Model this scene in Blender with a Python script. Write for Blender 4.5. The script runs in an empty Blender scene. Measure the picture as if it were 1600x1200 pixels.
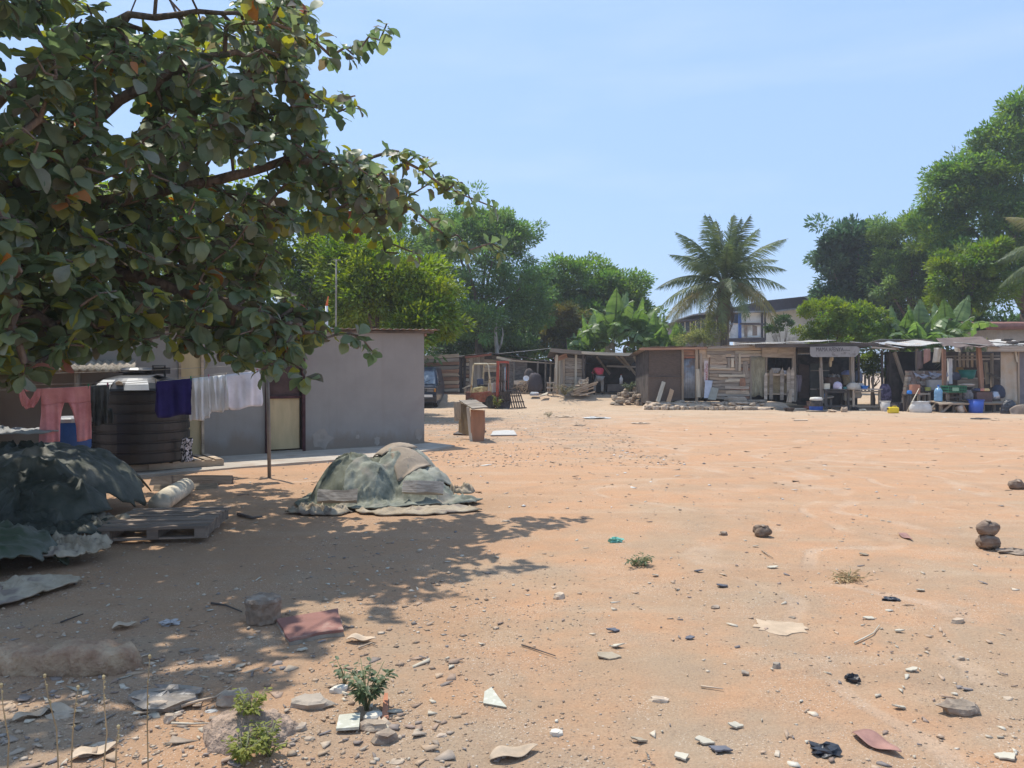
import bpy, math, random
import numpy as np
from mathutils import Vector, Matrix
R = math.radians
rnd = random.Random(7)
sc = bpy.context.scene

# ------------------------------------------------------------------ camera, sky, sun, exposure
FPX, CX, CY, CAMZ = 1200.0, 800.0, 600.0, 1.6
PITCH = R(0.86)
cam = bpy.data.objects.new('camera', bpy.data.cameras.new('camera'))
sc.collection.objects.link(cam)
cam.data.sensor_width = 36; cam.data.lens = 27.0
cam.data.clip_start = 0.05; cam.data.clip_end = 5000
cam.location = (0, 0, CAMZ); cam.rotation_euler = (R(90) - PITCH, 0, 0)
sc.camera = cam
SUN = Vector((-0.66, 0.74, 2.3)).normalized()
world = bpy.data.worlds.new('World'); sc.world = world; world.use_nodes = True
wn = world.node_tree; wn.nodes.clear()
w_out = wn.nodes.new('ShaderNodeOutputWorld'); w_bg = wn.nodes.new('ShaderNodeBackground')
w_sky = wn.nodes.new('ShaderNodeTexSky'); w_sky.sky_type = 'NISHITA'; w_sky.sun_disc = False
w_sky.sun_elevation = math.asin(SUN.z); w_sky.sun_rotation = math.atan2(SUN.x, SUN.y)
w_sky.air_density = 1.15; w_sky.dust_density = 0.7; w_sky.ozone_density = 2.6; w_sky.altitude = 0
w_bg.inputs['Strength'].default_value = 0.15
# thin high cirrus: a veil of white mixed into the sky
w_tc = wn.nodes.new('ShaderNodeTexCoord'); w_map = wn.nodes.new('ShaderNodeMapping')
w_map.inputs['Scale'].default_value = (1.2, 1.2, 7.0)
w_no = wn.nodes.new('ShaderNodeTexNoise'); w_no.inputs['Scale'].default_value = 1.6
w_no.inputs['Detail'].default_value = 7; w_no.inputs['Roughness'].default_value = 0.55
w_rp = wn.nodes.new('ShaderNodeMapRange'); w_rp.inputs['From Min'].default_value = 0.52
w_rp.inputs['From Max'].default_value = 0.85; w_rp.inputs['To Max'].default_value = 0.30
w_mx = wn.nodes.new('ShaderNodeMixRGB'); w_mx.inputs[2].default_value = (3.9, 4.4, 5.6, 1)
L_ = wn.links.new
L_(w_tc.outputs['Generated'], w_map.inputs['Vector']); L_(w_map.outputs[0], w_no.inputs['Vector'])
L_(w_no.outputs['Fac'], w_rp.inputs['Value']); L_(w_rp.outputs[0], w_mx.inputs[0])
w_bl = wn.nodes.new('ShaderNodeMixRGB'); w_bl.inputs[0].default_value = .78; w_bl.inputs[2].default_value = (1.95, 2.95, 4.75, 1)
L_(w_sky.outputs[0], w_bl.inputs[1]); L_(w_bl.outputs[0], w_mx.inputs[1]); L_(w_mx.outputs[0], w_bg.inputs['Color'])
L_(w_bg.outputs[0], w_out.inputs['Surface'])
sun = bpy.data.objects.new('sun', bpy.data.lights.new('sun', 'SUN'))
sc.collection.objects.link(sun)
sun.data.energy = 3.4; sun.data.angle = R(0.53); sun.data.color = (1.0, 0.95, 0.86)
sun.rotation_euler = SUN.to_track_quat('Z', 'Y').to_euler(); sun.location = (-10, 12, 40)
sc.view_settings.view_transform = 'Standard'; sc.view_settings.look = 'None'
sc.view_settings.exposure = 0.55; sc.view_settings.gamma = 1.0
sc.view_settings.use_curve_mapping = False
sc.cycles.max_bounces = 6; sc.cycles.diffuse_bounces = 4; sc.cycles.transparent_max_bounces = 4

# ------------------------------------------------------------------ noise, ground height, pixel helpers
def _h(ix, iy, iz, seed):
    n = np.sin(ix * 127.1 + iy * 311.7 + iz * 74.7 + seed * 19.19) * 43758.5453
    return n - np.floor(n)
def vnoise(x, y, z=0.0, seed=0):
    x = np.asarray(x, float); y = np.asarray(y, float); z = np.asarray(z, float) + x * 0
    ix, iy, iz = np.floor(x), np.floor(y), np.floor(z)
    fx, fy, fz = x - ix, y - iy, z - iz
    fx, fy, fz = fx*fx*(3-2*fx), fy*fy*(3-2*fy), fz*fz*(3-2*fz)
    r = 0
    for dx in (0, 1):
        for dy in (0, 1):
            for dz in (0, 1):
                w = (fx if dx else 1-fx) * (fy if dy else 1-fy) * (fz if dz else 1-fz)
                r = r + w * _h(ix+dx, iy+dy, iz+dz, seed)
    return r * 2 - 1
def fbm(x, y, z=0.0, seed=0, oct=4):
    s = 0; a = 1; t = 0; f = 1.0
    for i in range(oct):
        s = s + a * vnoise(np.asarray(x)*f, np.asarray(y)*f, np.asarray(z)*f, seed + i*7); t += a; a *= .5; f *= 2.03
    return s / t
def sst(t):
    t = np.clip(t, 0, 1); return t*t*(3-2*t)
def gh(x, y):
    x = np.asarray(x, float); y = np.asarray(y, float)
    z = 0.52 * sst((y-35.6)/2.6) * (1 - sst((x-6.6)/1.6))
    z = z + 0.05 * np.exp(-(((x+1.15)/.30)**2 + ((y-3.25)/.28)**2))
    z = z + 0.06 * np.exp(-(((x+3.6)/1.4)**2 + ((y-3.2)/.8)**2))
    far = 1 - sst((y-28)/8) * .7
    z = z + 0.035 * fbm(x*.45, y*.45, 0, 3, 2) * far
    near = 1 - sst((np.hypot(x, y)-12)/10)
    z = z + (0.012 * fbm(x*2.2, y*2.2, 0, 5, 3) + 0.006 * fbm(x*9, y*9, 0, 9, 2)) * near
    return z
def ghf(x, y): return float(gh(x, y))
def ray(px, py):
    u = (px-CX)/FPX; v = (CY-py)/FPX
    c, s = math.cos(PITCH), math.sin(PITCH)
    return Vector((u, c + v*s, -s + v*c))
def P(px, py, Y):
    d = ray(px, py); k = Y / d.y
    return Vector((d.x*k, Y, CAMZ + d.z*k))
def G(px, py, dz=0.0):
    d = ray(px, py); z = 0.0
    for _ in range(6):
        k = (z - CAMZ) / d.z; p = Vector((0, 0, CAMZ)) + d*k; z = ghf(p.x, p.y)
    p.z = z + dz
    return p

# ------------------------------------------------------------------ materials
MATS = {}
def M(name, c, rough=.85, var=.25, scale=4, c2=None, bump=.25, bscale=40, stretch=(1, 1, 1), orand=.25,
      metal=0.0, attr=False, trans=0.0, spec=.3, detail=5, spots=None, spscale=8, bdist=.01, lo=.35, hi=.65):
    if name in MATS: return MATS[name]
    m = bpy.data.materials.new(name); m.use_nodes = True; nt = m.node_tree; n = nt.nodes; l = nt.links.new
    b = n['Principled BSDF']; out = n['Material Output']
    tc = n.new('ShaderNodeTexCoord'); mp = n.new('ShaderNodeMapping'); mp.inputs['Scale'].default_value = stretch
    oi = n.new('ShaderNodeObjectInfo'); ad = n.new('ShaderNodeVectorMath'); ad.operation = 'MULTIPLY_ADD'
    l(tc.outputs['Object'], mp.inputs['Vector'])
    cmb = n.new('ShaderNodeCombineXYZ')
    for i in range(3): l(oi.outputs['Random'], cmb.inputs[i])
    ad.inputs[1].default_value = (37, 53, 71)
    l(cmb.outputs[0], ad.inputs[0]); l(mp.outputs[0], ad.inputs[2])
    n1 = n.new('ShaderNodeTexNoise'); n1.inputs['Scale'].default_value = scale; n1.inputs['Detail'].default_value = detail
    n1.inputs['Roughness'].default_value = .62
    l(ad.outputs[0], n1.inputs['Vector'])
    mr = n.new('ShaderNodeMapRange'); mr.inputs['From Min'].default_value = lo; mr.inputs['From Max'].default_value = hi
    l(n1.outputs['Fac'], mr.inputs['Value'])
    mx = n.new('ShaderNodeMixRGB')
    a = tuple(min(1, x*(1-var)) for x in c)
    d = c2 if c2 else tuple(min(1, x*(1+var)) for x in c)
    mx.inputs[1].default_value = (*a, 1); mx.inputs[2].default_value = (*d, 1)
    l(mr.outputs[0], mx.inputs[0]); col = mx.outputs[0]
    if attr:
        at = n.new('ShaderNodeAttribute'); at.attribute_name = 'Col'
        mu = n.new('ShaderNodeMixRGB'); mu.blend_type = 'MULTIPLY'; mu.inputs[0].default_value = 1
        l(col, mu.inputs[1]); l(at.outputs['Color'], mu.inputs[2]); col = mu.outputs[0]
    if spots:
        n3 = n.new('ShaderNodeTexNoise'); n3.inputs['Scale'].default_value = spscale; n3.inputs['Detail'].default_value = 6
        l(ad.outputs[0], n3.inputs['Vector'])
        m3 = n.new('ShaderNodeMapRange'); m3.inputs['From Min'].default_value = .56; m3.inputs['From Max'].default_value = .66
        l(n3.outputs['Fac'], m3.inputs['Value'])
        x3 = n.new('ShaderNodeMixRGB'); x3.inputs[2].default_value = (*spots, 1)
        l(m3.outputs[0], x3.inputs[0]); l(col, x3.inputs[1]); col = x3.outputs[0]
    if orand:
        hs = n.new('ShaderNodeHueSaturation'); vr = n.new('ShaderNodeMapRange')
        vr.inputs['To Min'].default_value = 1-orand; vr.inputs['To Max'].default_value = 1+orand
        l(oi.outputs['Random'], vr.inputs['Value']); l(vr.outputs[0], hs.inputs['Value']); l(col, hs.inputs['Color'])
        col = hs.outputs[0]
    l(col, b.inputs['Base Color'])
    b.inputs['Roughness'].default_value = rough; b.inputs['Metallic'].default_value = metal
    b.inputs['Specular IOR Level'].default_value = spec
    if bump:
        n2 = n.new('ShaderNodeTexNoise'); n2.inputs['Scale'].default_value = bscale; n2.inputs['Detail'].default_value = 6
        l(ad.outputs[0], n2.inputs['Vector'])
        bp = n.new('ShaderNodeBump'); bp.inputs['Strength'].default_value = bump; bp.inputs['Distance'].default_value = bdist
        l(n2.outputs['Fac'], bp.inputs['Height']); l(bp.outputs[0], b.inputs['Normal'])
    if trans:
        tr = n.new('ShaderNodeBsdfTranslucent'); ms = n.new('ShaderNodeMixShader'); ms.inputs[0].default_value = trans
        sa = n.new('ShaderNodeHueSaturation'); sa.inputs['Saturation'].default_value = 1.3; sa.inputs['Value'].default_value = 2.1
        l(col, sa.inputs['Color']); l(sa.outputs[0], tr.inputs['Color'])
        l(b.outputs[0], ms.inputs[1]); l(tr.outputs[0], ms.inputs[2]); l(ms.outputs[0], out.inputs['Surface'])
    MATS[name] = m
    return m

GR = (7, 40, 40)   # plank grain: plank meshes are unit boxes, X along the plank
wood_grey = M('wood_grey', (.37, .30, .235), var=.4, scale=1.2, stretch=(1, 5, 5), bump=.6, bscale=6, orand=.35, c2=(.48, .41, .33))
wood_tan = M('wood_tan', (.42, .32, .225), var=.35, scale=1.2, stretch=(1, 5, 5), bump=.5, bscale=6, orand=.3)
wood_red = M('wood_red', (.30, .165, .105), var=.35, scale=1.2, stretch=(1, 5, 5), bump=.5, bscale=6, orand=.3)
wood_pale = M('wood_pale', (.52, .45, .34), var=.25, scale=1.2, stretch=(1, 5, 5), bump=.4, bscale=6, orand=.2)
wood_dark = M('wood_dark', (.10, .082, .07), var=.4, scale=1.2, stretch=(1, 5, 5), bump=.6, bscale=6, orand=.35)
pole_wood = M('pole_wood', (.30, .25, .20), var=.35, scale=5, stretch=(3, 3, .6), bump=.5, orand=.2)
plywood = M('plywood', (.50, .39, .22), var=.16, scale=3, stretch=(1, 1, .25), bump=.2, orand=.1, spots=(.30, .22, .13), spscale=2.2)
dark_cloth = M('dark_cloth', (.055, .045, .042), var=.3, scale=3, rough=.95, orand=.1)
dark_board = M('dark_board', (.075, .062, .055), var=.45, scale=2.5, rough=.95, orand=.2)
zinc_rust = M('zinc_rust', (.20, .135, .105), var=.35, scale=2.2, c2=(.31, .25, .20), rough=.65, metal=.1, orand=.15)
zinc_bright = M('zinc_bright', (.38, .37, .35), var=.25, scale=2.2, c2=(.50, .48, .45), rough=.6, metal=.2, orand=.12, spots=(.36, .28, .22), spscale=3)
zinc_grey = M('zinc_grey', (.30, .31, .33), var=.25, scale=3, c2=(.38, .40, .43), rough=.55, metal=.25, orand=.15, spots=(.26, .18, .14), spscale=2)
wall_grey = M('wall_grey', (.30, .278, .25), var=.07, scale=1.3, bump=.25, bscale=60, orand=0, rough=.9, spots=(.275, .245, .225), spscale=.9)
white_wall = M('white_wall', (.76, .76, .76), var=.1, scale=1.2, orand=0, spots=(.5, .48, .46), spscale=1.5)
concrete = M('concrete', (.32, .265, .205), var=.2, scale=3, bump=.4, bscale=50, orand=.12, spots=(.30, .25, .20), spscale=5)
concrete_apron = M('concrete_apron', (.42, .36, .29), var=.15, scale=2, bump=.3, bscale=40, orand=0, spots=(.36, .28, .21), spscale=2.5)
rock = M('rock', (.37, .29, .215), var=.35, scale=9, bump=.8, bscale=45, orand=.25, spots=(.25, .19, .145), spscale=14)
rock_tan = M('rock_tan', (.46, .36, .26), var=.28, scale=9, bump=.8, bscale=45, orand=.2, spots=(.33, .25, .19), spscale=12)
rust_red = M('rust_red', (.34, .075, .045), var=.3, scale=6, c2=(.30, .13, .08), rough=.6, orand=0, spots=(.16, .08, .05), spscale=7)
cream_paint = M('cream_paint', (.52, .46, .33), var=.2, scale=6, rough=.6, orand=.05, spots=(.28, .19, .12), spscale=8)
black_rubber = M('black_rubber', (.035, .034, .034), var=.4, scale=8, rough=.85, c2=(.075, .068, .06), orand=0)
dark_metal = M('dark_metal', (.06, .052, .048), var=.4, scale=8, rough=.6, metal=.3, c2=(.12, .085, .065), orand=.1)
bark = M('bark', (.17, .125, .095), var=.4, scale=6, stretch=(2, 2, .5), bump=.8, bscale=18, orand=0, bdist=.03)
bark_pale = M('bark_pale', (.34, .30, .25), var=.3, scale=6, stretch=(2, 2, .5), bump=.6, orand=0)

# ------------------------------------------------------------------ mesh builder
def basis(d):
    d = Vector(d).normalized()
    a = Vector((0, 0, 1)) if abs(d.z) < .9 else Vector((1, 0, 0))
    u = d.cross(a).normalized(); return u, d.cross(u).normalized()
class B:
    def __init__(s): s.v = []; s.f = []; s.c = None
    def add(s, vs, fs):
        o = len(s.v); s.v += [tuple(p) for p in vs]; s.f += [tuple(i+o for i in f) for f in fs]; return s
    def box(s, c, d, rz=0, M4=None, taper=1.0):
        x, y, z = d[0]/2, d[1]/2, d[2]/2
        vs = [Vector((sx*x*(taper if sz > 0 else 1), sy*y*(taper if sz > 0 else 1), sz*z)) for sz in (-1, 1) for sy in (-1, 1) for sx in (-1, 1)]
        m = M4 if M4 is not None else Matrix.Rotation(rz, 4, 'Z')
        vs = [m @ p + Vector(c) for p in vs]
        return s.add(vs, [(0, 2, 3, 1), (4, 5, 7, 6), (0, 1, 5, 4), (2, 6, 7, 3), (0, 4, 6, 2), (1, 3, 7, 5)])
    def beam(s, p0, p1, w, h, up=(0, 0, 1)):
        p0, p1 = Vector(p0), Vector(p1); d = (p1-p0).normalized(); up = Vector(up)
        if abs(d.dot(up)) > .95: up = Vector((0, 1, 0))
        a = d.cross(up).normalized(); b = a.cross(d).normalized()
        vs = [q + a*sa*w/2 + b*sb*h/2 for q in (p0, p1) for sb in (-1, 1) for sa in (-1, 1)]
        return s.add(vs, [(0, 1, 3, 2), (4, 6, 7, 5), (0, 4, 5, 1), (2, 3, 7, 6), (0, 2, 6, 4), (1, 5, 7, 3)])
    def tube(s, pts, rad, n=6, cap=True):
        pts = [Vector(p) for p in pts]; k = len(pts)
        rad = rad if hasattr(rad, '__len__') else [rad]*k
        vs = []; fs = []
        u = None
        for i, p in enumerate(pts):
            d = (pts[min(i+1, k-1)] - pts[max(i-1, 0)])
            if d.length < 1e-7: d = Vector((0, 0, 1))
            d.normalize()
            if u is None: u, w = basis(d)
            else:
                u = (u - d*u.dot(d))
                if u.length < 1e-5: u, w = basis(d)
                u.normalize(); w = d.cross(u)
            for j in range(n):
                a = 2*math.pi*j/n; vs.append(p + (u*math.cos(a) + w*math.sin(a))*rad[i])
        for i in range(k-1):
            for j in range(n):
                j2 = (j+1) % n; fs.append((i*n+j, i*n+j2, (i+1)*n+j2, (i+1)*n+j))
        if cap: fs.append(tuple(range(n))[::-1]); fs.append(tuple((k-1)*n+j for j in range(n)))
        return s.add(vs, fs)
    def lathe(s, prof, n=16, c=(0, 0, 0), M4=None, closed=True):
        vs = []; fs = []; k = len(prof); c = Vector(c)
        for r, z in prof:
            for j in range(n):
                a = 2*math.pi*j/n; p = Vector((r*math.cos(a), r*math.sin(a), z))
                vs.append((M4 @ p if M4 is not None else p) + c)
        for i in range(k-1):
            for j in range(n):
                j2 = (j+1) % n; fs.append((i*n+j, i*n+j2, (i+1)*n+j2, (i+1)*n+j))
        if closed: fs.append(tuple(range(n))[::-1]); fs.append(tuple((k-1)*n+j for j in range(n)))
        return s.add(vs, fs)
    def prism(s, poly, n, d):
        """polygon of 3D points extruded by vector n*d"""
        k = len(poly); o = Vector(n)*d
        vs = [Vector(p) for p in poly] + [Vector(p)+o for p in poly]
        fs = [tuple(range(k))[::-1], tuple(range(k, 2*k))] + [(i, (i+1) % k, k+(i+1) % k, k+i) for i in range(k)]
        return s.add(vs, fs)
    def grid(s, f, nu, nv, thick=0):
        """f(u,v)->point; thick>0 closes it as a slab"""
        g = [[Vector(f(i/nu, j/nv)) for i in range(nu+1)] for j in range(nv+1)]
        vs = [p for r in g for p in r]; W = nu+1
        fs = [(j*W+i, j*W+i+1, (j+1)*W+i+1, (j+1)*W+i) for j in range(nv) for i in range(nu)]
        if thick:
            N = len(vs); nn = []
            for j in range(nv+1):
                for i in range(nu+1):
                    a = g[j][min(i+1, nu)] - g[j][max(i-1, 0)]; b = g[min(j+1, nv)][i] - g[max(j-1, 0)][i]
                    q = a.cross(b); q = q.normalized() if q.length > 1e-9 else Vector((0, 0, 1)); nn.append(q)
            vs += [p - q*thick for p, q in zip(vs, nn)]
            fs += [tuple(i+N for i in f_)[::-1] for f_ in list(fs)]
            rim = [(0*W+i) for i in range(nu+1)] + [(j*W+nu) for j in range(1, nv+1)] + [(nv*W+i) for i in range(nu-1, -1, -1)] + [(j*W) for j in range(nv-1, 0, -1)]
            fs += [(rim[i], rim[i-1], rim[i-1]+N, rim[i]+N) for i in range(len(rim))]
        return s.add(vs, fs)
    def mesh(s, name, origin=(0, 0, 0), smooth=False):
        me = bpy.data.meshes.new(name); o = Vector(origin)
        me.from_pydata([(p[0]-o.x, p[1]-o.y, p[2]-o.z) for p in s.v], [], s.f)
        if smooth: me.polygons.foreach_set('use_smooth', [True]*len(me.polygons))
        me.update(); return me
    def obj(s, name, mat, parent=None, smooth=False, origin=None, local=False, label=None):
        """world-space vertices unless local=True"""
        if parent is not None and not local:
            # parents here are only translated (and parts sit at their parent's origin)
            o = wloc(parent)
        else:
            o = Vector(origin) if origin is not None else Vector((0, 0, 0))
            if s.v and max(max(abs(q) for q in p) for p in s.v) < 1.8: o = Vector((0, 0, 0))   # shape given about its own base
        me = s.mesh(name, o, smooth); me.materials.append(mat)
        ob = bpy.data.objects.new(name, me); sc.collection.objects.link(ob)
        if parent is not None: ob.parent = parent
        elif origin is not None: ob.location = origin
        if label: ob['label'] = label
        return ob
def wloc(o):
    p = Vector(o.location)
    while o.parent is not None: o = o.parent; p += Vector(o.location)
    return p
def tag(o, label=None, cat=None, group=None, kind=None):
    if label: o['label'] = label
    if cat: o['category'] = cat
    if group: o['group'] = group
    if kind: o['kind'] = kind
    elif cat and 'kind' not in o: o['kind'] = 'thing'
    return o
def E(name, label, cat, loc, group=None, rz=0):
    o = bpy.data.objects.new(name, None); sc.collection.objects.link(o)
    o.location = loc; o.rotation_euler = (0, 0, rz); o.empty_display_size = .1
    return tag(o, label, cat, group)
def smooth_mod(o, lv=1):
    m = o.modifiers.new('s', 'SUBSURF'); m.levels = m.render_levels = lv; return o
def stain(m, col, height=.55):
    # rain-splash dirt climbing a wall from the ground, broken up by noise
    nt = m.node_tree; n = nt.nodes; l = nt.links.new; b = n['Principled BSDF']; src = b.inputs['Base Color'].links[0].from_socket
    tc = n.new('ShaderNodeTexCoord'); sp = n.new('ShaderNodeSeparateXYZ'); l(tc.outputs['Object'], sp.inputs[0])
    mp = n.new('ShaderNodeMapping'); mp.inputs['Scale'].default_value = (1, 1, .35); l(tc.outputs['Object'], mp.inputs[0])
    no = n.new('ShaderNodeTexNoise'); no.inputs['Scale'].default_value = 2.6; no.inputs['Detail'].default_value = 9; no.inputs['Roughness'].default_value = .7; l(mp.outputs[0], no.inputs['Vector'])
    a = n.new('ShaderNodeMath'); a.operation = 'MULTIPLY_ADD'; a.inputs[1].default_value = -1.6*height; l(no.outputs['Fac'], a.inputs[0]); l(sp.outputs[2], a.inputs[2])
    r = n.new('ShaderNodeMapRange'); r.inputs['From Min'].default_value = -.45*height; r.inputs['From Max'].default_value = -.02; r.inputs['To Min'].default_value = .85; r.inputs['To Max'].default_value = 0; l(a.outputs[0], r.inputs['Value'])
    x = n.new('ShaderNodeMixRGB'); x.inputs[2].default_value = (*col, 1); l(r.outputs[0], x.inputs[0]); l(src, x.inputs[1])
    # faint trickle marks from the eaves
    m2 = n.new('ShaderNodeMapping'); m2.inputs['Scale'].default_value = (7, 7, .25); l(tc.outputs['Object'], m2.inputs[0])
    n2 = n.new('ShaderNodeTexNoise'); n2.inputs['Scale'].default_value = 1.5; n2.inputs['Detail'].default_value = 6; l(m2.outputs[0], n2.inputs['Vector'])
    r2 = n.new('ShaderNodeMapRange'); r2.inputs['From Min'].default_value = .52; r2.inputs['From Max'].default_value = .75; r2.inputs['To Max'].default_value = .14; l(n2.outputs['Fac'], r2.inputs['Value'])
    y = n.new('ShaderNodeMixRGB'); y.inputs[2].default_value = tuple(c*.85 for c in col) + (1,); l(r2.outputs[0], y.inputs[0]); l(x.outputs[0], y.inputs[1]); l(y.outputs[0], b.inputs['Base Color'])
stain(wall_grey, (.25, .195, .15))
def bevel(o, w=.01, seg=2):
    m = o.modifiers.new('b', 'BEVEL'); m.width = w; m.segments = seg; m.limit_method = 'ANGLE'; return o
def copy_tree(o, parent=None):
    c = o.copy(); sc.collection.objects.link(c)
    if parent is not None: c.parent = parent
    for ch in [x for x in o.children]: copy_tree(ch, c)
    return c

# planks share a handful of unit meshes
PL = []
for k in range(7):
    r = random.Random(k); b = B(); vs = []
    for i in range(4):
        x = -.5 + i/3
        for sy in (-1, 1):
            for sz in (-1, 1):
                vs.append((x + (r.uniform(-.012, .012) if i in (0, 3) else r.uniform(-.05, .05)), sy*.5 + r.uniform(-.18, .18), sz*.5 + r.uniform(-.07, .07)))
    fs = [(0, 1, 3, 2), (12, 14, 15, 13)]
    for i in range(3):
        o = i*4; fs += [(o, o+4, o+5, o+1), (o+2, o+3, o+7, o+6), (o, o+2, o+6, o+4), (o+1, o+5, o+7, o+3)]
    me = B().add(vs, fs).mesh('plank'); me.materials.append(wood_grey); PL.append(me)
def plank(parent, p0, p1, w, t, mat, facing=(0, -1, 0), name='plank', label=None):
    """a board from p0 to p1 (world), width w across, its broad face turned to `facing`"""
    p0, p1 = Vector(p0), Vector(p1); X = p1-p0; L = X.length; X.normalize()
    Y = Vector(facing); Y = (Y - X*Y.dot(X)).normalized(); Z = X.cross(Y)
    mid = (p0+p1)/2 - (wloc(parent) if parent is not None else Vector())
    o = bpy.data.objects.new(name, rnd.choice(PL)); sc.collection.objects.link(o)
    if parent is not None: o.parent = parent
    m = Matrix.Identity(4)
    for i in range(3): m[i][0] = X[i]*L; m[i][1] = Y[i]*t; m[i][2] = Z[i]*w; m[i][3] = mid[i]
    o.matrix_basis = m
    o.material_slots[0].link = 'OBJECT'; o.material_slots[0].material = mat
    if label: o['label'] = label
    return o
def lerp(a, b, t): return a + (b-a)*t
def plank_wall(parent, pl, pr, z0, z1, n, mats, t=.03, gap=.012, breaks=.4, z1r=None, proud=.02, skip=()):
    """horizontal boards between ground points pl and pr"""
    pl, pr = Vector((*pl, 0)), Vector((*pr, 0)); d = (pr-pl); nrm = Vector((d.y, -d.x, 0)).normalized()
    z1r = z1 if z1r is None else z1r
    k = 0
    for i in range(n):
        if i in skip: continue
        cuts = [0, 1]
        if rnd.random() < breaks: cuts = [0, rnd.uniform(.3, .7), 1]
        for a, b in zip(cuts[:-1], cuts[1:]):
            off = nrm * rnd.uniform(0, proud); s = rnd.uniform(-.012, .012)
            za = lerp(z0, lerp(z1, z1r, a), (i+.5)/n); zb = lerp(z0, lerp(z1, z1r, b), (i+.5)/n)
            A = pl + d*(a+.002) + off + Vector((0, 0, za+s)); Bq = pl + d*(b-.002) + off + Vector((0, 0, zb-s))
            h = (lerp(z1, z1r, (a+b)/2)-z0)/n
            plank(parent, A, Bq, h*rnd.uniform(.9, 1.04)-gap, t, rnd.choice(mats), nrm)
def post_wall(parent, pl, pr, z0, z1, n, mats, t=.03, gap=.01, z1r=None, proud=.02, name='plank', vary=.0):
    pl, pr = Vector((*pl, 0)), Vector((*pr, 0)); d = (pr-pl); nrm = Vector((d.y, -d.x, 0)).normalized()
    z1r = z1 if z1r is None else z1r
    for i in range(n):
        u = (i+.5)/n; q = pl + d*u + nrm*rnd.uniform(0, proud); lean = d*rnd.uniform(-.01, .01)
        plank(parent, q + Vector((0, 0, z0)), q + lean + Vector((0, 0, lerp(z1, z1r, u) - rnd.uniform(0, vary))), d.length/n - gap, t, rnd.choice(mats), nrm, name)
def corr(parent, p00, p10, p11, p01, mat, wave=.085, amp=.012, name='roofing_sheet', thick=.004, sag=0.0, jag=0.0):
    """corrugated sheet; corrugations run from edge p00-p10 to edge p01-p11"""
    p00, p10, p11, p01 = map(Vector, (p00, p10, p11, p01)); w = (p10-p00).length
    nu = max(6, int(w/wave*4)); nu = min(nu, 240); nr = (p10-p00).cross(p01-p00).normalized()
    ph = rnd.uniform(0, 6)
    def f(u, v):
        q = lerp(lerp(p00, p10, u), lerp(p01, p11, u), v)
        q = q + nr*amp*math.sin(u*nu/4*2*math.pi)
        q.z += -sag*math.sin(math.pi*u)*math.sin(math.pi*v) + sag*.4*math.sin(u*7+ph)
        if jag: q = q + (p01-p00).normalized()*jag*math.sin(u*9+ph)*(1-2*v)
        return q
    return B().grid(f, nu, 3, thick).obj(name, mat, parent, smooth=True)
def wall_panel(parent, pl, pr, z0, z1, mat, t=.06, name='wall', z1r=None, z0r=None, off=0.0):
    pl, pr = Vector((*pl, 0)), Vector((*pr, 0)); d = pr-pl; nrm = Vector((d.y, -d.x, 0)).normalized()
    pl = pl + nrm*off; pr = pr + nrm*off
    z1r = z1 if z1r is None else z1r; z0r = z0 if z0r is None else z0r
    poly = [pl+Vector((0, 0, z0)), pr+Vector((0, 0, z0r)), pr+Vector((0, 0, z1r)), pl+Vector((0, 0, z1))]
    return B().prism(poly, -nrm, t).obj(name, mat, parent)
def pole(parent, p0, p1, r, mat=None, name='post', n=7, r1=None, wob=.01, cat=None, label=None):
    p0, p1 = Vector(p0), Vector(p1); pts = [lerp(p0, p1, i/4) + Vector((rnd.uniform(-wob, wob), rnd.uniform(-wob, wob), 0))*(0 < i < 4) for i in range(5)]
    r1 = r if r1 is None else r1
    return B().tube(pts, [lerp(r, r1, i/4) for i in range(5)], n).obj(name, mat or pole_wood, parent, smooth=True, label=label, origin=None if parent is not None else p0)
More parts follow.
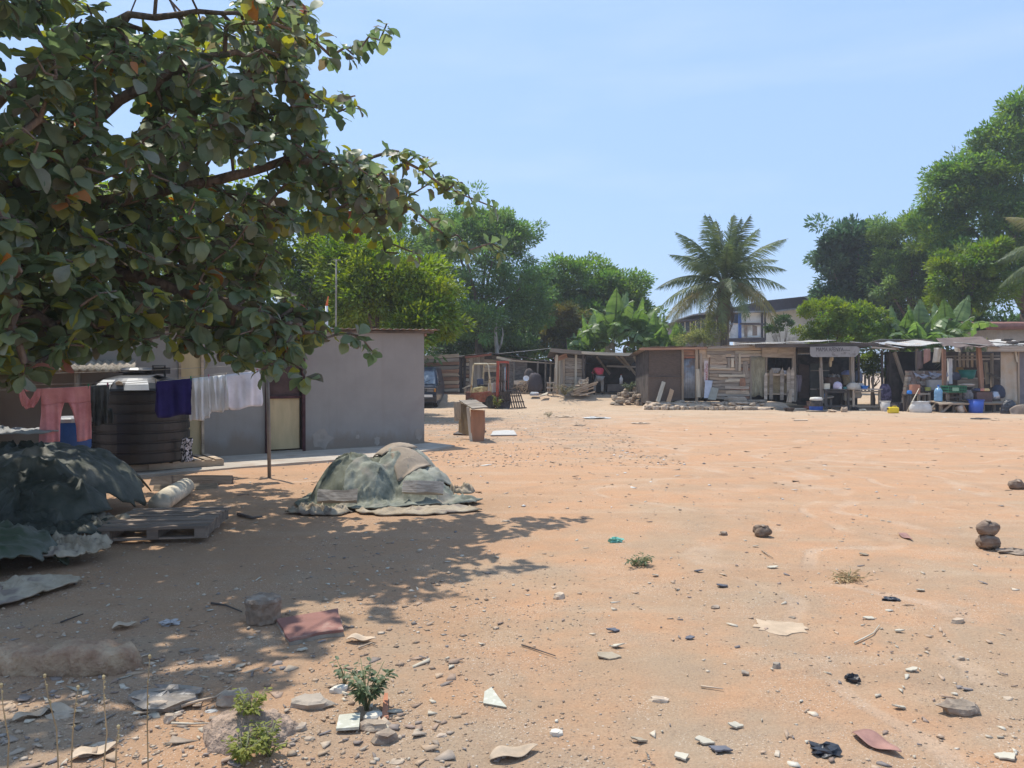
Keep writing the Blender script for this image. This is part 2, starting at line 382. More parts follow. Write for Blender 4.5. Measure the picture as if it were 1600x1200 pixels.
# ------------------------------------------------------------------ the setting: ground
def ground_material():
    m = bpy.data.materials.new('laterite_sand'); m.use_nodes = True; nt = m.node_tree; n = nt.nodes; l = nt.links.new
    b = n['Principled BSDF']; tc = n.new('ShaderNodeTexCoord'); co = tc.outputs['Object']
    def noise(s, d=6, r=.6, st=None, dist=0):
        q = n.new('ShaderNodeTexNoise'); q.inputs['Scale'].default_value = s; q.inputs['Detail'].default_value = d
        q.inputs['Roughness'].default_value = r; q.inputs['Distortion'].default_value = dist
        if st:
            mp = n.new('ShaderNodeMapping'); mp.inputs['Scale'].default_value = st[0]; mp.inputs['Location'].default_value = st[1]
            l(co, mp.inputs['Vector']); l(mp.outputs[0], q.inputs['Vector'])
        else: l(co, q.inputs['Vector'])
        return q.outputs['Fac']
    def ramp(f, a, c, x=0, y=1):
        q = n.new('ShaderNodeMapRange'); q.inputs['From Min'].default_value = a; q.inputs['From Max'].default_value = c
        q.inputs['To Min'].default_value = x; q.inputs['To Max'].default_value = y
        q.interpolation_type = 'SMOOTHSTEP'
        l(f, q.inputs['Value']); return q.outputs[0]
    def mix(f, a, c, bt='MIX'):
        q = n.new('ShaderNodeMixRGB'); q.blend_type = bt
        if isinstance(f, float): q.inputs[0].default_value = f
        else: l(f, q.inputs[0])
        for i, z in ((1, a), (2, c)):
            if isinstance(z, tuple): q.inputs[i].default_value = (*z, 1)
            else: l(z, q.inputs[i])
        return q.outputs[0]
    def math_(op, a, c):
        q = n.new('ShaderNodeMath'); q.operation = op
        for i, z in ((0, a), (1, c)):
            if isinstance(z, (int, float)): q.inputs[i].default_value = z
            else: l(z, q.inputs[i])
        return q.outputs[0]
    sx = n.new('ShaderNodeSeparateXYZ'); l(co, sx.inputs[0])
    tan = (.45, .31, .198); orange = (.535, .312, .178); pale = (.54, .42, .295); brown = (.42, .262, .155); grey = (.36, .28, .205)
    # broad bands: an orange worn stretch in the middle distance, paler dust near the stalls, near-left brown earth, redder to put tree-shade warmth into its colour
    Y = math_('ADD', sx.outputs[1], ramp(noise(.35, 3), .2, .8, -3.0, 3.0))
    X = math_('ADD', sx.outputs[0], ramp(noise(.3, 3, st=((1, 1, 1), (9, 3, 0))), .2, .8, -1.5, 1.5))
    c = mix(ramp(noise(.9, 6, .65), .38, .62), tan, orange)
    band = math_('MULTIPLY', ramp(Y, 7.0, 11.0), ramp(Y, 30.0, 22.0))
    c = mix(math_('MULTIPLY', band, .6), c, orange)
    c = mix(math_('MULTIPLY', ramp(Y, 21.0, 33.0), .75), c, pale)
    left = math_('MULTIPLY', ramp(X, 0.3, -1.6), ramp(Y, 13.0, 8.5))
    c = mix(math_('MULTIPLY', left, .8), c, brown)
    scruff = math_('MULTIPLY', math_('MULTIPLY', ramp(Y, 15.0, 19.0), ramp(Y, 33.0, 27.0)), ramp(X, 4.5, .5))
    c = mix(math_('MULTIPLY', scruff, ramp(noise(1.6, 5), .40, .60, .1, .8)), c, grey)
    near = math_('MULTIPLY', ramp(Y, 6.5, 3.6), ramp(noise(1.3, 5, st=((1, 1, 1), (4, 8, 0))), .40, .64, 0, .75))
    c = mix(near, c, (.40, .30, .205))
    streak = noise(1.0, 5, .6, st=((.25, 2.2, 1), (2, 7, 0)), dist=.6)
    c = mix(ramp(streak, .48, .70, 0, .28), c, pale)
    c = mix(ramp(noise(3.2, 6, .7, st=((1, 1, 1), (31, 5, 0))), .56, .70, 0, .45), c, brown)
    # worn wheel tracks: compacted, paler and smoother bands curving over the yard
    wob = ramp(noise(.25, 2, st=((1, 1, 1), (50, 9, 0))), .2, .8, -1.6, 1.6); brk = ramp(noise(1.4, 4, st=((1, 1, 1), (77, 3, 0))), .38, .60)
    trk = None
    for ax_, bx, k0, k1 in ((0, 1, 7.2, -.27), (0, 1, 10.5, -.30), (1, 0, 13.2, .10), (1, 0, 17.5, .16), (1, 0, 23.0, -.12), (0, 1, 2.2, .05)):
        cen = math_('ADD', math_('MULTIPLY', sx.outputs[bx], k1), k0)
        dd = math_('SUBTRACT', math_('ADD', sx.outputs[ax_], wob), cen)
        e = math_('ABSOLUTE', math_('SUBTRACT', math_('ABSOLUTE', dd, 0), .72), 0)
        q = ramp(e, .17, .06); trk = q if trk is None else math_('MAXIMUM', trk, q)
    trk = math_('MULTIPLY', trk, brk)
    c = mix(math_('MULTIPLY', trk, .42), c, (.58, .44, .32))
    c = mix(ramp(noise(.55, 5, .6, st=((1, 1, 1), (14, 66, 0)), dist=.8), .50, .66, 0, .45), c, (.40, .27, .17))
    # grit: two sizes of speckle, dark and light
    for sc_, th, colr, amt in ((46, .075, (.22, .15, .11), .75), (75, .10, (.70, .60, .48), .7), (130, .15, (.28, .2, .15), .5), (22, .05, (.66, .60, .52), .7)):
        vo = n.new('ShaderNodeTexVoronoi'); vo.inputs['Scale'].default_value = sc_; l(co, vo.inputs['Vector'])
        dens = noise(1.1 + sc_*.01, 4, st=((1, 1, 1), (sc_, 1, 0)))
        msk = math_('MULTIPLY', ramp(vo.outputs['Distance'], th*3.2, th*1.6), ramp(dens, .46, .60))
        c = mix(math_('MULTIPLY', msk, amt), c, colr)
    c = mix(ramp(noise(60, 5, .7), .3, .7, 0, .45), c, mix(1.0, c, (.62, .58, .55), 'MULTIPLY'))
    l(c, b.inputs['Base Color']); b.inputs['Roughness'].default_value = .95; b.inputs['Specular IOR Level'].default_value = .15
    h = math_('ADD', math_('MULTIPLY', trk, -.35), math_('ADD', math_('MULTIPLY', noise(14, 8, .7), .6), math_('MULTIPLY', noise(70, 5, .7), .28)))
    bp = n.new('ShaderNodeBump'); bp.inputs['Strength'].default_value = .9; bp.inputs['Distance'].default_value = .035
    l(h, bp.inputs['Height']); l(bp.outputs[0], b.inputs['Normal'])
    return m
def axis(lo, hi, a, b, s, g):
    xs = list(np.arange(a, b, s)); x = b; st = s
    while x < hi: xs.append(x); st *= g; x += st
    xs.append(hi); x = a - s; st = s
    while x > lo: xs.insert(0, x); st *= g; x -= st
    xs.insert(0, lo); return np.array(xs)
gx = axis(-1600, 1600, -3.6, 3.6, .035, 1.045); gy = axis(-300, 2500, 2.4, 9.0, .035, 1.03)
XX, YY = np.meshgrid(gx, gy); ZZ = gh(XX, YY)
def npmesh(name, V, F, mat, smooth=True, col=None):
    """V (n,3); F (m,k) all faces of k corners"""
    V = np.ascontiguousarray(V, dtype=np.float32); F = np.ascontiguousarray(F, dtype=np.int32); m_, k = F.shape
    me = bpy.data.meshes.new(name); me.vertices.add(len(V)); me.vertices.foreach_set('co', V.ravel())
    me.loops.add(m_*k); me.loops.foreach_set('vertex_index', F.ravel())
    me.polygons.add(m_); me.polygons.foreach_set('loop_start', np.arange(m_, dtype=np.int32)*k)
    me.polygons.foreach_set('loop_total', np.full(m_, k, dtype=np.int32))
    if smooth: me.polygons.foreach_set('use_smooth', np.ones(m_, dtype=bool))
    me.materials.append(mat)
    if col is not None:
        a = me.color_attributes.new('Col', 'FLOAT_COLOR', 'POINT')
        a.data.foreach_set('color', np.ascontiguousarray(np.c_[col, np.ones(len(col))], dtype=np.float32).ravel())
    me.update(calc_edges=True); me.validate(); return me
nx, ny = len(gx), len(gy)
idx = np.arange(nx*ny).reshape(ny, nx)
Fq = np.stack([idx[:-1, :-1], idx[:-1, 1:], idx[1:, 1:], idx[1:, :-1]], -1).reshape(-1, 4)
me = npmesh('ground', np.stack([XX, YY, ZZ], -1).reshape(-1, 3), Fq, ground_material())
ground = bpy.data.objects.new('ground', me); sc.collection.objects.link(ground); tag(ground, kind='structure')

# loose gravel: small broken stones of several tones, thousands in one object
def pebbles(name, n, gen, smin, smax, cols, seed, mat, flat=.55):
    rng = np.random.default_rng(seed)
    octv = np.array([[1, 0, 0], [0, 1, 0], [-1, 0, 0], [0, -1, 0], [0, 0, 1], [0, 0, -1.0]])
    octf = np.array([[0, 1, 4], [1, 2, 4], [2, 3, 4], [3, 0, 4], [1, 0, 5], [2, 1, 5], [3, 2, 5], [0, 3, 5]])
    p = gen(rng, n); s = smin + (smax-smin)*rng.random(n)**3.0
    V = octv[None]*(1 + rng.uniform(-.4, .4, (n, 6, 3))); V = V*np.stack([s*rng.uniform(.7, 1.4, n), s, s*flat*rng.uniform(.5, 1.2, n)], -1)[:, None]
    a = rng.uniform(0, 6.28, n); ca, sa = np.cos(a)[:, None], np.sin(a)[:, None]
    V = np.stack([V[..., 0]*ca - V[..., 1]*sa, V[..., 0]*sa + V[..., 1]*ca, V[..., 2]], -1)
    z = gh(p[:, 0], p[:, 1]) + s*flat*.25
    V += np.stack([p[:, 0], p[:, 1], z], -1)[:, None]
    F = octf[None] + (np.arange(n)*6)[:, None, None]
    cols = np.array(cols); c = cols[rng.integers(0, len(cols), n)]*rng.uniform(.75, 1.2, (n, 1))
    me = npmesh(name, V.reshape(-1, 3), F.reshape(-1, 3), mat, False, np.repeat(c, 6, 0))
    o = bpy.data.objects.new(name, me); sc.collection.objects.link(o); return tag(o, kind='stuff')
grit_mat = M('grit', (1, 1, 1), var=.15, scale=30, attr=True, orand=0, bump=.3)
def view_gen(y0, y1, xl=-.72, xr=.72, dens=None):
    def g(rng, n):
        out = []
        while sum(len(o) for o in out) < n:
            y = y0*(y1/y0)**rng.random(n*2); x = y*rng.uniform(xl, xr, n*2)
            d = fbm(x*.8, y*.8, 0, 21, 3)*.5 + .5
            if dens is not None: d = d*dens(x, y)
            k = rng.random(n*2) < np.clip(d*1.6-.35, .03, 1); out.append(np.stack([x[k], y[k]], -1))
        return np.concatenate(out)[:n]
    return g
earth = [(.46, .33, .22), (.40, .28, .19), (.32, .23, .16), (.48, .36, .25), (.52, .41, .3)]
g1 = pebbles('gravel', 14000, view_gen(2.6, 11, dens=lambda x, y: .55 + 1.1*(x < .6)*(y < 6.5)), .0022, .0105, earth*4 + [(.60, .53, .43), (.3, .25, .21)], 1, grit_mat)
tag(g1, 'fine broken grit strewn over the nearer sand')
g2 = pebbles('gravel', 9000, view_gen(9, 34, dens=lambda x, y: .35 + 1.3*(x < 3)*(y > 13)), .008, .035, earth + [(.3, .25, .21), (.7, .66, .6)], 2, grit_mat)
tag(g2, 'coarser grit and clods over the far half of the yard', 'gravel')
g3 = pebbles('rubble', 1100, view_gen(2.8, 7.5, -.72, -.02), .008, .026, earth*2 + [(.42, .36, .3), (.3, .25, .21), (.60, .52, .41)], 3, grit_mat, .5)
tag(g3, 'broken stone chips in the near lefthand corner of the yard', 'rubble')
# flat flakes: chips of tile, shell, paper and dry leaf bits
def flakes(name, n, gen, smin, smax, cols, seed, mat):
    rng = np.random.default_rng(seed); p = gen(rng, n); s = smin + (smax-smin)*rng.random(n)**2
    k = 5; a0 = np.sort(rng.uniform(0, 6.28, (n, k)), 1); rr = s[:, None]*rng.uniform(.5, 1.2, (n, k))
    tx = rng.uniform(-.25, .25, (n, 1)); ty = rng.uniform(-.25, .25, (n, 1))
    x = rr*np.cos(a0)*1.4; y = rr*np.sin(a0)*.8; th = rng.uniform(0, 6.28, (n, 1))
    X = x*np.cos(th)-y*np.sin(th); Y_ = x*np.sin(th)+y*np.cos(th)
    Zt = np.clip(X*tx + Y_*ty, -.003, 1) + .006
    gz = gh(p[:, 0], p[:, 1])[:, None]
    top = np.stack([p[:, :1]+X, p[:, 1:]+Y_, gz+Zt+.003], -1); bot = top - np.array([0, 0, .006])
    V = np.concatenate([top, bot], 1)
    F = [[0, 1, 2], [0, 2, 3], [0, 3, 4]] + [[i, i+5, (i+1) % 5] for i in range(5)] + [[(i+1) % 5, i+5, (i+1) % 5+5] for i in range(5)]
    F = np.array(F)[None] + (np.arange(n)*10)[:, None, None]
    c = np.array(cols)[rng.integers(0, len(cols), n)]*rng.uniform(.8, 1.1, (n, 1))
    me = npmesh(name, V.reshape(-1, 3), F.reshape(-1, 3), mat, False, np.repeat(c, 10, 0))
    o = bpy.data.objects.new(name, me); sc.collection.objects.link(o); return tag(o, kind='stuff')
f1 = flakes('litter', 700, view_gen(2.8, 12), .008, .03, [(.5, .36, .25), (.6, .5, .38), (.62, .56, .45), (.55, .47, .36), (.28, .24, .22), (.36, .26, .2)], 4, grit_mat)
tag(f1, 'small chips of shell, tile and dry leaf trodden into the sand', 'litter')
f3 = flakes('litter', 330, view_gen(2.75, 4.4, -.70, -.06), .012, .05, [(.46, .33, .22), (.52, .41, .3), (.38, .3, .23), (.3, .24, .2), (.56, .48, .36), (.40, .28, .2)], 6, grit_mat)
tag(f3, 'overlapping flat shards, bark and dry leaf scraps in the near left rubble')
f2 = flakes('litter', 420, view_gen(10, 33), .02, .08, [(.5, .36, .25), (.3, .22, .17), (.72, .68, .6), (.4, .3, .22)], 5, grit_mat)
tag(f2, 'scattered scraps over the far half of the yard', 'litter')
# ------------------------------------------------------------------ grey house on the left
HW = Vector((-1.92, 16.8, 0)); HD = Vector((-.82, -.572, 0)).normalized(); HN = Vector((-HD.y*-1, 0, 0))
HN = Vector((.572, -.82, 0)).normalized()          # outward, towards the camera
def hp(t, z, off=0.0): return HW + HD*t + HN*off + Vector((0, 0, z))
house = E('house', 'plain grey rendered house with plywood doors and thin rusty roof edge', 'house', HW)
def hwall(t0, t1, z0, z1, z1b=None, name='wall', mat=wall_grey, th=.18, off=0):
    z1b = z1 if z1b is None else z1b
    poly = [hp(t0, z0, off), hp(t1, z0, off), hp(t1, z1b, off), hp(t0, z1, off)]
    return B().prism(poly, -HN, th).obj(name, mat, house)
def zr(t): return 2.47 - .02*t
D1 = (2.72, 3.44); D2 = (4.62, 5.02); HE = 8.6
hwall(0, D1[0], -.2, zr(0), zr(D1[0])); hwall(D1[1], D2[0], -.2, zr(D1[1]), zr(D2[0])); hwall(D2[1], HE, -.2, zr(D2[1]), zr(HE))
wall_stain = M('door_dark', (.085, .052, .045), var=.3, scale=4, orand=0)
frame_m = M('door_frame_paint', (.075, .03, .03), var=.4, scale=6, orand=0)
for (a, b_), top in ((D1, 2.15), (D2, 2.1)):
    hwall(a, b_, top, zr(a), zr(b_), 'lintel')
    if b_ < 4:
        d = hwall(a+.05, b_-.05, 1.13, top-.03, name='door', mat=wall_stain, th=.03, off=-.07); d['label'] = 'dark brown upper door panel'
        dl = hwall(a+.07, b_-.05, .10, 1.1, name='door_panel', mat=plywood, th=.03, off=-.015); dl['label'] = 'pale plywood lower door panel'
        for z in (1.115,): hwall(a+.05, b_-.05, z-.025, z+.025, name='door_rail', mat=frame_m, th=.05, off=.012)
        for tt in (a, b_): B().beam(hp(tt, .04, .02), hp(tt, top, .02), .06, .08, HN).obj('door_frame', frame_m, house)
        hwall(a-.02, b_+.02, .0, .07, name='door_sill', mat=concrete, th=.14, off=.05)
    else:
        hwall(a+.02, b_-.02, .06, top-.03, name='door', mat=plywood, th=.03, off=-.03)['label'] = 'narrow plywood door beside the tank'
        for tt in (a, b_-.01): B().beam(hp(tt, .0, .0), hp(tt, top, .0), .045, .06, HN).obj('door_frame', wood_tan, house)
        B().beam(hp(a, 1.05, .0), hp(b_, 1.05, .0), .03, .05, HN).obj('door_rail', wood_tan, house)
# return walls and roof
for t in (0.0, HE):
    a = hp(t, 0, -.181); b_ = hp(t, 0, -5.5)
    sgn = 1 if t == 0 else -1
    B().prism([a+Vector((0, 0, -.2)), b_+Vector((0, 0, -.2)), b_+Vector((0, 0, zr(t)-.3)), a+Vector((0, 0, zr(t)-.01))], HD*sgn, .18).obj('wall', wall_grey, house)
B().prism([hp(0, -.2, -5.51), hp(HE, -.2, -5.51), hp(HE, zr(HE)-.32, -5.51), hp(0, zr(0)-.32, -5.51)], -HN, .18).obj('wall', wall_grey, house)
corr(house, hp(-.30, zr(0)+.065, .16), hp(HE+.3, zr(HE)+.05, .16), hp(HE+.3, zr(HE)-.28, -5.8), hp(-.30, zr(0)-.27, -5.8), zinc_rust, wave=.076, amp=.014, name='roof', sag=.01)
B().beam(hp(-.22, zr(0)+.012, .02), hp(HE, zr(HE)+.0, .02), .04, .045).obj('rafter', wood_dark, house)
B().beam(hp(-.02, zr(0)-.05, .03), hp(-.02, zr(0)-.05, -5), .05, .06).obj('rafter', wood_red, house)
# patched render low on the wall: repair plaster, thin and proud
def patch(t0, t1, z0, z1, seed, mat):
    r = random.Random(seed); poly = []
    for i in range(14):
        a = 2*math.pi*i/14; q = r.uniform(.55, 1.05)
        poly.append(hp((t0+t1)/2 + math.cos(a)*q*(t1-t0)/2, max(.02, (z0+z1)/2 + math.sin(a)*q*(z1-z0)/2), .004))
    return B().prism(poly, -HN, .003).obj('plaster_patch', mat, house)
plast = M('bare_plaster', (.33, .285, .24), var=.15, scale=5, orand=.05)
patch(2.05, 2.6, .05, .5, 3, plast); patch(.05, .25, .1, .38, 5, plast); patch(1.5, 1.62, .2, .33, 7, plast); patch(1.05, 1.2, .03, .3, 8, plast)
# concrete apron in front, butted to the wall
ap = [hp(-.2, .0, .005), hp(6.2, .0, .005), hp(6.4, .0, 2.15), hp(3.6, .0, 1.95), hp(1.6, 0, 1.75), hp(.3, 0, 1.1), hp(-.3, 0, .8)]
ap = [Vector((p.x, p.y, ghf(p.x, p.y)+.045)) for p in ap]
o = B().prism(ap, Vector((0, 0, -1)), .3).obj('path', concrete_apron); tag(o, kind='structure')

# thin poles standing behind the house
pm = M('pole_metal', (.30, .27, .22), var=.2, scale=9, orand=0, rough=.6)
a_ = E('antenna_pole', 'thin bare television pole rising behind the grey house roof', 'pole', P(525, 521, 20).xy.to_3d())
pole(a_, P(525, 600, 20), P(525.5, 406, 20), .022, pm, 'pole'); B().beam(P(521, 406, 20), P(532, 406, 20), .025, .025).obj('crossbar', pm, a_)
a_ = E('traffic_cone_tip', 'slim orange and white pointed marker poking above the grey roof', 'marker', P(512, 521, 19).xy.to_3d())
tag(a_, cat='marker'); a_.name = 'pointed_marker'
pole(a_, P(508, 600, 19), P(510.5, 478, 19), .05, M('white_plastic', (.75, .73, .70), var=.08, orand=0, rough=.5), 'shaft', r1=.035)
pole(a_, P(510.5, 478, 19), P(513, 463, 19), .035, M('orange_plastic', (.75, .17, .05), var=.1, orand=0, rough=.5), 'tip', r1=.008, wob=0)

# ------------------------------------------------------------------ lean-to with a rough roof behind the tank
lean = E('lean_to', 'dark open lean-to with a crusty sheet roof behind the washing line', 'shed', (-8.6, 12.4, 0))
asb = M('crusty_roof', (.42, .34, .25), var=.3, scale=6, c2=(.5, .42, .32), bump=1, bscale=22, bdist=.04, orand=0, spots=(.22, .17, .13), spscale=7)
corr(lean, (-10.4, 10.9, 1.66), (-6.05, 12.35, 1.63), (-7.6, 15.6, 2.15), (-12.0, 14.2, 2.2), asb, wave=.11, amp=.018, name='roof', thick=.03, sag=.03)
for x, y in ((-10.2, 11.1), (-8.2, 11.75), (-6.9, 12.2)): pole(lean, (x, y, ghf(x, y)-.1), (x, y, 1.62), .05, name='post')
wall_panel(lean, (-11.6, 13.6), (-7.6, 15.0), 0, 2.05, dark_cloth, .05, 'back_wall')  # interior shade is put into the near-black colour of these walls
wall_panel(lean, (-10.3, 11.2), (-11.6, 13.6), 0, 1.9, dark_cloth, .05, 'side_wall')
wall_panel(lean, (-10.25, 11.3), (-8.25, 11.96), .02, 1.6, dark_cloth, .03, 'curtain')  # added dark sheet standing in for the shade in the open front

# ------------------------------------------------------------------ water tank
TK = Vector((-6.08, 12.55, .17))
tank = E('water_tank', 'big black ribbed plastic water tank standing on pallets by the house', 'water tank', TK)
tk_m = M('tank_plastic', (.012, .012, .012), var=.3, scale=3, rough=.38, orand=0, spec=.5, c2=(.026, .023, .020), bump=.05)
prof = [(.72, 0), (.75, .03)]
for i in range(7):
    z = .05 + i*.155; prof += [(.75, z), (.75, z+.11), (.728, z+.12), (.728, z+.145)]
prof += [(.75, 1.14), (.74, 1.18), (.66, 1.27), (.52, 1.34), (.36, 1.385), (.25, 1.40), (.245, 1.43), (.0, 1.44)]
B().lathe(prof, 48).obj('body', tk_m, tank, smooth=False, local=True)
wm = M('tank_white_panel', (.62, .60, .56), var=.1, orand=0, rough=.6)
for a0, a1 in ((-2.15, -1.72), (-1.42, -.95)):
    def f(u, v, a0=a0, a1=a1):
        a = lerp(a0, a1, u); r, z = [(.7495, 1.148), (.70, 1.236), (.60, 1.308)][int(round(v*2))] if True else 0
        r += .006; return (r*math.cos(a), r*math.sin(a), z+.008)
    B().grid(f, 8, 2).obj('label_panel', wm, tank, local=True)
B().lathe([(.055, 0), (.055, .012), (0, .013)], 16, M4=Matrix.Rotation(R(-60), 4, 'X') @ Matrix.Identity(4), c=(.02, -.70, 1.25)).obj('badge', M('badge_tan', (.5, .42, .3), orand=0), tank, local=True)
B().lathe([(.27, 0), (.27, .05), (.22, .085), (.08, .10), (0, .10)], 24, c=(-.02, -.05, 1.42)).obj('lid', tk_m, tank, local=True)
B().box((.42, -.15, 1.46), (.2, .2, .10)).tube([(.33, -.25, 1.40), (.33, -.25, 1.54), (.52, -.25, 1.54), (.52, -.25, 1.36)], .018).obj('inlet_pipe', tk_m, tank, local=True)
for k, (x, y, rz, lb) in enumerate(((-6.3, 12.4, .5, 'weathered pallet under the left half of the black water tank'), (-5.55, 12.85, .62, 'weathered pallet under the right edge of the black water tank'))):
    p = E('pallet', lb, 'pallet', (x, y, ghf(x, y)+.05), 'pallets under the water tank', rz)
    for j in range(3): B().box((0, -.42+j*.42, .045), (1.15, .09, .09)).obj('bearer', wood_tan, p, local=True)
    for j in range(7): B().box((-.5+j*.166, 0, .102), (.11, .95, .022)).obj('slat', wood_tan, p, local=True)

# ------------------------------------------------------------------ small houses far left, behind the sheds
wh = E('white_house', 'small white house with blue roof edge half hidden by trees', 'house', (-4.6, 49, 0))
B().prism([P(672, 600, 49), P(712, 600, 49), P(712, 533, 49), P(672, 533, 49)], (0, 1, 0), 5).obj('wall', white_wall, wh)
blue_p = M('blue_paint', (.045, .07, .22), var=.2, orand=0, rough=.6)
B().prism([P(668, 534, 48.6), P(719, 534, 48.6), P(719, 528.5, 48.6), P(668, 527.5, 48.6)], (0, 1, 0), 6).obj('roof', blue_p, wh)

def shed_box(parent, fl, fr, depth, z0, zf, zb, wmat, rmat, over=.25, roof=True, zfr=None, bk=True, sides=(1, 1), wave=.085, sheets=1, sag=.02, inner=None):
    """roof, side and back walls of a shed whose front runs fl -> fr (xy points)"""
    fl, fr = Vector((*fl, 0)), Vector((*fr, 0)); d = (fr-fl).normalized(); n = Vector((-d.y, d.x, 0))
    zfr = zf if zfr is None else zfr
    bl, br = fl+n*depth, fr+n*depth; z3 = Vector((0, 0, 1))
    if bk: wall_panel(parent, bl.xy, br.xy, z0, zb-.03, wmat, .04, 'back_wall', z1r=zb+zfr-zf-.03)
    if sides[0]: B().prism([fl+z3*z0, bl+z3*z0, bl+z3*(zb-.03), fl+z3*(zf-.03)], d, .035).obj('side_wall', wmat, parent)
    if sides[1]: B().prism([fr+z3*z0, br+z3*z0, br+z3*(zb+zfr-zf-.03), fr+z3*(zfr-.03)], -d, .035).obj('side_wall', wmat, parent)
    if roof:
        A, Bq = fl-d*over-n*over, fr+d*over-n*over; C, D = br+d*over+n*over, bl-d*over+n*over
        s = (zb-zf)*over/depth
        for k in range(sheets):
            u0, u1 = k/sheets - (.006 if k else 0), (k+1)/sheets
            dz = .022*(k % 2)
            corr(parent, lerp(A, Bq, u0)+z3*(lerp(zf, zfr, u0)-s+dz), lerp(A, Bq, u1)+z3*(lerp(zf, zfr, u1)-s+dz + rnd.uniform(-.02, .02)),
                 lerp(D, C, u1)+z3*(lerp(zb, zb+zfr-zf, u1)+s+dz), lerp(D, C, u0)+z3*(lerp(zb, zb+zfr-zf, u0)+s+dz), rmat if not isinstance(rmat, list) else rmat[k % len(rmat)], wave, .014, sag=sag)

def XY(px, Y): return (P(px, 600, Y).x, Y)
def ZZp(py, Y): return P(800, py, Y).z

# shed 1: log-slab wall just right of the van
s1 = E('plank_shed', 'brown slab-board shed wall right behind the parked dark van', 'shed', (*XY(690, 39.2), .5))
plank_wall(s1, XY(575, 39.2), XY(717, 38.6), .42, ZZp(560, 39), 11, [wood_red, wood_tan, wood_red, wood_grey], t=.05, gap=.015, z1r=ZZp(553, 39))
shed_box(s1, XY(575, 39.3), XY(715.5, 38.75), 3, .3, ZZp(557, 39), ZZp(560, 39), dark_board, zinc_rust, .1, sag=.03)

# shed 2: long low shed behind the forklift
s2 = E('plank_shed', 'long low plank shed with sagging sheet roof behind the forklift', 'shed', (*XY(790, 40), .5))
Y2 = 40.0
zt = {713: 559, 722: 556.5, 735: 555, 764: 551.5, 800: 556.5, 866: 566.5}
def zt2(px):
    ks = sorted(zt); 
    for a, b_ in zip(ks[:-1], ks[1:]):
        if a <= px <= b_: return ZZp(lerp(zt[a], zt[b_], (px-a)/(b_-a)), Y2)
    return ZZp(zt[ks[-1]], Y2)
plank_wall(s2, XY(714, Y2), XY(724.5, Y2), .5, zt2(719)-.12, 9, [wood_grey, wood_grey, wood_tan], gap=.02, breaks=.1)
plank_wall(s2, XY(725, Y2-.05), XY(733, Y2-.05), .5, zt2(729)-.14, 9, [wood_red, wood_tan, wood_grey, wood_pale], gap=.035, breaks=0)
for px in (717.5, 725): plank(s2, P(px, 613, Y2-.15), P(px+1.5, 560, Y2-.12), .14, .06, wood_dark, name='post')
post_wall(s2, XY(733.5, Y2), XY(757, Y2), .5, zt2(734)-.1, 4, [wood_grey, wood_dark, wood_grey], z1r=zt2(757)-.1)
plank_wall(s2, XY(757, Y2), XY(776, Y2), .5, zt2(766)-.1, 9, [wood_grey, wood_tan, wood_dark])
mesh_wall = M('woven_mat', (.235, .20, .175), var=.35, scale=5, stretch=(1, 1, 3), bump=.8, bscale=20, orand=.12, c2=(.30, .26, .23))
for a, b_ in ((776, 790), (790, 806), (806, 824)):
    wall_panel(s2, XY(a, Y2), XY(b_-.2, Y2), .5, zt2(a)-.1, mesh_wall, .03, 'mat_panel', z1r=zt2(b_)-.1)
wall_panel(s2, XY(824, Y2+.5), XY(843, Y2+.5), .5, zt2(824)-.15, dark_cloth, .03, 'mat_panel', z1r=zt2(843)-.15)
for px in (803, 840, 852, 860): pole(s2, P(px, 611, Y2-.3), P(px+.5, 564, Y2-.3), .05)
for i, (a, b_) in enumerate(((711, 740), (737, 766), (764, 800), (797, 835), (832, 867))):
    za, zb = zt2(max(713, a))+.02, zt2(b_)+.02
    A, C = Vector((*XY(a, Y2-.5), za)), Vector((*XY(b_, Y2-.5), zb))
    corr(s2, A, C, C+Vector((0, 4, .1)), A+Vector((0, 4, .1)), [zinc_rust, zinc_grey][i % 2] if i < 3 else zinc_rust, sag=.03)
plank(s2, P(727, 558.5, Y2-.55), P(768, 553.8, Y2-.55), .10, .05, rust_red, name='eave_board', label='red painted eave board')
plank(s2, P(776, 558.5, Y2-.6), P(800, 563.5, Y2-.6), .11, .05, wood_pale, name='eave_board')
plank(s2, P(798, 563.5, Y2-.62), P(868, 568, Y2-.62), .07, .05, wood_tan, name='eave_board')
wall_panel(s2, XY(714, Y2+3.6), XY(866, Y2+3.6), .4, zt2(750)-.3, dark_board, .04, 'back_wall')

# shed 3: plank hut with the open lean-to where a person bends
Y3 = 38.4
s3 = E('plank_shed', 'weathered plank hut with open-sided shelter beside stacked timber', 'shed', (*XY(930, Y3), .5))
post_wall(s3, XY(869, Y3), XY(883, Y3-.1), .45, ZZp(561, Y3), 4, [wood_pale, wood_grey, wood_tan], z1r=ZZp(558, Y3), vary=.1)
plank_wall(s3, XY(883, Y3), XY(913, Y3), .5, ZZp(553, Y3), 11, [wood_grey, wood_tan, wood_grey, wood_dark], z1r=ZZp(555, Y3))
plank(s3, P(899, 614, Y3-.15), P(900, 554, Y3-.15), .11, .06, wood_pale, name='post')
plank(s3, P(866.5, 618, Y3-.2), P(870, 555, Y3-.2), .13, .07, wood_pale, name='post')
plank(s3, P(866, 562, Y3-.1), P(886, 555.5, Y3-.1), .22, .05, wood_red, name='eave_board')
B().prism([P(913, 614, Y3), P(914, 555, Y3), P(914, 555, Y3)+Vector((.1, 3.5, -.3)), P(913, 614, Y3)+Vector((.1, 3.5, 0))], (1, 0, 0), .05).obj('side_wall', dark_board, s3)
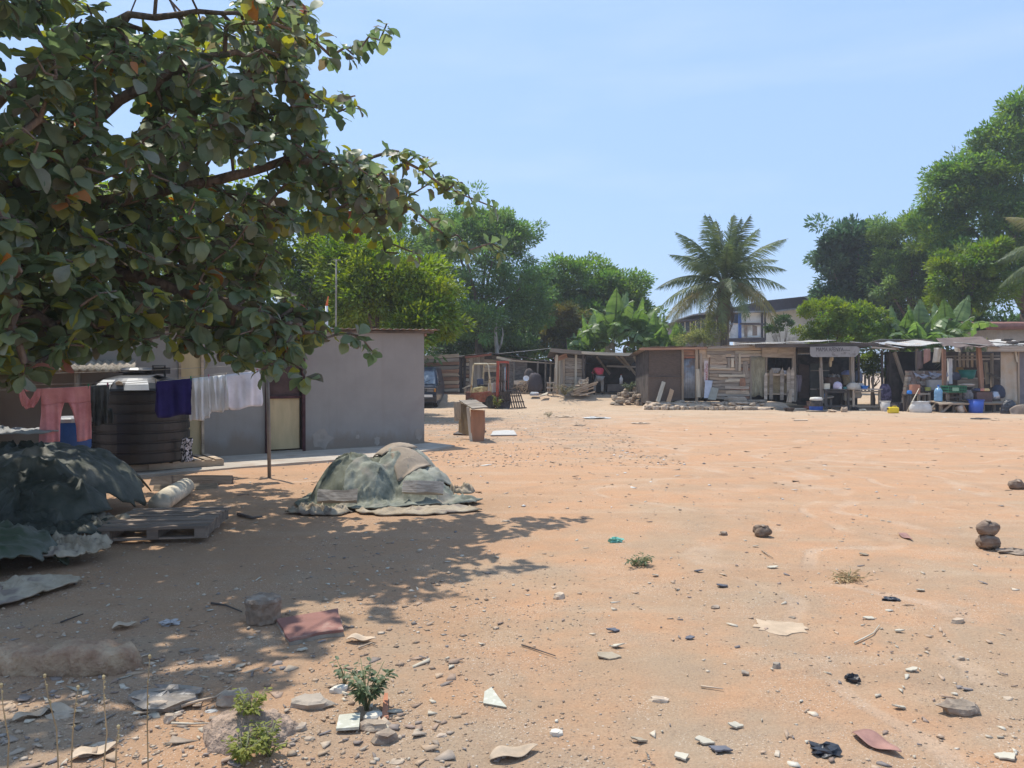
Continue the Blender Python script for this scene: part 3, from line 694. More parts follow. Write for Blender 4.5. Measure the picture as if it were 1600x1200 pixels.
wall_panel(s3, (XY(868, Y3)[0], Y3+3.5), (XY(1012, Y3)[0], Y3+3.5), .4, 2.35, dark_board, .05, 'back_wall')
B().prism([P(868.5, 614, Y3), P(869.5, 558, Y3), P(869, 558, Y3)+Vector((0, 3.5, -.3)), P(868.5, 614, Y3)+Vector((0, 3.5, 0))], (1, 0, 0), .04).obj('side_wall', dark_board, s3)
A, C = P(860, 545.5, Y3-.5), P(909, 550, Y3-.5); corr(s3, A, C, C+Vector((0, 4, -.35)), A+Vector((0, 4, -.35)), zinc_rust, sag=.03)
A, C = P(906, 549, Y3-.3), P(1005, 552, Y3-.3); corr(s3, A, C, C+Vector((0, 4, -.55)), A+Vector((0, 4, -.55)), zinc_grey, sag=.03)
plank(s3, P(860, 546.8, Y3-.52), P(908, 551.2, Y3-.52), .19, .04, wood_grey, name='eave_board'); plank(s3, P(909, 551.5, Y3-.35), P(1004, 555, Y3-.35), .13, .04, wood_pale, name='eave_board')
for (a, b_, c_, d_) in ((932, 557, 953, 585), (962, 556, 985, 578), (970, 557, 996, 588), (990, 557, 1012, 592)):
    plank(s3, P(a, b_, Y3+.4), P(c_, d_, Y3+2.6), .12, .05, wood_grey, name='brace')
plank(s3, P(948, 572, Y3+.8), P(1003, 573.5, Y3+.6), .09, .05, wood_grey, name='brace')
plank(s3, P(1004, 563, Y3-.45), P(992, 619, Y3-.9), .11, .09, wood_pale, name='post', label='pale leaning corner post')
plank(s3, P(1001, 545, Y3-.2), P(1013, 580, Y3-.2), .13, .06, wood_grey, name='brace')
for px in (911, 1008): plank(s3, P(px, 614, Y3-.1), P(px, 553, Y3-.1), .10, .08, wood_dark, name='post')

# shed 4: long shed row with plinth
Y4 = 34.0
s4 = E('plank_shed', 'long patched plank shed with grey metal door and hanging curtain', 'shed', (*XY(1120, Y4), .3))
ZP = .30
def q4(px, py, dy=0.0): return P(px, py, Y4+dy)
dark_mesh = M('brown_screen', (.12, .088, .068), var=.2, scale=9, stretch=(1, 1, 5), bump=.6, bscale=50, orand=.08, rough=.95)
for a, b_, c_, d_ in ((1014, 545.5, 1066, 588), (1013, 588.5, 1066, 627)):
    B().prism([q4(a, d_), q4(c_, d_), q4(c_, b_), q4(a, b_+.5)], (0, 1, 0), .05).obj('screen_panel', dark_mesh, s4)
B().beam(q4(1013, 588.2, -.02), q4(1066, 588.2, -.02), .04, .05).obj('rail', wood_dark, s4)
for px, w, mt in ((1066.5, .09, wood_tan), (1088.5, .13, wood_tan)): plank(s4, q4(px, 627, -.05), q4(px, 543, -.05), w, .08, mt, name='post')
plank(s4, q4(1092, 621, -.14), q4(1089.5, 577, -.1), .17, .04, wood_pale, name='post', label='pale plank nailed over the door post')
B().prism([q4(1068.5, 555), q4(1086, 555), q4(1086, 547), q4(1068.5, 547)], (0, 1, 0), .04).obj('lintel', wood_red, s4)
B().beam(q4(1068, 556.5, -.02), q4(1086.5, 556.5, -.02), .05, .06).obj('lintel', wood_red, s4)
def dcor(u, v): return q4(lerp(1067.7, 1086.3, u), lerp(622, 560, v), -.0 + .012*math.sin(u*2*math.pi*7))
B().grid(dcor, 42, 1, .004).obj('door', zinc_grey, s4, smooth=True, label='grey corrugated metal door')
B().beam(q4(1068, 558.6, -.03), q4(1086, 558.6, -.03), .03, .07).obj('door_rail', rust_red, s4)
B().prism([q4(1092.5, 620), q4(1107, 620), q4(1108, 544), q4(1092.5, 544)], (0, 1, 0), .04).obj('board', wood_tan, s4)
for a, b_, c_ in ((1095, 553, 622), (1097, 590, 621)): plank(s4, q4(a, c_, -.04), q4(a+.4, b_, -.04), .09, .03, wood_grey, name='plank')
# patchwork of boards between the posts
plank_wall(s4, XY(1108, Y4), XY(1172, Y4), ZZp(624, Y4), ZZp(559, Y4), 13, [wood_grey, wood_grey, wood_tan, wood_red, wood_grey], t=.035, gap=.012, breaks=.75, proud=.05)
plank_wall(s4, XY(1104, Y4), XY(1196, Y4), ZZp(558.5, Y4), ZZp(544, Y4), 3, [wood_grey, wood_pale, wood_tan], breaks=.5, proud=.04, z1r=ZZp(542, Y4))
for a, b_, c_, d_, w, mt in ((1110, 560.5, 1134, 560.5, .30, wood_tan), (1139, 559, 1139, 575, .13, wood_grey), (1144.5, 560, 1144.5, 574, .13, wood_pale), (1150.5, 553, 1151, 580, .12, wood_grey), (1156, 553, 1155.5, 580, .10, wood_pale), (1123, 587, 1164, 587, .10, wood_pale), (1133, 595, 1156, 594, .11, wood_pale), (1110, 574.5, 1140, 576, .08, wood_pale), (1165, 565, 1165, 590, .2, wood_grey), (1160, 591, 1161, 612, .25, wood_red), (1109, 566, 1136, 566, .14, wood_tan), (1134, 613, 1170, 613, .15, wood_tan), (1133, 605, 1170, 606, .12, wood_grey)):
    plank(s4, q4(a, b_, -.07), q4(c_, d_, -.07), w, .03, mt)
for px in (1173, 1197): plank(s4, q4(px, 625, -.04), q4(px, 557, -.04), .09, .08, wood_grey, name='post')
# curtain across the doorway
cur_m = M('khaki_cloth', (.30, .275, .19), var=.2, scale=3, stretch=(3, 3, 1), orand=0, rough=.9, spots=(.22, .2, .14))
def fcur(u, v):
    px = lerp(1174, 1195.5, u); py = lerp(619 + 1.5*math.sin(u*9), 557, v)
    return q4(px, py, -.10 + .035*math.sin(u*15+v*2)*(1.2-v))
B().grid(fcur, 28, 8, .006).obj('curtain', cur_m, s4, smooth=True)
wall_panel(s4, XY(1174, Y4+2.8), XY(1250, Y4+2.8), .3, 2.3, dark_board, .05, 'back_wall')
# name board above the picket gate, nailed boards and gate
B().prism([q4(1191, 558, -.12), q4(1237, 559.5, -.12), q4(1240, 556, -.12), q4(1240.5, 542, -.12), q4(1192, 541.5, -.12), q4(1190.5, 546, -.12)], (0, 1, 0), .04).obj('fascia_board', wood_grey, s4)
plank(s4, q4(1216.5, 553, -.16), q4(1217.5, 546, -.16), .07, .03, wood_pale)
plank(s4, q4(1241, 628, -.06), q4(1240, 541, -.06), .15, .12, wood_grey, name='post')
B().prism([q4(1199, 617, .1), q4(1238, 617, .1), q4(1238, 579, .1), q4(1199, 578, .1)], (0, 1, 0), .03).obj('backing_panel', M('yellow_board', (.42, .33, .19), var=.3, scale=3, orand=0, spots=(.2, .15, .1), spscale=3), s4)
shed_box(s4, XY(1012.5, Y4+.08), XY(1246, Y4+.08), 3.4, .2, ZZp(543.5, Y4), ZZp(543.5, Y4)-.25, dark_board, [zinc_rust, zinc_rust, zinc_rust, zinc_rust, zinc_rust], .32, zfr=ZZp(540, Y4), sheets=6, bk=True)
plank(s4, q4(1000, 545.5, -.26), q4(1104, 544.2, -.26), .09, .03, wood_red, name='eave_board'); plank(s4, q4(1106, 543.5, -.26), q4(1192, 541, -.26), .08, .03, wood_grey, name='eave_board')
gate = E('picket_gate', 'rough picket gate of pointed grey boards beside the khaki curtain', 'gate', (*XY(1220, Y4-.25), ZP))
for px, w, t_, b_ in ((1196.5, .13, 581, 624), (1205, .15, 574, 624), (1222, .155, 574, 625), (1232.5, .17, 573, 624), (1238, .16, 573, 627)):
    x0 = q4(px, 600, -.25).x; zb, ztp = ZZp(b_, Y4-.25), ZZp(t_, Y4-.25)
    poly = [(x0-w/2, Y4-.25, zb), (x0+w/2, Y4-.25, zb), (x0+w/2+.01, Y4-.25, ztp-.22), (x0+.02, Y4-.25, ztp), (x0-w/2, Y4-.25, ztp-.18)]
    B().prism(poly, (0, 1, 0), .03).obj('picket', wood_grey, gate)
for py in (585, 615): plank(gate, P(1197, py, Y4-.2), P(1239, py+1, Y4-.2), .08, .03, wood_tan, name='rail')

# stone plinth in front of shed 4: individual flat stones
pl_ = E('stone_plinth', 'low dusty plinth of flat stones in front of the patched shed', 'plinth', (*XY(1120, 33.2), 0))
base = M('earth_fill', (.47, .36, .26), var=.2, scale=3, orand=0, bump=.8, bscale=20)
def fpl(u, v):
    px = lerp(1002, 1240, u); y = lerp(32.75, 34.2, v); x = P(px, 600, 33.4).x
    e = min(1, min(u, 1-u)*16)
    return (x, y, -.06 + (lerp(.17, .35, sst(v*2.0)) + .04*float(fbm(x*1.2, y*1.2, 0, 4)))*float(e))
B().grid(fpl, 70, 8).obj('earth_bed', base, pl_, smooth=True)
r_ = random.Random(5)
def stone_b(c, d, seed, rz=0, sub=1, jag=.22):
    """a broken block"""
    r = random.Random(seed); b = B(); n = 7
    rings = []
    for k, (s_, z_) in enumerate(((.80, 0), (1, .35), (.97, .75), (.78, 1))):
        rings.append([(math.cos(2*math.pi*j/n+.3)*d[0]/2*s_*(1+r.uniform(-jag, jag)), math.sin(2*math.pi*j/n+.3)*d[1]/2*s_*(1+r.uniform(-jag, jag)), d[2]*(z_+r.uniform(-.06, .06))) for j in range(n)])
    m = Matrix.Rotation(rz, 4, 'Z'); vs = [m @ Vector(p) + Vector(c) for rg in rings for p in rg]
    fs = [(i*n+j, i*n+(j+1) % n, (i+1)*n+(j+1) % n, (i+1)*n+j) for i in range(3) for j in range(n)]
    fs += [tuple(range(n))[::-1], tuple(3*n+j for j in range(n))]
    return b.add(vs, fs)
x = 1006.0
while x < 1236:
    w = r_.uniform(5, 17) if x < 1150 else r_.uniform(18, 30)
    zt_ = r_.uniform(.15, .24) - (.05 if x > 1150 else 0)
    c = P(x+w/2, 600, 32.8); dd = w/1200*32.8
    stone_b((c.x, 32.72+r_.uniform(-.08, .08), -.03), (dd*1.05, .34, zt_), int(x*7), r_.uniform(-.1, .1)).obj('stone', [rock_tan, concrete, rock][r_.randrange(3)], pl_)
    x += w
for k in range(46):
    px = r_.uniform(1012, 1205); y = r_.uniform(32.95, 33.7); c = P(px, 600, 33.3)
    stone_b((c.x, y, .17+.1*(y-32.9)), (r_.uniform(.15, .5), r_.uniform(.12, .3), r_.uniform(.05, .14)), k*13+1, r_.uniform(0, 3)).obj('stone', [rock_tan, concrete, rock][r_.randrange(3)], pl_)

# ------------------------------------------------------------------ stall 5 with the painted name board
Y5 = 34.2
s5 = E('food_stall', 'open food stall with bright sheet roof and painted name board', 'stall', (*XY(1310, Y5), 0))
def q5(px, py, dy=0.0): return P(px, py, Y5+dy)
for a, b_, za, zb, mt in ((1180, 1232, 537.5, 535.5, zinc_bright), (1230, 1276, 535, 534.2, zinc_bright), (1274, 1306, 534, 531.5, zinc_bright)):
    A, C = q5(a, za, -1.4), q5(b_, zb, -1.4)
    corr(s5, A, C, C+Vector((0, 2.6, .10)), A+Vector((0, 2.6, .10)), mt, sag=.02, jag=.06)
for a, b_, za, zb in ((1303, 1335, 535.2, 535.4), (1333, 1364, 535.4, 536)):
    A, C = q5(a, za, -1.2), q5(b_, zb, -1.2)
    corr(s5, A, C, C+Vector((0, 5, -.1)), A+Vector((0, 5, -.1)), zinc_rust, sag=.02)
B().beam(q5(1180, 540.5, -1.3), q5(1372, 538.6, -1.3), .06, .15).obj('eave_board', wood_dark, s5)
A, C = q5(1244, 541, .1), q5(1365, 540, .1); corr(s5, A, C, C+Vector((0, 4.2, -.25)), A+Vector((0, 4.2, -.25)), zinc_rust)
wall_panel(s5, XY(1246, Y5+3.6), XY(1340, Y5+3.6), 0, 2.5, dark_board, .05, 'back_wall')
door_g = M('dull_green_panel', (.10, .105, .09), var=.2, scale=2, orand=0, rough=.8)
B().prism([q5(1266, 622, .9), q5(1296, 622, .9), q5(1296, 568, .9), q5(1266, 568, .9)], (0, 1, 0), .04).obj('partition', door_g, s5)
B().prism([q5(1248, 622, .95), q5(1264, 622, .95), q5(1264, 571, .95), q5(1248, 568, .95)], (0, 1, 0), .04).obj('door', M('brown_door', (.11, .075, .06), var=.2, orand=0), s5)
for z in (579, 608): B().beam(q5(1266, z, .87), q5(1296, z, .87), .02, .05).obj('rail', wood_grey, s5)
for (a, b_, c_, d_, w, mt, dy) in ((1282, 556, 1286, 614, .09, wood_grey, -1.1), (1281, 575, 1283, 615, .07, wood_grey, -1.15), (1330.5, 556, 1332.5, 605, .15, wood_grey, -1.0), (1341.5, 553, 1342, 600, .08, wood_dark, -.6), (1378, 548, 1379, 610, .08, wood_dark, -.4)):
    plank(s5, q5(a, b_, dy), q5(c_, d_+16, dy), w, w, mt, name='post')
# pickets behind the counter
for k, px in enumerate((1336, 1341, 1346, 1352, 1358, 1364)):
    plank(s5, P(px, 612, 35.6), P(px-.3, 583+k*.9, 35.6), .09, .03, wood_grey, name='picket')
sign = E('name_board', 'long grey painted name board reading MAMA AFENYA above the counter', 'sign', q5(1304, 550, -1.35))
YS = Y5-1.42
pg = [(1267, 556), (1271, 558), (1337, 557.6), (1341, 553.5), (1343.5, 549), (1343, 543.5), (1338, 541), (1266, 541.8), (1265.5, 551)]
sgm = M('sign_board', (.30, .285, .27), var=.15, scale=3, orand=0, spots=(.20, .18, .17), spscale=3)
B().prism([P(x_, y_, YS) for x_, y_ in pg], (0, 1, 0), .03).obj('board', sgm, sign)
ink = M('sign_ink', (.045, .04, .05), var=.3, scale=12, orand=0, rough=.9)
def text(parent, s, loc, size, mat, rot=(R(90), 0, 0), width=None, name='lettering'):
    cu = bpy.data.curves.new(name, 'FONT'); cu.body = s; cu.size = size; cu.extrude = .002; cu.align_x = 'CENTER'; cu.align_y = 'CENTER'
    cu.materials.append(mat); o = bpy.data.objects.new(name, cu); sc.collection.objects.link(o)
    o.parent = parent; o.location = Vector(loc) - wloc(parent); o.rotation_euler = rot
    bpy.context.view_layer.update(); dx = o.dimensions.x
    me = bpy.data.meshes.new_from_object(o.evaluated_get(bpy.context.evaluated_depsgraph_get())); me.name = name
    q = bpy.data.objects.new(name, me); sc.collection.objects.link(q); q.parent = parent; q.location = o.location; q.rotation_euler = rot
    bpy.data.objects.remove(o)
    if width: q.scale = (width/max(dx, 1e-4), 1, 1)
    return q
text(sign, 'MAMA AFENYA', P(1296.5, 546.3, YS-.004), .25, ink, width=P(1317, 0, YS).x-P(1274, 0, YS).x)
B().beam(P(1318, 547, YS-.003), P(1328, 547.4, YS-.003), .003, .02).obj('dash', ink, sign)
# no parking board, standing on its end against the patched wall
npb = E('no_parking_sign', 'white NO PARKING board with red letters standing on its end', 'sign', q4(1103.5, 596, -.12))
B().prism([q4(1100.2, 597, -.12), q4(1106, 597, -.12), q4(1106.2, 563.5, -.12), q4(1100.3, 563.5, -.12)], (0, 1, 0), .02).obj('board', M('pinkish_white', (.52, .46, .45), var=.1, orand=0), npb)
redl = M('red_lettering', (.33, .03, .03), var=.2, orand=0)
text(npb, 'PARKING', q4(1104.4, 581, -.123), .14, redl, rot=(R(90), R(-90), 0), width=.72)
text(npb, 'NO', q4(1101.6, 579, -.123), .09, redl, rot=(R(90), R(-90), 0))

# ------------------------------------------------------------------ between stall 5 and 6: dark shelter
s55 = E('dark_shelter', 'dark shelter with low ragged roof between the two food stalls', 'shelter', (*XY(1390, 34.5), 0))
for (a, za, b_, zb, y, mt, s_) in ((1362, 536.5, 1395, 539.5, 33.0, zinc_grey, .15), (1385, 537.5, 1432, 531.5, 34.2, zinc_grey, -.2), (1375, 529.8, 1460, 530.8, 35.5, zinc_bright, -.2), (1404, 543.5, 1432, 541, 32.4, zinc_grey, .3), (1418, 541.5, 1474, 536.5, 32.0, zinc_bright, .22)):
    A, C = P(a, za, y), P(b_, zb, y); corr(s55, A, C, C+Vector((0, 2.2, s_)), A+Vector((0, 2.2, s_)), mt, sag=.04, jag=.1)
wall_panel(s55, XY(1382, 37.2), XY(1475, 37.2), 0, 2.6, dark_cloth, .05, 'back_wall')
wall_panel(s55, XY(1385, 36), XY(1405, 36), 0, 2.5, dark_board, .05, 'side_panel')
plank(s55, P(1397.5, 550, 33.2), P(1413, 598, 33.6), .13, .09, wood_grey, name='post', label='leaning grey post')
plank(s55, P(1390, 548, 33.4), P(1391, 625, 33.4), .07, .07, wood_dark, name='post')
for (a, b_, c_, d_) in ((1362, 543, 1400, 545.5), (1383, 537.5, 1405, 546)): plank(s55, P(a, b_, 32.9), P(c_, d_, 32.8), .07, .05, wood_grey, name='rafter')
plank(s55, P(1432.5, 545, 32.6), P(1432.5, 580, 32.6), .1, .08, wood_grey, name='post')

# ------------------------------------------------------------------ stall 6: tarpaulin roof and brick stacks
Y6 = 32.0
s6 = E('food_stall', 'cluttered open stall with sagging brown tarpaulin roof', 'stall', (*XY(1500, Y6), 0))
def q6(px, py, dy=0.0): return P(px, py, Y6+dy)
tarp_b = M('brown_tarp', (.125, .088, .078), var=.2, scale=1.5, orand=0, rough=.75, c2=(.17, .125, .105), bump=.2, bscale=12)
def ftar(u, v):
    a = lerp(q6(1474, 541.5, -.9), q6(1563, 541.5, -.9), u); b2 = lerp(q6(1462, 528.5, 2.6), q6(1534, 525.5, 2.6), u)
    q = lerp(a, b2, v); q.z += -.10*math.sin(math.pi*u)*math.sin(math.pi*v) + .04*math.sin(u*17)*(1-v)
    return q
B().grid(ftar, 26, 10, .008).obj('tarpaulin', tarp_b, s6, smooth=True)
for (a, b_, c_, d_, w, mt, dy, lb) in ((1474.5, 545, 1475.5, 640, .13, wood_red, -.6, 'red brown front post'), (1529, 541, 1533, 607, .16, wood_red, -.3, 'leaning red brown post'), (1484, 560, 1484, 600, .16, white_wall, .5, 'whitewashed post'), (1550, 552, 1550, 605, .1, wood_grey, 2, None), (1492, 556, 1492, 590, .09, wood_grey, 1.8, None), (1540, 566, 1543, 600, .12, wood_pale, 1.2, None)):
    plank(s6, q6(a, b_, dy), q6(c_, d_, dy), w, w*.8, mt, name='post', label=lb)
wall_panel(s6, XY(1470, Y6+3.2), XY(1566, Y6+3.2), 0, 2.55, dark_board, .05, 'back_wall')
for py in (557, 562): plank(s6, q6(1476, py, 2.9), q6(1562, py-1, 2.9), .07, .05, wood_grey, name='rail')
for k, px in enumerate((1500, 1506, 1512, 1519, 1527)): plank(s6, q6(px, 574, 3.0), q6(px, 550+k % 2*3, 3.0), .1, .03, [wood_grey, wood_tan][k % 2])
B().beam(q6(1544, 583.5, 1.0), q6(1564, 593, .2), .12, .06).obj('shelf', wood_grey, s6)

# shed 7: doorway with tan cloth at the right edge
Y7 = 31.6
s7 = E('market_hut', 'hut at the far right with tan cloth wall and white sheet roof', 'hut', (*XY(1610, Y7), 0))
def q7(px, py, dy=0.0): return P(px, py, Y7+dy)
def fcl(u, v):
    px = lerp(1563.5, 1590.5, u); py = lerp(lerp(628, 632, u)+math.sin(u*7)*1.2, 549, v)
    return q7(px, py, .03*math.sin(u*12+v*3)*(1.1-v*.8) - .05*(1-v))
B().grid(fcl, 26, 12, .006).obj('cloth_wall', M('tan_cloth', (.52, .375, .24), var=.12, scale=1.2, orand=0, rough=.9, c2=(.50, .44, .36), spots=(.42, .36, .27), spscale=1.6), s7, smooth=True)
plank(s7, q7(1591.5, 632, -.05), q7(1591, 546, -.05), .07, .06, wood_tan, name='post'); plank(s7, q7(1589.5, 566, -.1), q7(1586.5, 547, -.1), .07, .03, wood_pale)
wall_panel(s7, XY(1592.5, Y7), XY(1680, Y7), 0, 2.5, M('mauve_board', (.19, .17, .18), var=.2, scale=2, orand=0), .05, 'wall')
wall_panel(s7, XY(1555, Y7+4), XY(1680, Y7+4), 0, 2.6, dark_board, .05, 'back_wall')
plank(s7, q7(1542, 545.5, -.3), q7(1640, 545.5, -.3), .19, .05, wood_grey, name='eave_board')
for k, (a, b_, za, y) in enumerate(((1546, 1578, 540.5, -.35), (1574, 1606, 539.5, -.3), (1603, 1660, 539, -.35))):
    A, C = q7(a, za, y), q7(b_, za-.6, y); corr(s7, A, C, C+Vector((-.3, 3.4, .34)), A+Vector((-.3, 3.4, .34)), zinc_bright, sag=.04, jag=.12)
for k, (px, py, y) in enumerate(((1582, 537.5, .3), (1573, 533, 1.5), (1596, 536, .6))):
    c = q7(px, py, y); stone_b(c, (.5, .35, .12), 50+k).obj('roof_weight', wood_dark, s7)
rh = E('red_roofed_house', 'small house with rounded red roof edge behind the rightmost hut', 'house', (*XY(1600, 42), 0))
B().prism([P(1557, 620, 42), P(1720, 620, 42), P(1720, 514, 42), P(1557, 514, 42)], (0, 1, 0), 4).obj('wall', M('cream_render', (.40, .36, .31), var=.12, orand=0), rh)
def fr_(u, v):
    a = math.pi*(v-.15)*1.1; c = lerp(P(1542, 511.5, 41.6), P(1725, 509.5, 41.6), u); return (c.x, c.y - .22*math.sin(a), c.z + .13*math.cos(a) + .0)
red_roof = M('red_roof', (.23, .115, .10), var=.2, orand=0, rough=.7)
B().tube([P(1541, 512, 41.6), P(1545, 510.8, 41.6), P(1725, 508.5, 41.6)], [.10, .17, .17], 10).obj('roof_edge', red_roof, rh, smooth=True)
corr(rh, P(1543, 510, 41.7), P(1725, 507.5, 41.7), P(1725, 507.5, 41.7)+Vector((0, 4.5, .5)), P(1543, 510, 41.7)+Vector((0, 4.5, .5)), red_roof, name='roof')

# ------------------------------------------------------------------ long building with dark roof behind the palm
Yb = 62.0
fb = E('warehouse', 'long pale building with dark sloping roof and blue posts behind the palm', 'building', (*XY(1180, Yb), 0))
def qb(px, py, dy=0.0): return P(px, py, Yb+dy)
dark_roof = M('dark_roof', (.075, .07, .085), var=.25, scale=1, orand=0, rough=.7)
off_white = M('off_white_panel', (.86, .85, .81), var=.1, scale=1, orand=.04, spots=(.46, .44, .40), spscale=.8)
# right wing
B().prism([qb(1190, 560), qb(1290, 560), qb(1290, 478), qb(1190, 487)], (0, 1, 0), 8).obj('wall', off_white, fb)
B().prism([qb(1136, 487.5, -1.2), qb(1192, 489, -1.2), qb(1295, 476, -1.2), qb(1295, 459, -1.2), qb(1192, 470, -1.2), qb(1136, 482, -1.2)], (0, 1, 0), 9.5).obj('roof', dark_roof, fb)
B().beam(qb(1193, 488.6, -1.3), qb(1290, 477, -1.3), .1, .12).obj('gutter', zinc_grey, fb)
# middle bay with blue posts
Ym = -2.5
for a, b_, c_, d_ in ((1157, 527, 1192, 508), (1157, 504, 1192, 489)):
    B().prism([qb(a, b_, Ym), qb(c_, b_, Ym), qb(c_, d_, Ym), qb(a, d_, Ym)], (0, 1, 0), .15).obj('wall_panel', off_white, fb)
B().prism([qb(1140, 530, Ym+.2), qb(1157, 530, Ym+.2), qb(1157, 507, Ym+.2), qb(1140, 507, Ym+.2)], (0, 1, 0), .1).obj('wall_panel', off_white, fb)
glass = M('dark_glass', (.05, .06, .08), var=.2, orand=0, rough=.2, spec=.6)
B().prism([qb(1142, 505, Ym+.3), qb(1155, 505, Ym+.3), qb(1155, 491, Ym+.3), qb(1142, 491, Ym+.3)], (0, 1, 0), .05).obj('window', glass, fb)
B().prism([qb(1163, 526, Ym-.05), qb(1168, 526, Ym-.05), qb(1168, 508, Ym-.05), qb(1163, 508, Ym-.05)], (0, 1, 0), .1).obj('shutter', M('brown_panel', (.30, .24, .2), orand=.1), fb)
B().prism([qb(1176, 524, Ym-.05), qb(1183, 524, Ym-.05), qb(1183, 510, Ym-.05), qb(1176, 508, Ym-.05)], (0, 1, 0), .1).obj('shutter', MATS['brown_panel'], fb)
blue2 = M('post_blue', (.06, .13, .36), var=.2, orand=0, rough=.6)
for px, w in ((1156, .13*1.6), (1191, .09*1.5), (1195.5, .06*1.5)): B().beam(qb(px, 532, Ym-.15), qb(px, 487, Ym-.15), w, .15, (0, 1, 0)).obj('post', blue2 if px < 1160 else dark_roof, fb)
B().beam(qb(1156, 506, Ym-.2), qb(1195, 506.5, Ym-.2), .1, .12).obj('rail', dark_roof, fb)
B().beam(qb(1138, 488, Ym-.3), qb(1196, 487, Ym-.3), .5, .12).obj('eave', zinc_grey, fb)
B().prism([qb(1138, 534, Ym-.3), qb(1196, 534, Ym-.3), qb(1196, 527.5, Ym-.3), qb(1138, 528.5, Ym-.3)], (0, 1, 0), .3).obj('sill', dark_roof, fb)
# left wing: low roof and a band of windows
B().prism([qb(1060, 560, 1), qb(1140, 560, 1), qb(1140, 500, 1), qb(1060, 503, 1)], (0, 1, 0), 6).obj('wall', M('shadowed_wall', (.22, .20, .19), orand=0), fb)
B().prism([qb(1082, 492.5, -1), qb(1140, 489, -1), qb(1140, 484.5, -1), qb(1118, 485, -1), qb(1082, 491, -1)], (0, 1, 0), 7).obj('roof', zinc_grey, fb)
B().prism([qb(1058, 503, -.6), qb(1140, 496.5, -.6), qb(1140, 491.5, -.6), qb(1058, 501, -.6)], (0, 1, 0), 6).obj('roof', dark_roof, fb)
for k in range(9):
    px = 1062 + k*8.2; B().prism([qb(px+.8, 517, .9), qb(px+7.2, 517, .9), qb(px+7.2, 502.5-k*.6, .9), qb(px+.8, 503-k*.6, .9)], (0, 1, 0), .06).obj('window', glass, fb)
    B().beam(qb(px, 520, .82), qb(px, 501-k*.5, .82), .07, .08, (0, 1, 0)).obj('mullion', off_white, fb)
# ------------------------------------------------------------------ foliage
def leafmat(name, a, b, trans=.35, rough=.55):
    m = M(name, a, var=0, c2=b, scale=.7, attr=True, trans=trans, rough=rough, orand=0, bump=0, spec=.25, detail=3); return m
def cloud(name, mat, parent, blobs, nclump, nleaf, L, W, seed, cr=(.35, .75), droop=.3, flat=.75, inner=.12, spread=1.0, kind=None, hue=((1, 1, 1), (1.15, 1.05, .7)), top=None):
    """leaf sprays gathered in clumps over a set of ellipsoid blobs (world space)"""
    rng = np.random.default_rng(seed)
    bl = np.array([b for b in blobs], float)           # cx cy cz rx ry rz
    area = (bl[:, 3]*bl[:, 5] + bl[:, 3]*bl[:, 4]); pb = area/area.sum()
    k = rng.choice(len(bl), nclump, p=pb); d = rng.normal(size=(nclump, 3)); d /= np.linalg.norm(d, axis=1)[:, None]
    d[:, 2] = np.where(d[:, 2] < -.35, -d[:, 2], d[:, 2])
    rr = np.where(rng.random(nclump) < inner, rng.uniform(.2, .7, nclump), rng.uniform(.82, 1.08, nclump))
    rr = rr*(1 + .16*fbm(d[:, 0]*2.4, d[:, 1]*2.4, d[:, 2]*2.4 + k*9.0, seed, 2)*2); rr = np.where(rng.random(nclump) < .16, rr*rng.uniform(1.06, 1.28, nclump), rr)
    cc = bl[k, :3] + d*bl[k, 3:]*rr[:, None]; crad = cr[0] + (cr[1]-cr[0])*rng.random(nclump)**1.6
    ci = rng.integers(0, nclump, nleaf); o = rng.normal(size=(nleaf, 3)); o /= np.linalg.norm(o, axis=1)[:, None]
    r = rng.random(nleaf)**.45; pos = cc[ci] + o*(crad[ci]*r)[:, None]*np.array([1, 1, flat])
    ax = o*.8 + d[ci]*.7 + rng.normal(size=(nleaf, 3))*.5; ax[:, 2] -= droop; ax /= np.linalg.norm(ax, axis=1)[:, None]
    up = rng.normal(size=(nleaf, 3))*.55 + np.array([0, 0, 1.0]) + o*.3
    sd = np.cross(ax, up); sd /= np.linalg.norm(sd, axis=1)[:, None] + 1e-9; nn = np.cross(sd, ax)
    l_ = L*rng.uniform(.6, 1.3, nleaf)[:, None]; w_ = W*rng.uniform(.7, 1.25, nleaf)[:, None]
    V = np.stack([pos, pos + ax*l_*.45 + sd*w_*.5 - nn*w_*.12, pos + ax*l_, pos + ax*l_*.5 - sd*w_*.5 - nn*w_*.12], 1)
    F = np.arange(nleaf*4).reshape(-1, 4)
    t = (rng.random(nclump)[ci]*.6 + rng.random(nleaf)*.4)[:, None]; br = (rng.uniform(.78, 1.15, nclump)[ci]*rng.uniform(.75, 1.2, nleaf))[:, None]
    col = (np.array(hue[0])*(1-t) + np.array(hue[1])*t)*br
    o3 = np.array(wloc(parent)) if parent is not None else np.zeros(3)
    me = npmesh(name, (V - o3).reshape(-1, 3), F, mat, False, np.repeat(col, 4, 0))
    ob = bpy.data.objects.new(name, me); sc.collection.objects.link(ob)
    if parent is not None: ob.parent = parent
    if kind: tag(ob, kind=kind)
    return ob
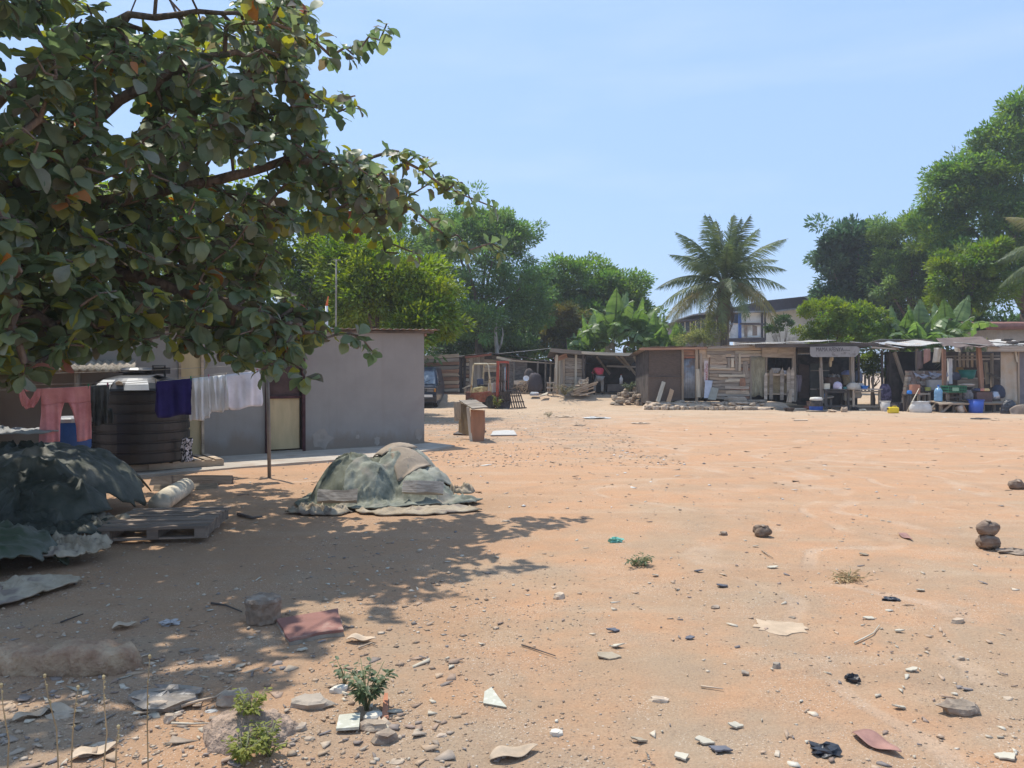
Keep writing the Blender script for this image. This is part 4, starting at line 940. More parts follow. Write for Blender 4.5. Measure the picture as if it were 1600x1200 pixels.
def limbs(parent, base, blobs, r0, mat, seed, n=7, name='branch', fork=.45):
    r = random.Random(seed); base = Vector(base); top = Vector(blobs[0][:3]); f = lerp(base, top, fork)
    pts = [base + Vector((0, 0, -.2)), lerp(base, f, .35) + Vector((r.uniform(-.15, .15), 0, 0)), f]
    B().tube(pts, [r0*1.25, r0, r0*.8], 9).obj('trunk', mat, parent, smooth=True)
    for i in range(n):
        b = blobs[i % len(blobs)]; a = r.uniform(0, 6.28)
        tip = Vector((b[0] + math.cos(a)*b[3]*.8, b[1] + math.sin(a)*b[4]*.8, b[2] + r.uniform(-.2, .8)*b[5]))
        mid = lerp(f, tip, .5) + Vector((0, 0, .12*(tip-f).length))
        B().tube([f, lerp(f, mid, .5) + Vector((r.uniform(-.2, .2), r.uniform(-.2, .2), 0)), mid, tip], [r0*.55, r0*.42, r0*.28, r0*.08], 6).obj(name, mat, parent, smooth=True)
def tree(label, px, py, D, blobs_px, mat, seed, n, L, W, r0=.22, cr=(.35, .75), droop=.3, nc=None, hue=((1, 1, 1), (1.2, 1.08, .7)), depth=.75, name='shade_tree', bk=bark, inner=.12, flat=.75):
    """blobs_px: (px, py, rx_px, rz_px, dy) at distance D"""
    g = 'trees standing behind the sheds'
    base = P(px, 600, D); base.z = ghf(base.x, base.y)
    t = E(name, label, 'tree', base, g)
    bl = []
    for (bx, by, rx, rz, dy) in blobs_px:
        c = P(bx, by, D+dy); s = (D+dy)/FPX; bl.append((c.x, c.y, c.z, rx*s, rx*s*depth, rz*s))
    limbs(t, base, bl, r0, bk, seed)
    cloud('crown', mat, t, bl, nc or max(60, n//130), n, L, W, seed, cr, droop, flat=flat, inner=inner, hue=hue)
    return t
lf_bright = leafmat('leaf_bright', (.10, .165, .045), (.19, .25, .07))
lf_mid = leafmat('leaf_mid', (.10, .165, .060), (.17, .24, .082))
lf_blue = leafmat('leaf_bluish', (.11, .18, .078), (.17, .245, .10), .35)
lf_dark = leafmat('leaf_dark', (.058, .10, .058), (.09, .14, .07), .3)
lf_ban = leafmat('leaf_banana', (.10, .17, .055), (.16, .23, .08), .35, .45)
HUE_Y = ((.8, .95, .9), (1.45, 1.2, .6))
tree('bright green feathery tree just behind the grey house roof', 610, 520, 27, [(600, 480, 78, 78, 0), (672, 500, 40, 48, -.5), (660, 450, 40, 40, 1), (560, 440, 60, 60, 1), (640, 525, 36, 36, -1), (690, 520, 28, 30, 0)], lf_bright, 11, 42000, .20, .075, cr=(.25, .55), hue=HUE_Y, nc=420)
tree('green feathery tree behind the middle of the grey house', 470, 520, 30, [(470, 430, 95, 95, 0), (540, 390, 60, 60, 1), (400, 470, 80, 70, 0), (520, 500, 60, 45, 0)], lf_bright, 12, 30000, .24, .09, cr=(.3, .6), hue=HUE_Y, nc=300)
tree('broad green tree behind the left end of the grey house', 190, 520, 33, [(210, 420, 150, 120, 0), (60, 440, 130, 120, 0), (320, 400, 100, 100, 1), (-100, 420, 150, 150, 0)], lf_bright, 13, 30000, .32, .13, cr=(.4, .8), hue=HUE_Y, nc=300)
tree('tall blue-green fine-leaved tree beyond the forklift', 752, 560, 46, [(745, 425, 80, 88, 0), (705, 390, 55, 52, 1), (790, 400, 42, 66, 0), (762, 360, 42, 26, .5), (800, 480, 48, 62, -1), (700, 480, 50, 60, 0), (825, 505, 34, 50, -1), (745, 520, 62, 40, -1.5), (650, 400, 40, 55, 2)], lf_blue, 14, 62000, .24, .085, cr=(.4, .85), r0=.3, nc=460, hue=((.85, 1, 1.05), (1.25, 1.15, .75)))
tree('rounded dark green tree between the tall tree and the bananas', 912, 560, 52, [(900, 455, 62, 48, 0), (955, 465, 50, 40, 0), (865, 470, 32, 44, 0), (985, 485, 30, 26, 0), (925, 505, 78, 42, 0), (1000, 500, 18, 20, 0)], lf_mid, 15, 40000, .28, .11, cr=(.45, .85), r0=.3, nc=330, hue=((.8, 1, 1), (1.2, 1.1, .75)))
tree('brownish-green bushy shrub tree in front of the rounded tree', 885, 560, 47, [(885, 500, 24, 22, 0), (870, 535, 22, 24, 0), (905, 530, 24, 20, 0)], leafmat('leaf_rusty', (.09, .11, .045), (.15, .13, .06), .25), 16, 9000, .2, .08, cr=(.25, .5), nc=90)
tree('round-headed dark blue-green tree right of the warehouse', 1325, 540, 58, [(1325, 400, 45, 45, 0), (1300, 440, 28, 46, 0), (1350, 380, 34, 28, 0), (1370, 430, 46, 50, 0), (1310, 480, 34, 34, 0), (1345, 480, 50, 40, 0)], lf_dark, 17, 30000, .38, .17, cr=(.5, .95), r0=.35, nc=210, hue=((.85, 1, 1.1), (1.15, 1.1, .9)))
tree('wispy grey-green tree left of the towering tree', 1430, 540, 55, [(1430, 400, 58, 58, 0), (1400, 450, 46, 50, 0), (1470, 420, 44, 66, 0), (1440, 480, 60, 36, 0)], lf_blue, 18, 34000, .30, .10, cr=(.45, .9), r0=.3, nc=230)
tree('towering broad tree filling the right edge', 1610, 560, 50, [(1600, 330, 95, 95, 0), (1540, 350, 55, 60, 0), (1500, 330, 36, 40, 0), (1570, 245, 52, 52, 0), (1528, 232, 20, 18, 0), (1620, 215, 55, 60, 0), (1690, 250, 95, 100, 1), (1540, 420, 60, 60, -1), (1600, 450, 80, 60, -1), (1530, 290, 40, 34, 0), (1592, 180, 30, 26, 0), (1482, 310, 34, 46, 0), (1462, 350, 30, 40, 0), (1505, 262, 22, 20, 0), (1495, 300, 44, 44, 0), (1455, 395, 40, 50, 0), (1700, 420, 110, 110, 0), (1475, 385, 26, 30, 0)], lf_mid, 19, 90000, .32, .125, cr=(.5, 1.0), r0=.55, nc=620, hue=((.75, .95, 1), (1.35, 1.2, .7)))
tree('yellow-green low tree under the towering tree', 1500, 540, 44, [(1505, 440, 44, 40, 0), (1545, 420, 30, 40, 0), (1480, 470, 26, 24, 0), (1540, 470, 40, 34, 0)], lf_bright, 20, 15000, .26, .10, cr=(.35, .7), nc=120, hue=((.8, .95, .9), (1.2, 1.05, .6)))
b_ = tree('bright green bush rising behind the food stall roof', 1310, 540, 38.5, [(1290, 505, 40, 36, 0), (1340, 512, 38, 32, 0), (1275, 522, 22, 16, 0), (1320, 530, 56, 22, 0)], lf_bright, 21, 20000, .15, .075, cr=(.2, .45), nc=260, r0=.1, name='bush', hue=((.9, 1, 1), (1.45, 1.2, .7)))
tag(b_, cat='bush')
b_ = tree('thin pale shrub at the foot of the palm', 1100, 560, 40, [(1105, 525, 26, 20, 0), (1085, 535, 30, 14, 0)], leafmat('leaf_pale', (.17, .2, .09), (.22, .24, .12)), 22, 4500, .13, .04, cr=(.2, .4), nc=60, r0=.06, name='shrub'); tag(b_, cat='shrub')
b_ = tree('small blue-green shrub against the pale warehouse wall', 1225, 540, 44, [(1222, 508, 12, 12, 0), (1208, 516, 9, 8, 0), (1237, 514, 9, 9, 0)], lf_dark, 23, 1500, .16, .08, cr=(.15, .3), nc=24, r0=.05, name='shrub'); tag(b_, cat='shrub')
b_ = tree('light green bush seen through the food stall opening', 1365, 600, 36.8, [(1362, 572, 18, 18, 0), (1370, 588, 15, 12, 0), (1356, 560, 13, 9, 0)], lf_bright, 24, 3500, .12, .06, cr=(.15, .35), nc=60, r0=.05, name='bush'); tag(b_, cat='bush')
# understorey closing the view between the trunks
us = []
for px in list(range(650, 1030, 17)) + list(range(1325, 1640, 24)):
    c = P(px, rnd.uniform(515, 552), 56); us.append((c.x, c.y, c.z, 1.6, 1.2, rnd.uniform(1.6, 2.8)))
for px in range(655, 905, 18):
    c = P(px, rnd.uniform(545, 565), 47.5); us.append((c.x, c.y, c.z, 1.1, .7, rnd.uniform(.9, 1.3)))
for px in range(-400, 660, 60):
    c = P(px, rnd.uniform(520, 545), 37); us.append((c.x, c.y, c.z, 1.8, 1.2, rnd.uniform(1.6, 2.6)))
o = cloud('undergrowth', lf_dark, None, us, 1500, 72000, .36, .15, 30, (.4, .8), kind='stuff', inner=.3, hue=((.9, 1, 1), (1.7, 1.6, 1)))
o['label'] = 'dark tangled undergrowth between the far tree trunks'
# bare pale trunk
bt = E('bare_trunk', 'bare pale forked trunk standing in front of the tall blue-green tree', 'tree', (*XY(776, 43), ghf(*XY(776, 43))))
B().tube([P(777, 575, 43), P(776.5, 545, 43), P(774, 520, 43), P(777, 498, 43)], [.13, .12, .10, .04], 7).obj('trunk', bark_pale, bt, smooth=True)
B().tube([P(776.5, 550, 43), P(783, 538, 43), P(786, 522, 42.8), P(785, 512, 42.8)], [.08, .07, .05, .02], 6).obj('branch', bark_pale, bt, smooth=True)

# ------------------------------------------------------------------ coconut palm
def frond_mesh(seed, L=3.7, curl=1.0, ll=1.0, n=64):
    r = random.Random(seed); v = []; f = []; pts = []
    for i in range(13):
        t = i/12; pts.append(Vector((L*(t - .10*curl*t*t*t), 0, L*(.22*t - .50*curl*t*t))))
    b = B(); b.tube(pts, [.035*(1-.85*i/12) + .004 for i in range(13)], 4)
    for i in range(n):
        t = .14 + .85*i/n; k = t*12; i0 = min(11, int(k)); p = lerp(pts[i0], pts[i0+1], k-i0); d = (pts[i0+1]-pts[i0]).normalized()
        l = ll*math.sin(math.pi*min(1, .18+t*.85))**.6*r.uniform(.8, 1.1)
        for s in (-1, 1):
            side = Vector((0, s, 0)); dn = Vector((0, 0, -1))
            dir1 = (side*.75 + d*.55 + dn*r.uniform(.1, .85)).normalized(); tip = p + dir1*l*.55 + (dir1*.3 + dn*.75).normalized()*l*.5
            mid = p + dir1*l*.5; w = d*.021
            b.add([p-w, p+w, mid+w, mid-w, tip], [(0, 1, 2, 3), (3, 2, 4)])
    return b
palm_m = leafmat('palm_leaf', (.075, .115, .045), (.12, .15, .06), .25, .5); 
pm1 = M('palm_green', (.095, .14, .07), c2=(.16, .19, .085), scale=1, trans=.25, bump=0, rough=.5, orand=.3)
pm2 = M('palm_yellowed', (.18, .20, .09), c2=(.30, .25, .115), scale=1, trans=.25, bump=0, rough=.6, orand=.2)
pm3 = M('palm_dead', (.15, .10, .07), c2=(.22, .16, .11), scale=1, trans=.1, bump=0, rough=.8, orand=.2)
FR = {}
for k in range(4):
    for nm, mt in (('g', pm1), ('y', pm2), ('d', pm3)):
        if k == 0: pass
    FR[k] = frond_mesh(40+k, curl=[.55, .9, 1.15, 1.35][k]).mesh('frond'); FR[k].materials.append(pm1)
def put_frond(parent, loc, az, el, k, mat, s=1.0, roll=0):
    o = bpy.data.objects.new('frond', FR[k]); sc.collection.objects.link(o); o.parent = parent; o.location = loc
    o.rotation_euler = (roll, -el, az); o.scale = (s, s, s); o.rotation_mode = 'XYZ'
    o.material_slots[0].link = 'OBJECT'; o.material_slots[0].material = mat
    return o
pb_ = P(1132, 600, 42); palm = E('coconut_palm', 'coconut palm with ragged drooping crown behind the patched shed', 'palm tree', (pb_.x, 42, 0))
H = P(1132, 445, 42).z
B().tube([(0, 0, -.2), (.02, 0, 1.5), (-.03, 0, 3), (-.06, 0, H-.5), (-.04, 0, H+.1)], [.27, .22, .20, .21, .12], 10).obj('trunk', bark, palm, smooth=True, local=True)
B().lathe([(.20, -1.1), (.36, -.8), (.42, -.35), (.30, .1), (.12, .4)], 10, (-.04, 0, H)).obj('crown_shaft', M('palm_fibre', (.12, .085, .06), var=.4, scale=9, bump=1, bscale=30, bdist=.04, orand=0), palm, smooth=True, local=True)
r = random.Random(4)
for i in range(42):
    az = i*2.39996 + r.uniform(-.2, .2); lv = i/42
    el = lerp(1.46, -.40, lv) + r.uniform(-.08, .08)
    k = 0 if lv < .18 else (1 if lv < .42 else (2 if lv < .7 else 3))
    put_frond(palm, (-.04+.12*math.cos(az), .12*math.sin(az), H + .25 - .45*lv), az, el, k, pm1 if lv < .62 else (pm2 if r.random() < .45 else pm1), r.uniform(.92, 1.12), r.uniform(-.3, .3))
for i in range(5):
    az = i*1.3+.3; put_frond(palm, (0, 0, H-.45), az, -1.0 + r.uniform(-.2, .1), 3, pm3, .62)
# second palm, mostly beyond the right edge
p2 = P(1690, 600, 38); palm2 = E('coconut_palm', 'palm mostly out of view whose fronds reach in at the right edge', 'palm tree', (p2.x, 38, 0))
H2 = P(1690, 395, 38).z
B().tube([(0, 0, -.2), (.2, 0, 3), (0, 0, H2)], [.27, .22, .2], 10).obj('trunk', bark, palm2, smooth=True, local=True)
for i in range(20):
    az = i*2.39996+.74; lv = i/20; put_frond(palm2, (0, 0, H2+.2-.3*lv), az, lerp(1.3, -.05, lv**.8), 1 + (lv > .5), pm1 if i % 3 else pm2, 1.12)
# feathery fronds of a young palm behind the tarpaulin stall
p3 = E('young_palm', 'clump of arching feathery fronds beside the right banana plants', 'palm tree', (*XY(1505, 37.5), 0))
for i in range(15):
    az = i*2.39996; put_frond(p3, (0, 0, .9), az, 1.15 - .035*i + r.uniform(-.1, .1), i % 2, pm1 if i % 4 else pm2, .78)

# ------------------------------------------------------------------ banana plants
def banana_leaf(seed, L=2.3, W=.42, curl=1.0):
    r = random.Random(seed); b = B(); n = 15; mid = []
    for i in range(n+1):
        t = i/n; mid.append(Vector((L*(.75*t + .12*t*(1-t)), 0, L*(.72*t - .62*curl*t**2.3))))
    b.tube(mid, [.035*(1-.9*i/n)+.005 for i in range(n+1)], 4)
    for s in (-1, 1):
        i = 2
        while i < n:
            j = min(n, i + r.choice((1, 2, 2, 3)))
            def e(k): 
                t = (k-2)/(n-2); w = W*math.sin(math.pi*min(.98, .12+.88*t)**.75)*.9 + .02
                return w
            gapd = .0 if r.random() < .2 else .07
            dr = r.uniform(.1, .95)
            a0, a1 = mid[i], mid[j]
            d = (a1-a0)
            p0 = a0 + Vector((.04, s*e(i), -dr*e(i))) + d*gapd; p1 = a1 + Vector((.04, s*e(j), -dr*e(j))) - d*gapd
            m0 = lerp(a0, p0, .5) + Vector((0, 0, .05)); m1 = lerp(a1, p1, .5) + Vector((0, 0, .05))
            b.add([a0, a1, m1, p1, p0, m0], [(0, 1, 2, 5), (5, 2, 3, 4)] if s > 0 else [(1, 0, 5, 2), (2, 5, 4, 3)])
            i = j
    return b
ban_m = M('banana_leaf', (.11, .18, .06), c2=(.18, .25, .09), scale=1.2, stretch=(6, 1, 1), trans=.35, bump=.15, rough=.42, spec=.5, orand=.25)
ban_d = M('banana_dead_leaf', (.22, .16, .09), var=.3, trans=.2, orand=.2)
BL = []
for k in range(4):
    me_ = banana_leaf(60+k, curl=[.35, .7, 1.0, 1.4][k]).mesh('leaf'); me_.materials.append(ban_m); BL.append(me_)
stem_m = M('banana_stem', (.20, .22, .10), var=.35, scale=5, stretch=(2, 2, .5), orand=.1)
def banana(px, D, h, label, seed, n=9, s=1.0, tgt=None):
    n += 4; s *= 1.12
    r = random.Random(seed); x, y = XY(px, D); z = ghf(x, y)
    t = E('banana_plant', label, 'banana plant', (x, y, z), 'banana plants behind the sheds')
    B().tube([(0, 0, -.1), (.03, 0, h*.5), (0, 0, h)], [.15, .12, .06], 8).obj('stem', stem_m, t, smooth=True, local=True)
    for i in range(n):
        az = i*2.39996 + seed; lv = i/n
        o = bpy.data.objects.new('leaf', BL[0 if lv < .2 else (1 if lv < .45 else (2 if lv < .8 else 3))]); sc.collection.objects.link(o); o.parent = t
        o.location = (0, 0, h - .1 - .25*lv); o.rotation_euler = (r.uniform(-.3, .3), -lerp(.75, -.25, lv) + r.uniform(-.12, .12), az)
        q = s*r.uniform(.8, 1.1); o.scale = (q, q*1.1, q)
        if i == n-1: o.scale = (q*.6, q*.5, q*.6); o.rotation_euler[1] = 1.1; o.material_slots[0].link = 'OBJECT'; o.material_slots[0].material = ban_d
banana(925, 43.5, 2.5, 'banana plant at the left end of the clump behind the plank hut', 1, s=.95)
banana(958, 42.5, 3.2, 'tallest banana plant with broad bright leaves behind the plank hut', 2, s=1.15, n=11)
banana(990, 43.5, 3.3, 'banana plant with dark upright leaf beside the rounded tree', 3, s=1.15, n=10)
banana(1022, 42.5, 2.8, 'banana plant right of the tallest one behind the plank hut', 4, s=1.0)
banana(1050, 41.5, 2.5, 'low banana plant next to the palm shrub', 5, s=.8)
banana(905, 44, 1.9, 'short banana plant behind the left roof of the plank hut', 9, s=.8)
banana(1408, 38.5, 2.8, 'left banana plant behind the dark shelter', 6, s=1.0)
banana(1436, 37.5, 3.0, 'banana plant with a young upright leaf above the dark shelter', 7, s=1.0, n=10)
banana(1480, 38.5, 3.2, 'right banana plant above the brown tarpaulin', 8, s=1.1)

# ------------------------------------------------------------------ the almond tree in the foreground
rngA = np.random.default_rng(77)
AT = Vector((-7.6, 8.6, 0)); at = E('almond_tree', 'large-leaved tropical almond tree spreading over the yard from the left', 'tree', AT)
def inpoly(x, y, poly):
    c = False; j = len(poly)-1
    for i in range(len(poly)):
        xi, yi = poly[i]; xj, yj = poly[j]
        if (yi > y) != (yj > y) and x < (xj-xi)*(y-yi)/(yj-yi)+xi: c = not c
        j = i
    return c
mainp = [(-520, -430), (60, -430), (200, -270), (320, -150), (430, -50), (470, 0), (500, 50), (455, 110), (500, 170), (500, 225), (590, 255), (640, 300), (620, 335), (560, 350), (480, 345), (440, 370), (455, 430), (495, 480), (510, 520), (470, 555), (430, 560), (370, 532), (280, 512), (205, 508), (140, 518), (60, 568), (-80, 600), (-520, 640)]
def adepth(px, py): return 5.9 + max(-200, px)/780*3.2
ros = []
while len(ros) < 2400:
    px, py = rngA.uniform(-520, 660), rngA.uniform(-430, 640)
    if not inpoly(px, py, mainp): continue
    dens = float(fbm(px/90, py/90, 0, 41, 3))
    if dens < (-.30 if py < 330 else (-.40 if py < 420 else -.9)): continue
    if 430 < px < 520 and 360 < py < 480 and rngA.random() < .7: continue
    if px < -60 and rngA.random() < .5: continue
    if py < -50 and rngA.random() < .5: continue
    D = adepth(px, py) + rngA.uniform(-.7, 1.6)
    if py < 0: D = adepth(px, py) + rngA.uniform(-1.0, 1.6)
    if px < 90 and py > 420: D = max(D, 5.5)
    if px < 380 and rngA.random() < .38: D += rngA.uniform(1.2, 4.2)
    p = P(px, py, D)
    if p.z > 7.2 or (p.z > 4.8 and D < 4.9): continue
    ros.append((p, 1.0))
lines = [[(440, 85, 7.4), (500, 78, 7.7), (560, 73, 7.9), (600, 60, 8.0), (612, 50, 8)], [(440, 130, 7.5), (505, 155, 7.8), (560, 148, 8)], [(430, 235, 7.6), (560, 250, 8.6), (640, 240, 9), (700, 280, 9.3), (780, 330, 9.6)],
         [(500, 290, 8), (585, 300, 8.8), (655, 335, 9.2), (710, 362, 9.3), (775, 398, 9.4)], [(500, 340, 8), (570, 360, 8.7), (640, 395, 9)], [(430, 500, 7.5), (520, 525, 7.8), (590, 548, 8)], [(400, 545, 7.2), (450, 570, 7.3), (482, 590, 7.3)],
         [(-40, 585, 6.0), (50, 560, 6.1), (130, 530, 6.4), (210, 528, 6.6), (290, 536, 6.8), (350, 546, 7.0), (400, 556, 7.1), (440, 575, 7.2)], [(-20, 540, 6.6), (150, 508, 7), (300, 512, 7.2), (420, 540, 7.4)], [(600, 240, 8.6), (645, 236, 8.8)], [(660, 290, 9), (720, 295, 9.2)], [(20, 560, 5.8), (45, 600, 5.8)], [(380, -10, 6.6), (450, 5, 7), (490, 15, 7.2)], [(500, 175, 8), (555, 160, 8.2)]]
for ln in lines:
    for (a, b_) in zip(ln[:-1], ln[1:]):
        L = math.hypot(b_[0]-a[0], b_[1]-a[1]); k = max(1, int(L/15))
        for i in range(k):
            t = (i+1)/k; j = 13
            ros.append((P(lerp(a[0], b_[0], t)+rnd.uniform(-j, j), lerp(a[1], b_[1], t)+rnd.uniform(-j, j), lerp(a[2], b_[2], t)+rnd.uniform(-.25, .25)), .82))
# limbs
fork = AT + Vector((.35, -.1, 2.6))
B().tube([AT + Vector((0, 0, -.3)), AT + Vector((.1, 0, 1.2)), fork], [.34, .27, .24], 12).obj('trunk', bark, at, smooth=True)
limb_t = [[(60, 300, 7.6), (180, 150, 7.2), (330, 90, 7.2), (430, 85, 7.4)], [(100, 330, 7.6), (300, 290, 7.7), (450, 250, 8.1), (560, 262, 8.7), (650, 330, 9.2)],
          [(40, 400, 7.4), (200, 430, 7.2), (330, 470, 7.2), (430, 500, 7.4), (510, 528, 7.7)], [(-60, 300, 7.2), (20, 285, 6.6), (120, 275, 6.2)],
          [(-120, 60, 7.0), (0, -60, 6.6), (140, -180, 6.3), (260, -260, 6.2)], [(-40, 430, 7.0), (60, 500, 6.2), (130, 540, 5.9)], [(-300, 200, 7.5), (-420, 0, 7.0)], [(0, 150, 8.3), (200, 20, 8.2), (380, 20, 7.6)]]
nodes = [np.array(fork)]; par = [-1]; wt = [0]
lid = []
for lt in limb_t:
    pts = [fork] + [P(*q) for q in lt]; path = []
    for a, b_ in zip(pts[:-1], pts[1:]):
        for i in range(5): path.append(lerp(a, b_, i/5) + Vector([rnd.uniform(-.04, .04) for _ in range(3)]))
    path.append(pts[-1]); k = len(path)
    B().tube(path, [lerp(.105, .018, (i/(k-1))**.7) for i in range(k)], 8).obj('branch', bark, at, smooth=True)
    prev = 0
    for q in path[1:]: nodes.append(np.array(q)); par.append(prev); prev = len(nodes)-1
nl = len(nodes)
N = np.array(nodes); dsort = sorted(range(len(ros)), key=lambda i: min(np.linalg.norm(N - np.array(ros[i][0]), axis=1)))
twigs = B(); tips = []
NA = np.zeros((20000, 3)); NA[:nl] = N; cnt = nl; wts = []; edges = []
root = np.array(fork)
for i in dsort:
    p = np.array(ros[i][0]); dd = np.linalg.norm(NA[:cnt] - p, axis=1) + .18*np.linalg.norm(NA[:cnt]-root, axis=1)*(1.0)
    j = int(np.argmin(dd)); a = NA[j]; L = np.linalg.norm(p-a); k = max(1, int(L/.28)); prev = j
    for q in range(k):
        t = (q+1)/k; pt = a*(1-t) + p*t + (rngA.normal(size=3)*.03 if q < k-1 else 0); pt[2] -= .10*L*math.sin(math.pi*t)*(.5)
        NA[cnt] = pt; edges.append((prev, cnt)); prev = cnt; cnt += 1
    tips.append((p, p - NA[edges[-1][0]], ros[i][1]))
load = np.zeros(cnt)
for a, b_ in reversed(edges): load[b_] += 1; load[a] += load[b_] if a >= nl else 0
for a, b_ in edges:
    r1 = .0045 + .0035*math.sqrt(load[b_]); r0 = r1 if a < nl else .0045+.0035*math.sqrt(load[a]); 
    twigs.tube([NA[a], NA[b_]], [min(r0, r1*1.4), r1], 5, cap=False)
o = twigs.obj('twigs', bark, at, smooth=True); tag(o, kind='stuff')
# leaf shapes: obovate, a little cupped, folded along the midrib
def leaf_verts(r, L=1.0, cup=.15, bend=.25):
    nick = r.choice((0, 0, 1)); curl = r.uniform(-.1, .35)
    ws = [(0, .03), (.16, .15), (.38, .34), (.60, .46), (.80, .42), (.94, .22), (1.0, .04)]; V = []; n = len(ws)
    tw = r.uniform(-.15, .15); bn = bend*r.uniform(.3, 1.3); wv = r.uniform(-.05, .05)
    for i, (t, w) in enumerate(ws):
        for s in (-1, 0, 1):
            w2 = w*r.uniform(.90, 1.08)*(1 - .35*(nick and i == 4 and s > 0))
            V.append((t, s*w2*.78, abs(s)*w2*cup*1.5 - bn*t*t - curl*max(0, t-.6)**2*3 - abs(s)*.12*max(0, curl)*t + s*tw*t*.3 + (wv if s and i % 2 else 0)))
    F = []
    for i in range(n-1):
        for c in (0, 1): o = i*3+c; F.append((o, o+1, o+4, o+3))
    return np.array(V)*L, np.array(F)
LM = M('almond_leaf', (1, 1, 1), var=.18, scale=3, attr=True, trans=.40, rough=.46, orand=0, bump=.5, bscale=9, spec=.5, spots=None)
lc = [((.125, .17, .088), 34), ((.16, .205, .11), 28), ((.21, .245, .125), 20), ((.28, .28, .075), 8), ((.22, .205, .055), 4), ((.13, .115, .07), 4), ((.34, .15, .055), 1.0), ((.40, .19, .15), .3), ((.17, .14, .09), 3), ((.23, .25, .19), 8)]
lcp = np.array([c[1] for c in lc]); lcp = lcp/lcp.sum(); lcc = np.array([c[0] for c in lc])
VAR = [leaf_verts(random.Random(200+k), 1.0, [.1, .2, .3, .05][k % 4], [.2, .4, .05][k % 3]) for k in range(14)]
leaves = []
for p, d, s in tips:
    d = d/(np.linalg.norm(d)+1e-9); d = d*.6 + np.array([0, 0, .45]); d /= np.linalg.norm(d)
    u = np.cross(d, [0, 0, 1.0]) if abs(d[2]) < .95 else np.cross(d, [1.0, 0, 0]); u /= np.linalg.norm(u); w = np.cross(d, u)
    n = rngA.integers(7, 13) if s == 1 else rngA.integers(5, 10); a0 = rngA.uniform(0, 6.28); hang = rngA.random() < .22
    for k in range(n):
        a = a0 + k*2.39996; tilt = rngA.uniform(.15, .75) if not hang else rngA.uniform(-.9, .1)
        ax = (u*math.cos(a) + w*math.sin(a))*1.0 + d*tilt; ax[2] -= rngA.uniform(.0, .75); ax /= np.linalg.norm(ax)
        up = d*.9 + np.array([0, 0, .7]) + rngA.normal(size=3)*.3; sd = np.cross(up, ax); sd /= np.linalg.norm(sd)+1e-9; nn = np.cross(ax, sd)
        L = rngA.uniform(.09, .198)*(1 if rngA.random() < .85 else .6)*(1 if s == 1 else .88); ci = rngA.choice(len(lcc), p=lcp)
        pos = p - d*rngA.uniform(0, .09) + ax*.015
        leaves.append((pos, ax, sd, nn, L, int(rngA.integers(0, 14)), ci))
def prj(p):
    c, s = math.cos(PITCH), math.sin(PITCH); y = p[1]*c - (p[2]-CAMZ)*s; z = p[1]*s + (p[2]-CAMZ)*c
    return CX + p[0]/y*FPX, CY - z/y*FPX, y
sz = []
for i, lf in enumerate(leaves):
    a = prj(lf[0] + lf[1]*lf[4]*.6)
    vis = 10 < a[0] < 1590 and 10 < a[1] < 1190
    facing = abs(np.dot(lf[3], lf[0]-np.array([0, 0, 1.6])))/np.linalg.norm(lf[0]-np.array([0, 0, 1.6]))
    sz.append(lf[4]/a[2]*(.4+facing)*(1 if vis else 0) * (1.3 if a[2] < adepth(a[0], a[1])-.2 else .8))
big = set(np.argsort(sz)[::-1][:298].tolist())
LMESH = {}
for i in sorted(big):
    pos, ax, sd, nn, L, k, ci = leaves[i]; key = (k % 5, ci)
    if key not in LMESH:
        V, F = VAR[k % 5]; LMESH[key] = npmesh('leaf', V, F, LM, True, np.tile(lcc[ci], (len(V), 1)))
    o = bpy.data.objects.new('leaf', LMESH[key]); sc.collection.objects.link(o); o.parent = at
    m = Matrix.Identity(4); q = pos - np.array(AT)
    for r_i in range(3): m[r_i][0] = ax[r_i]*L; m[r_i][1] = sd[r_i]*L; m[r_i][2] = nn[r_i]*L; m[r_i][3] = q[r_i]
    o.matrix_basis = m
allV, allF, allC, off = [], [], [], 0
for i, (pos, ax, sd, nn, L, k, ci) in enumerate(leaves):
    if i in big: continue
    V, F = VAR[k]; W = pos - np.array(AT) + (V[:, :1]*ax + V[:, 1:2]*sd + V[:, 2:]*nn)*L
    allV.append(W); allF.append(F+off); off += len(V); allC.append(np.tile(lcc[ci]*rngA.uniform(.8, 1.2), (len(V), 1)))
me = npmesh('foliage', np.concatenate(allV), np.concatenate(allF), LM, True, np.concatenate(allC))
o = bpy.data.objects.new('foliage', me); sc.collection.objects.link(o); o.parent = at; tag(o, kind='stuff')
print('leaves', len(leaves), 'rosettes', len(ros))
# ------------------------------------------------------------------ washing line
def cm(name, c, **k):
    k.setdefault('orand', 0); k.setdefault('var', .1); k.setdefault('scale', 5); return M(name, c, **k)
pb = G(421, 747); pb.z = ghf(pb.x, pb.y)
wp = E('washing_line_post', 'thin metal post holding the washing line in front of the brown door', 'post', pb)
B().tube([pb - Vector((0, 0, .1)), pb + Vector((-.01, .0, 1)), pb + Vector((-.04, 0, 2.05))], .028, 8).obj('post', M('galv_pole', (.20, .18, .16), var=.2, orand=0, rough=.6), wp, smooth=True)
LA = pb + Vector((-.03, -.02, 1.63)); LB = P(-170, 612, 8.6); LB2 = P(-180, 585, 9.2)
def line_pt(t, sag=.16):
    p = lerp(LA, LB, t); p.z -= sag*4*t*(1-t)*.5; return p
ln_m = M('line_cord', (.35, .33, .30), orand=0, var=.1)
wl = E('washing_line', 'three thin sagging washing lines running left from the metal post', 'washing line', LA)
B().tube([line_pt(i/16) for i in range(17)], .004, 4).obj('line', ln_m, wl)
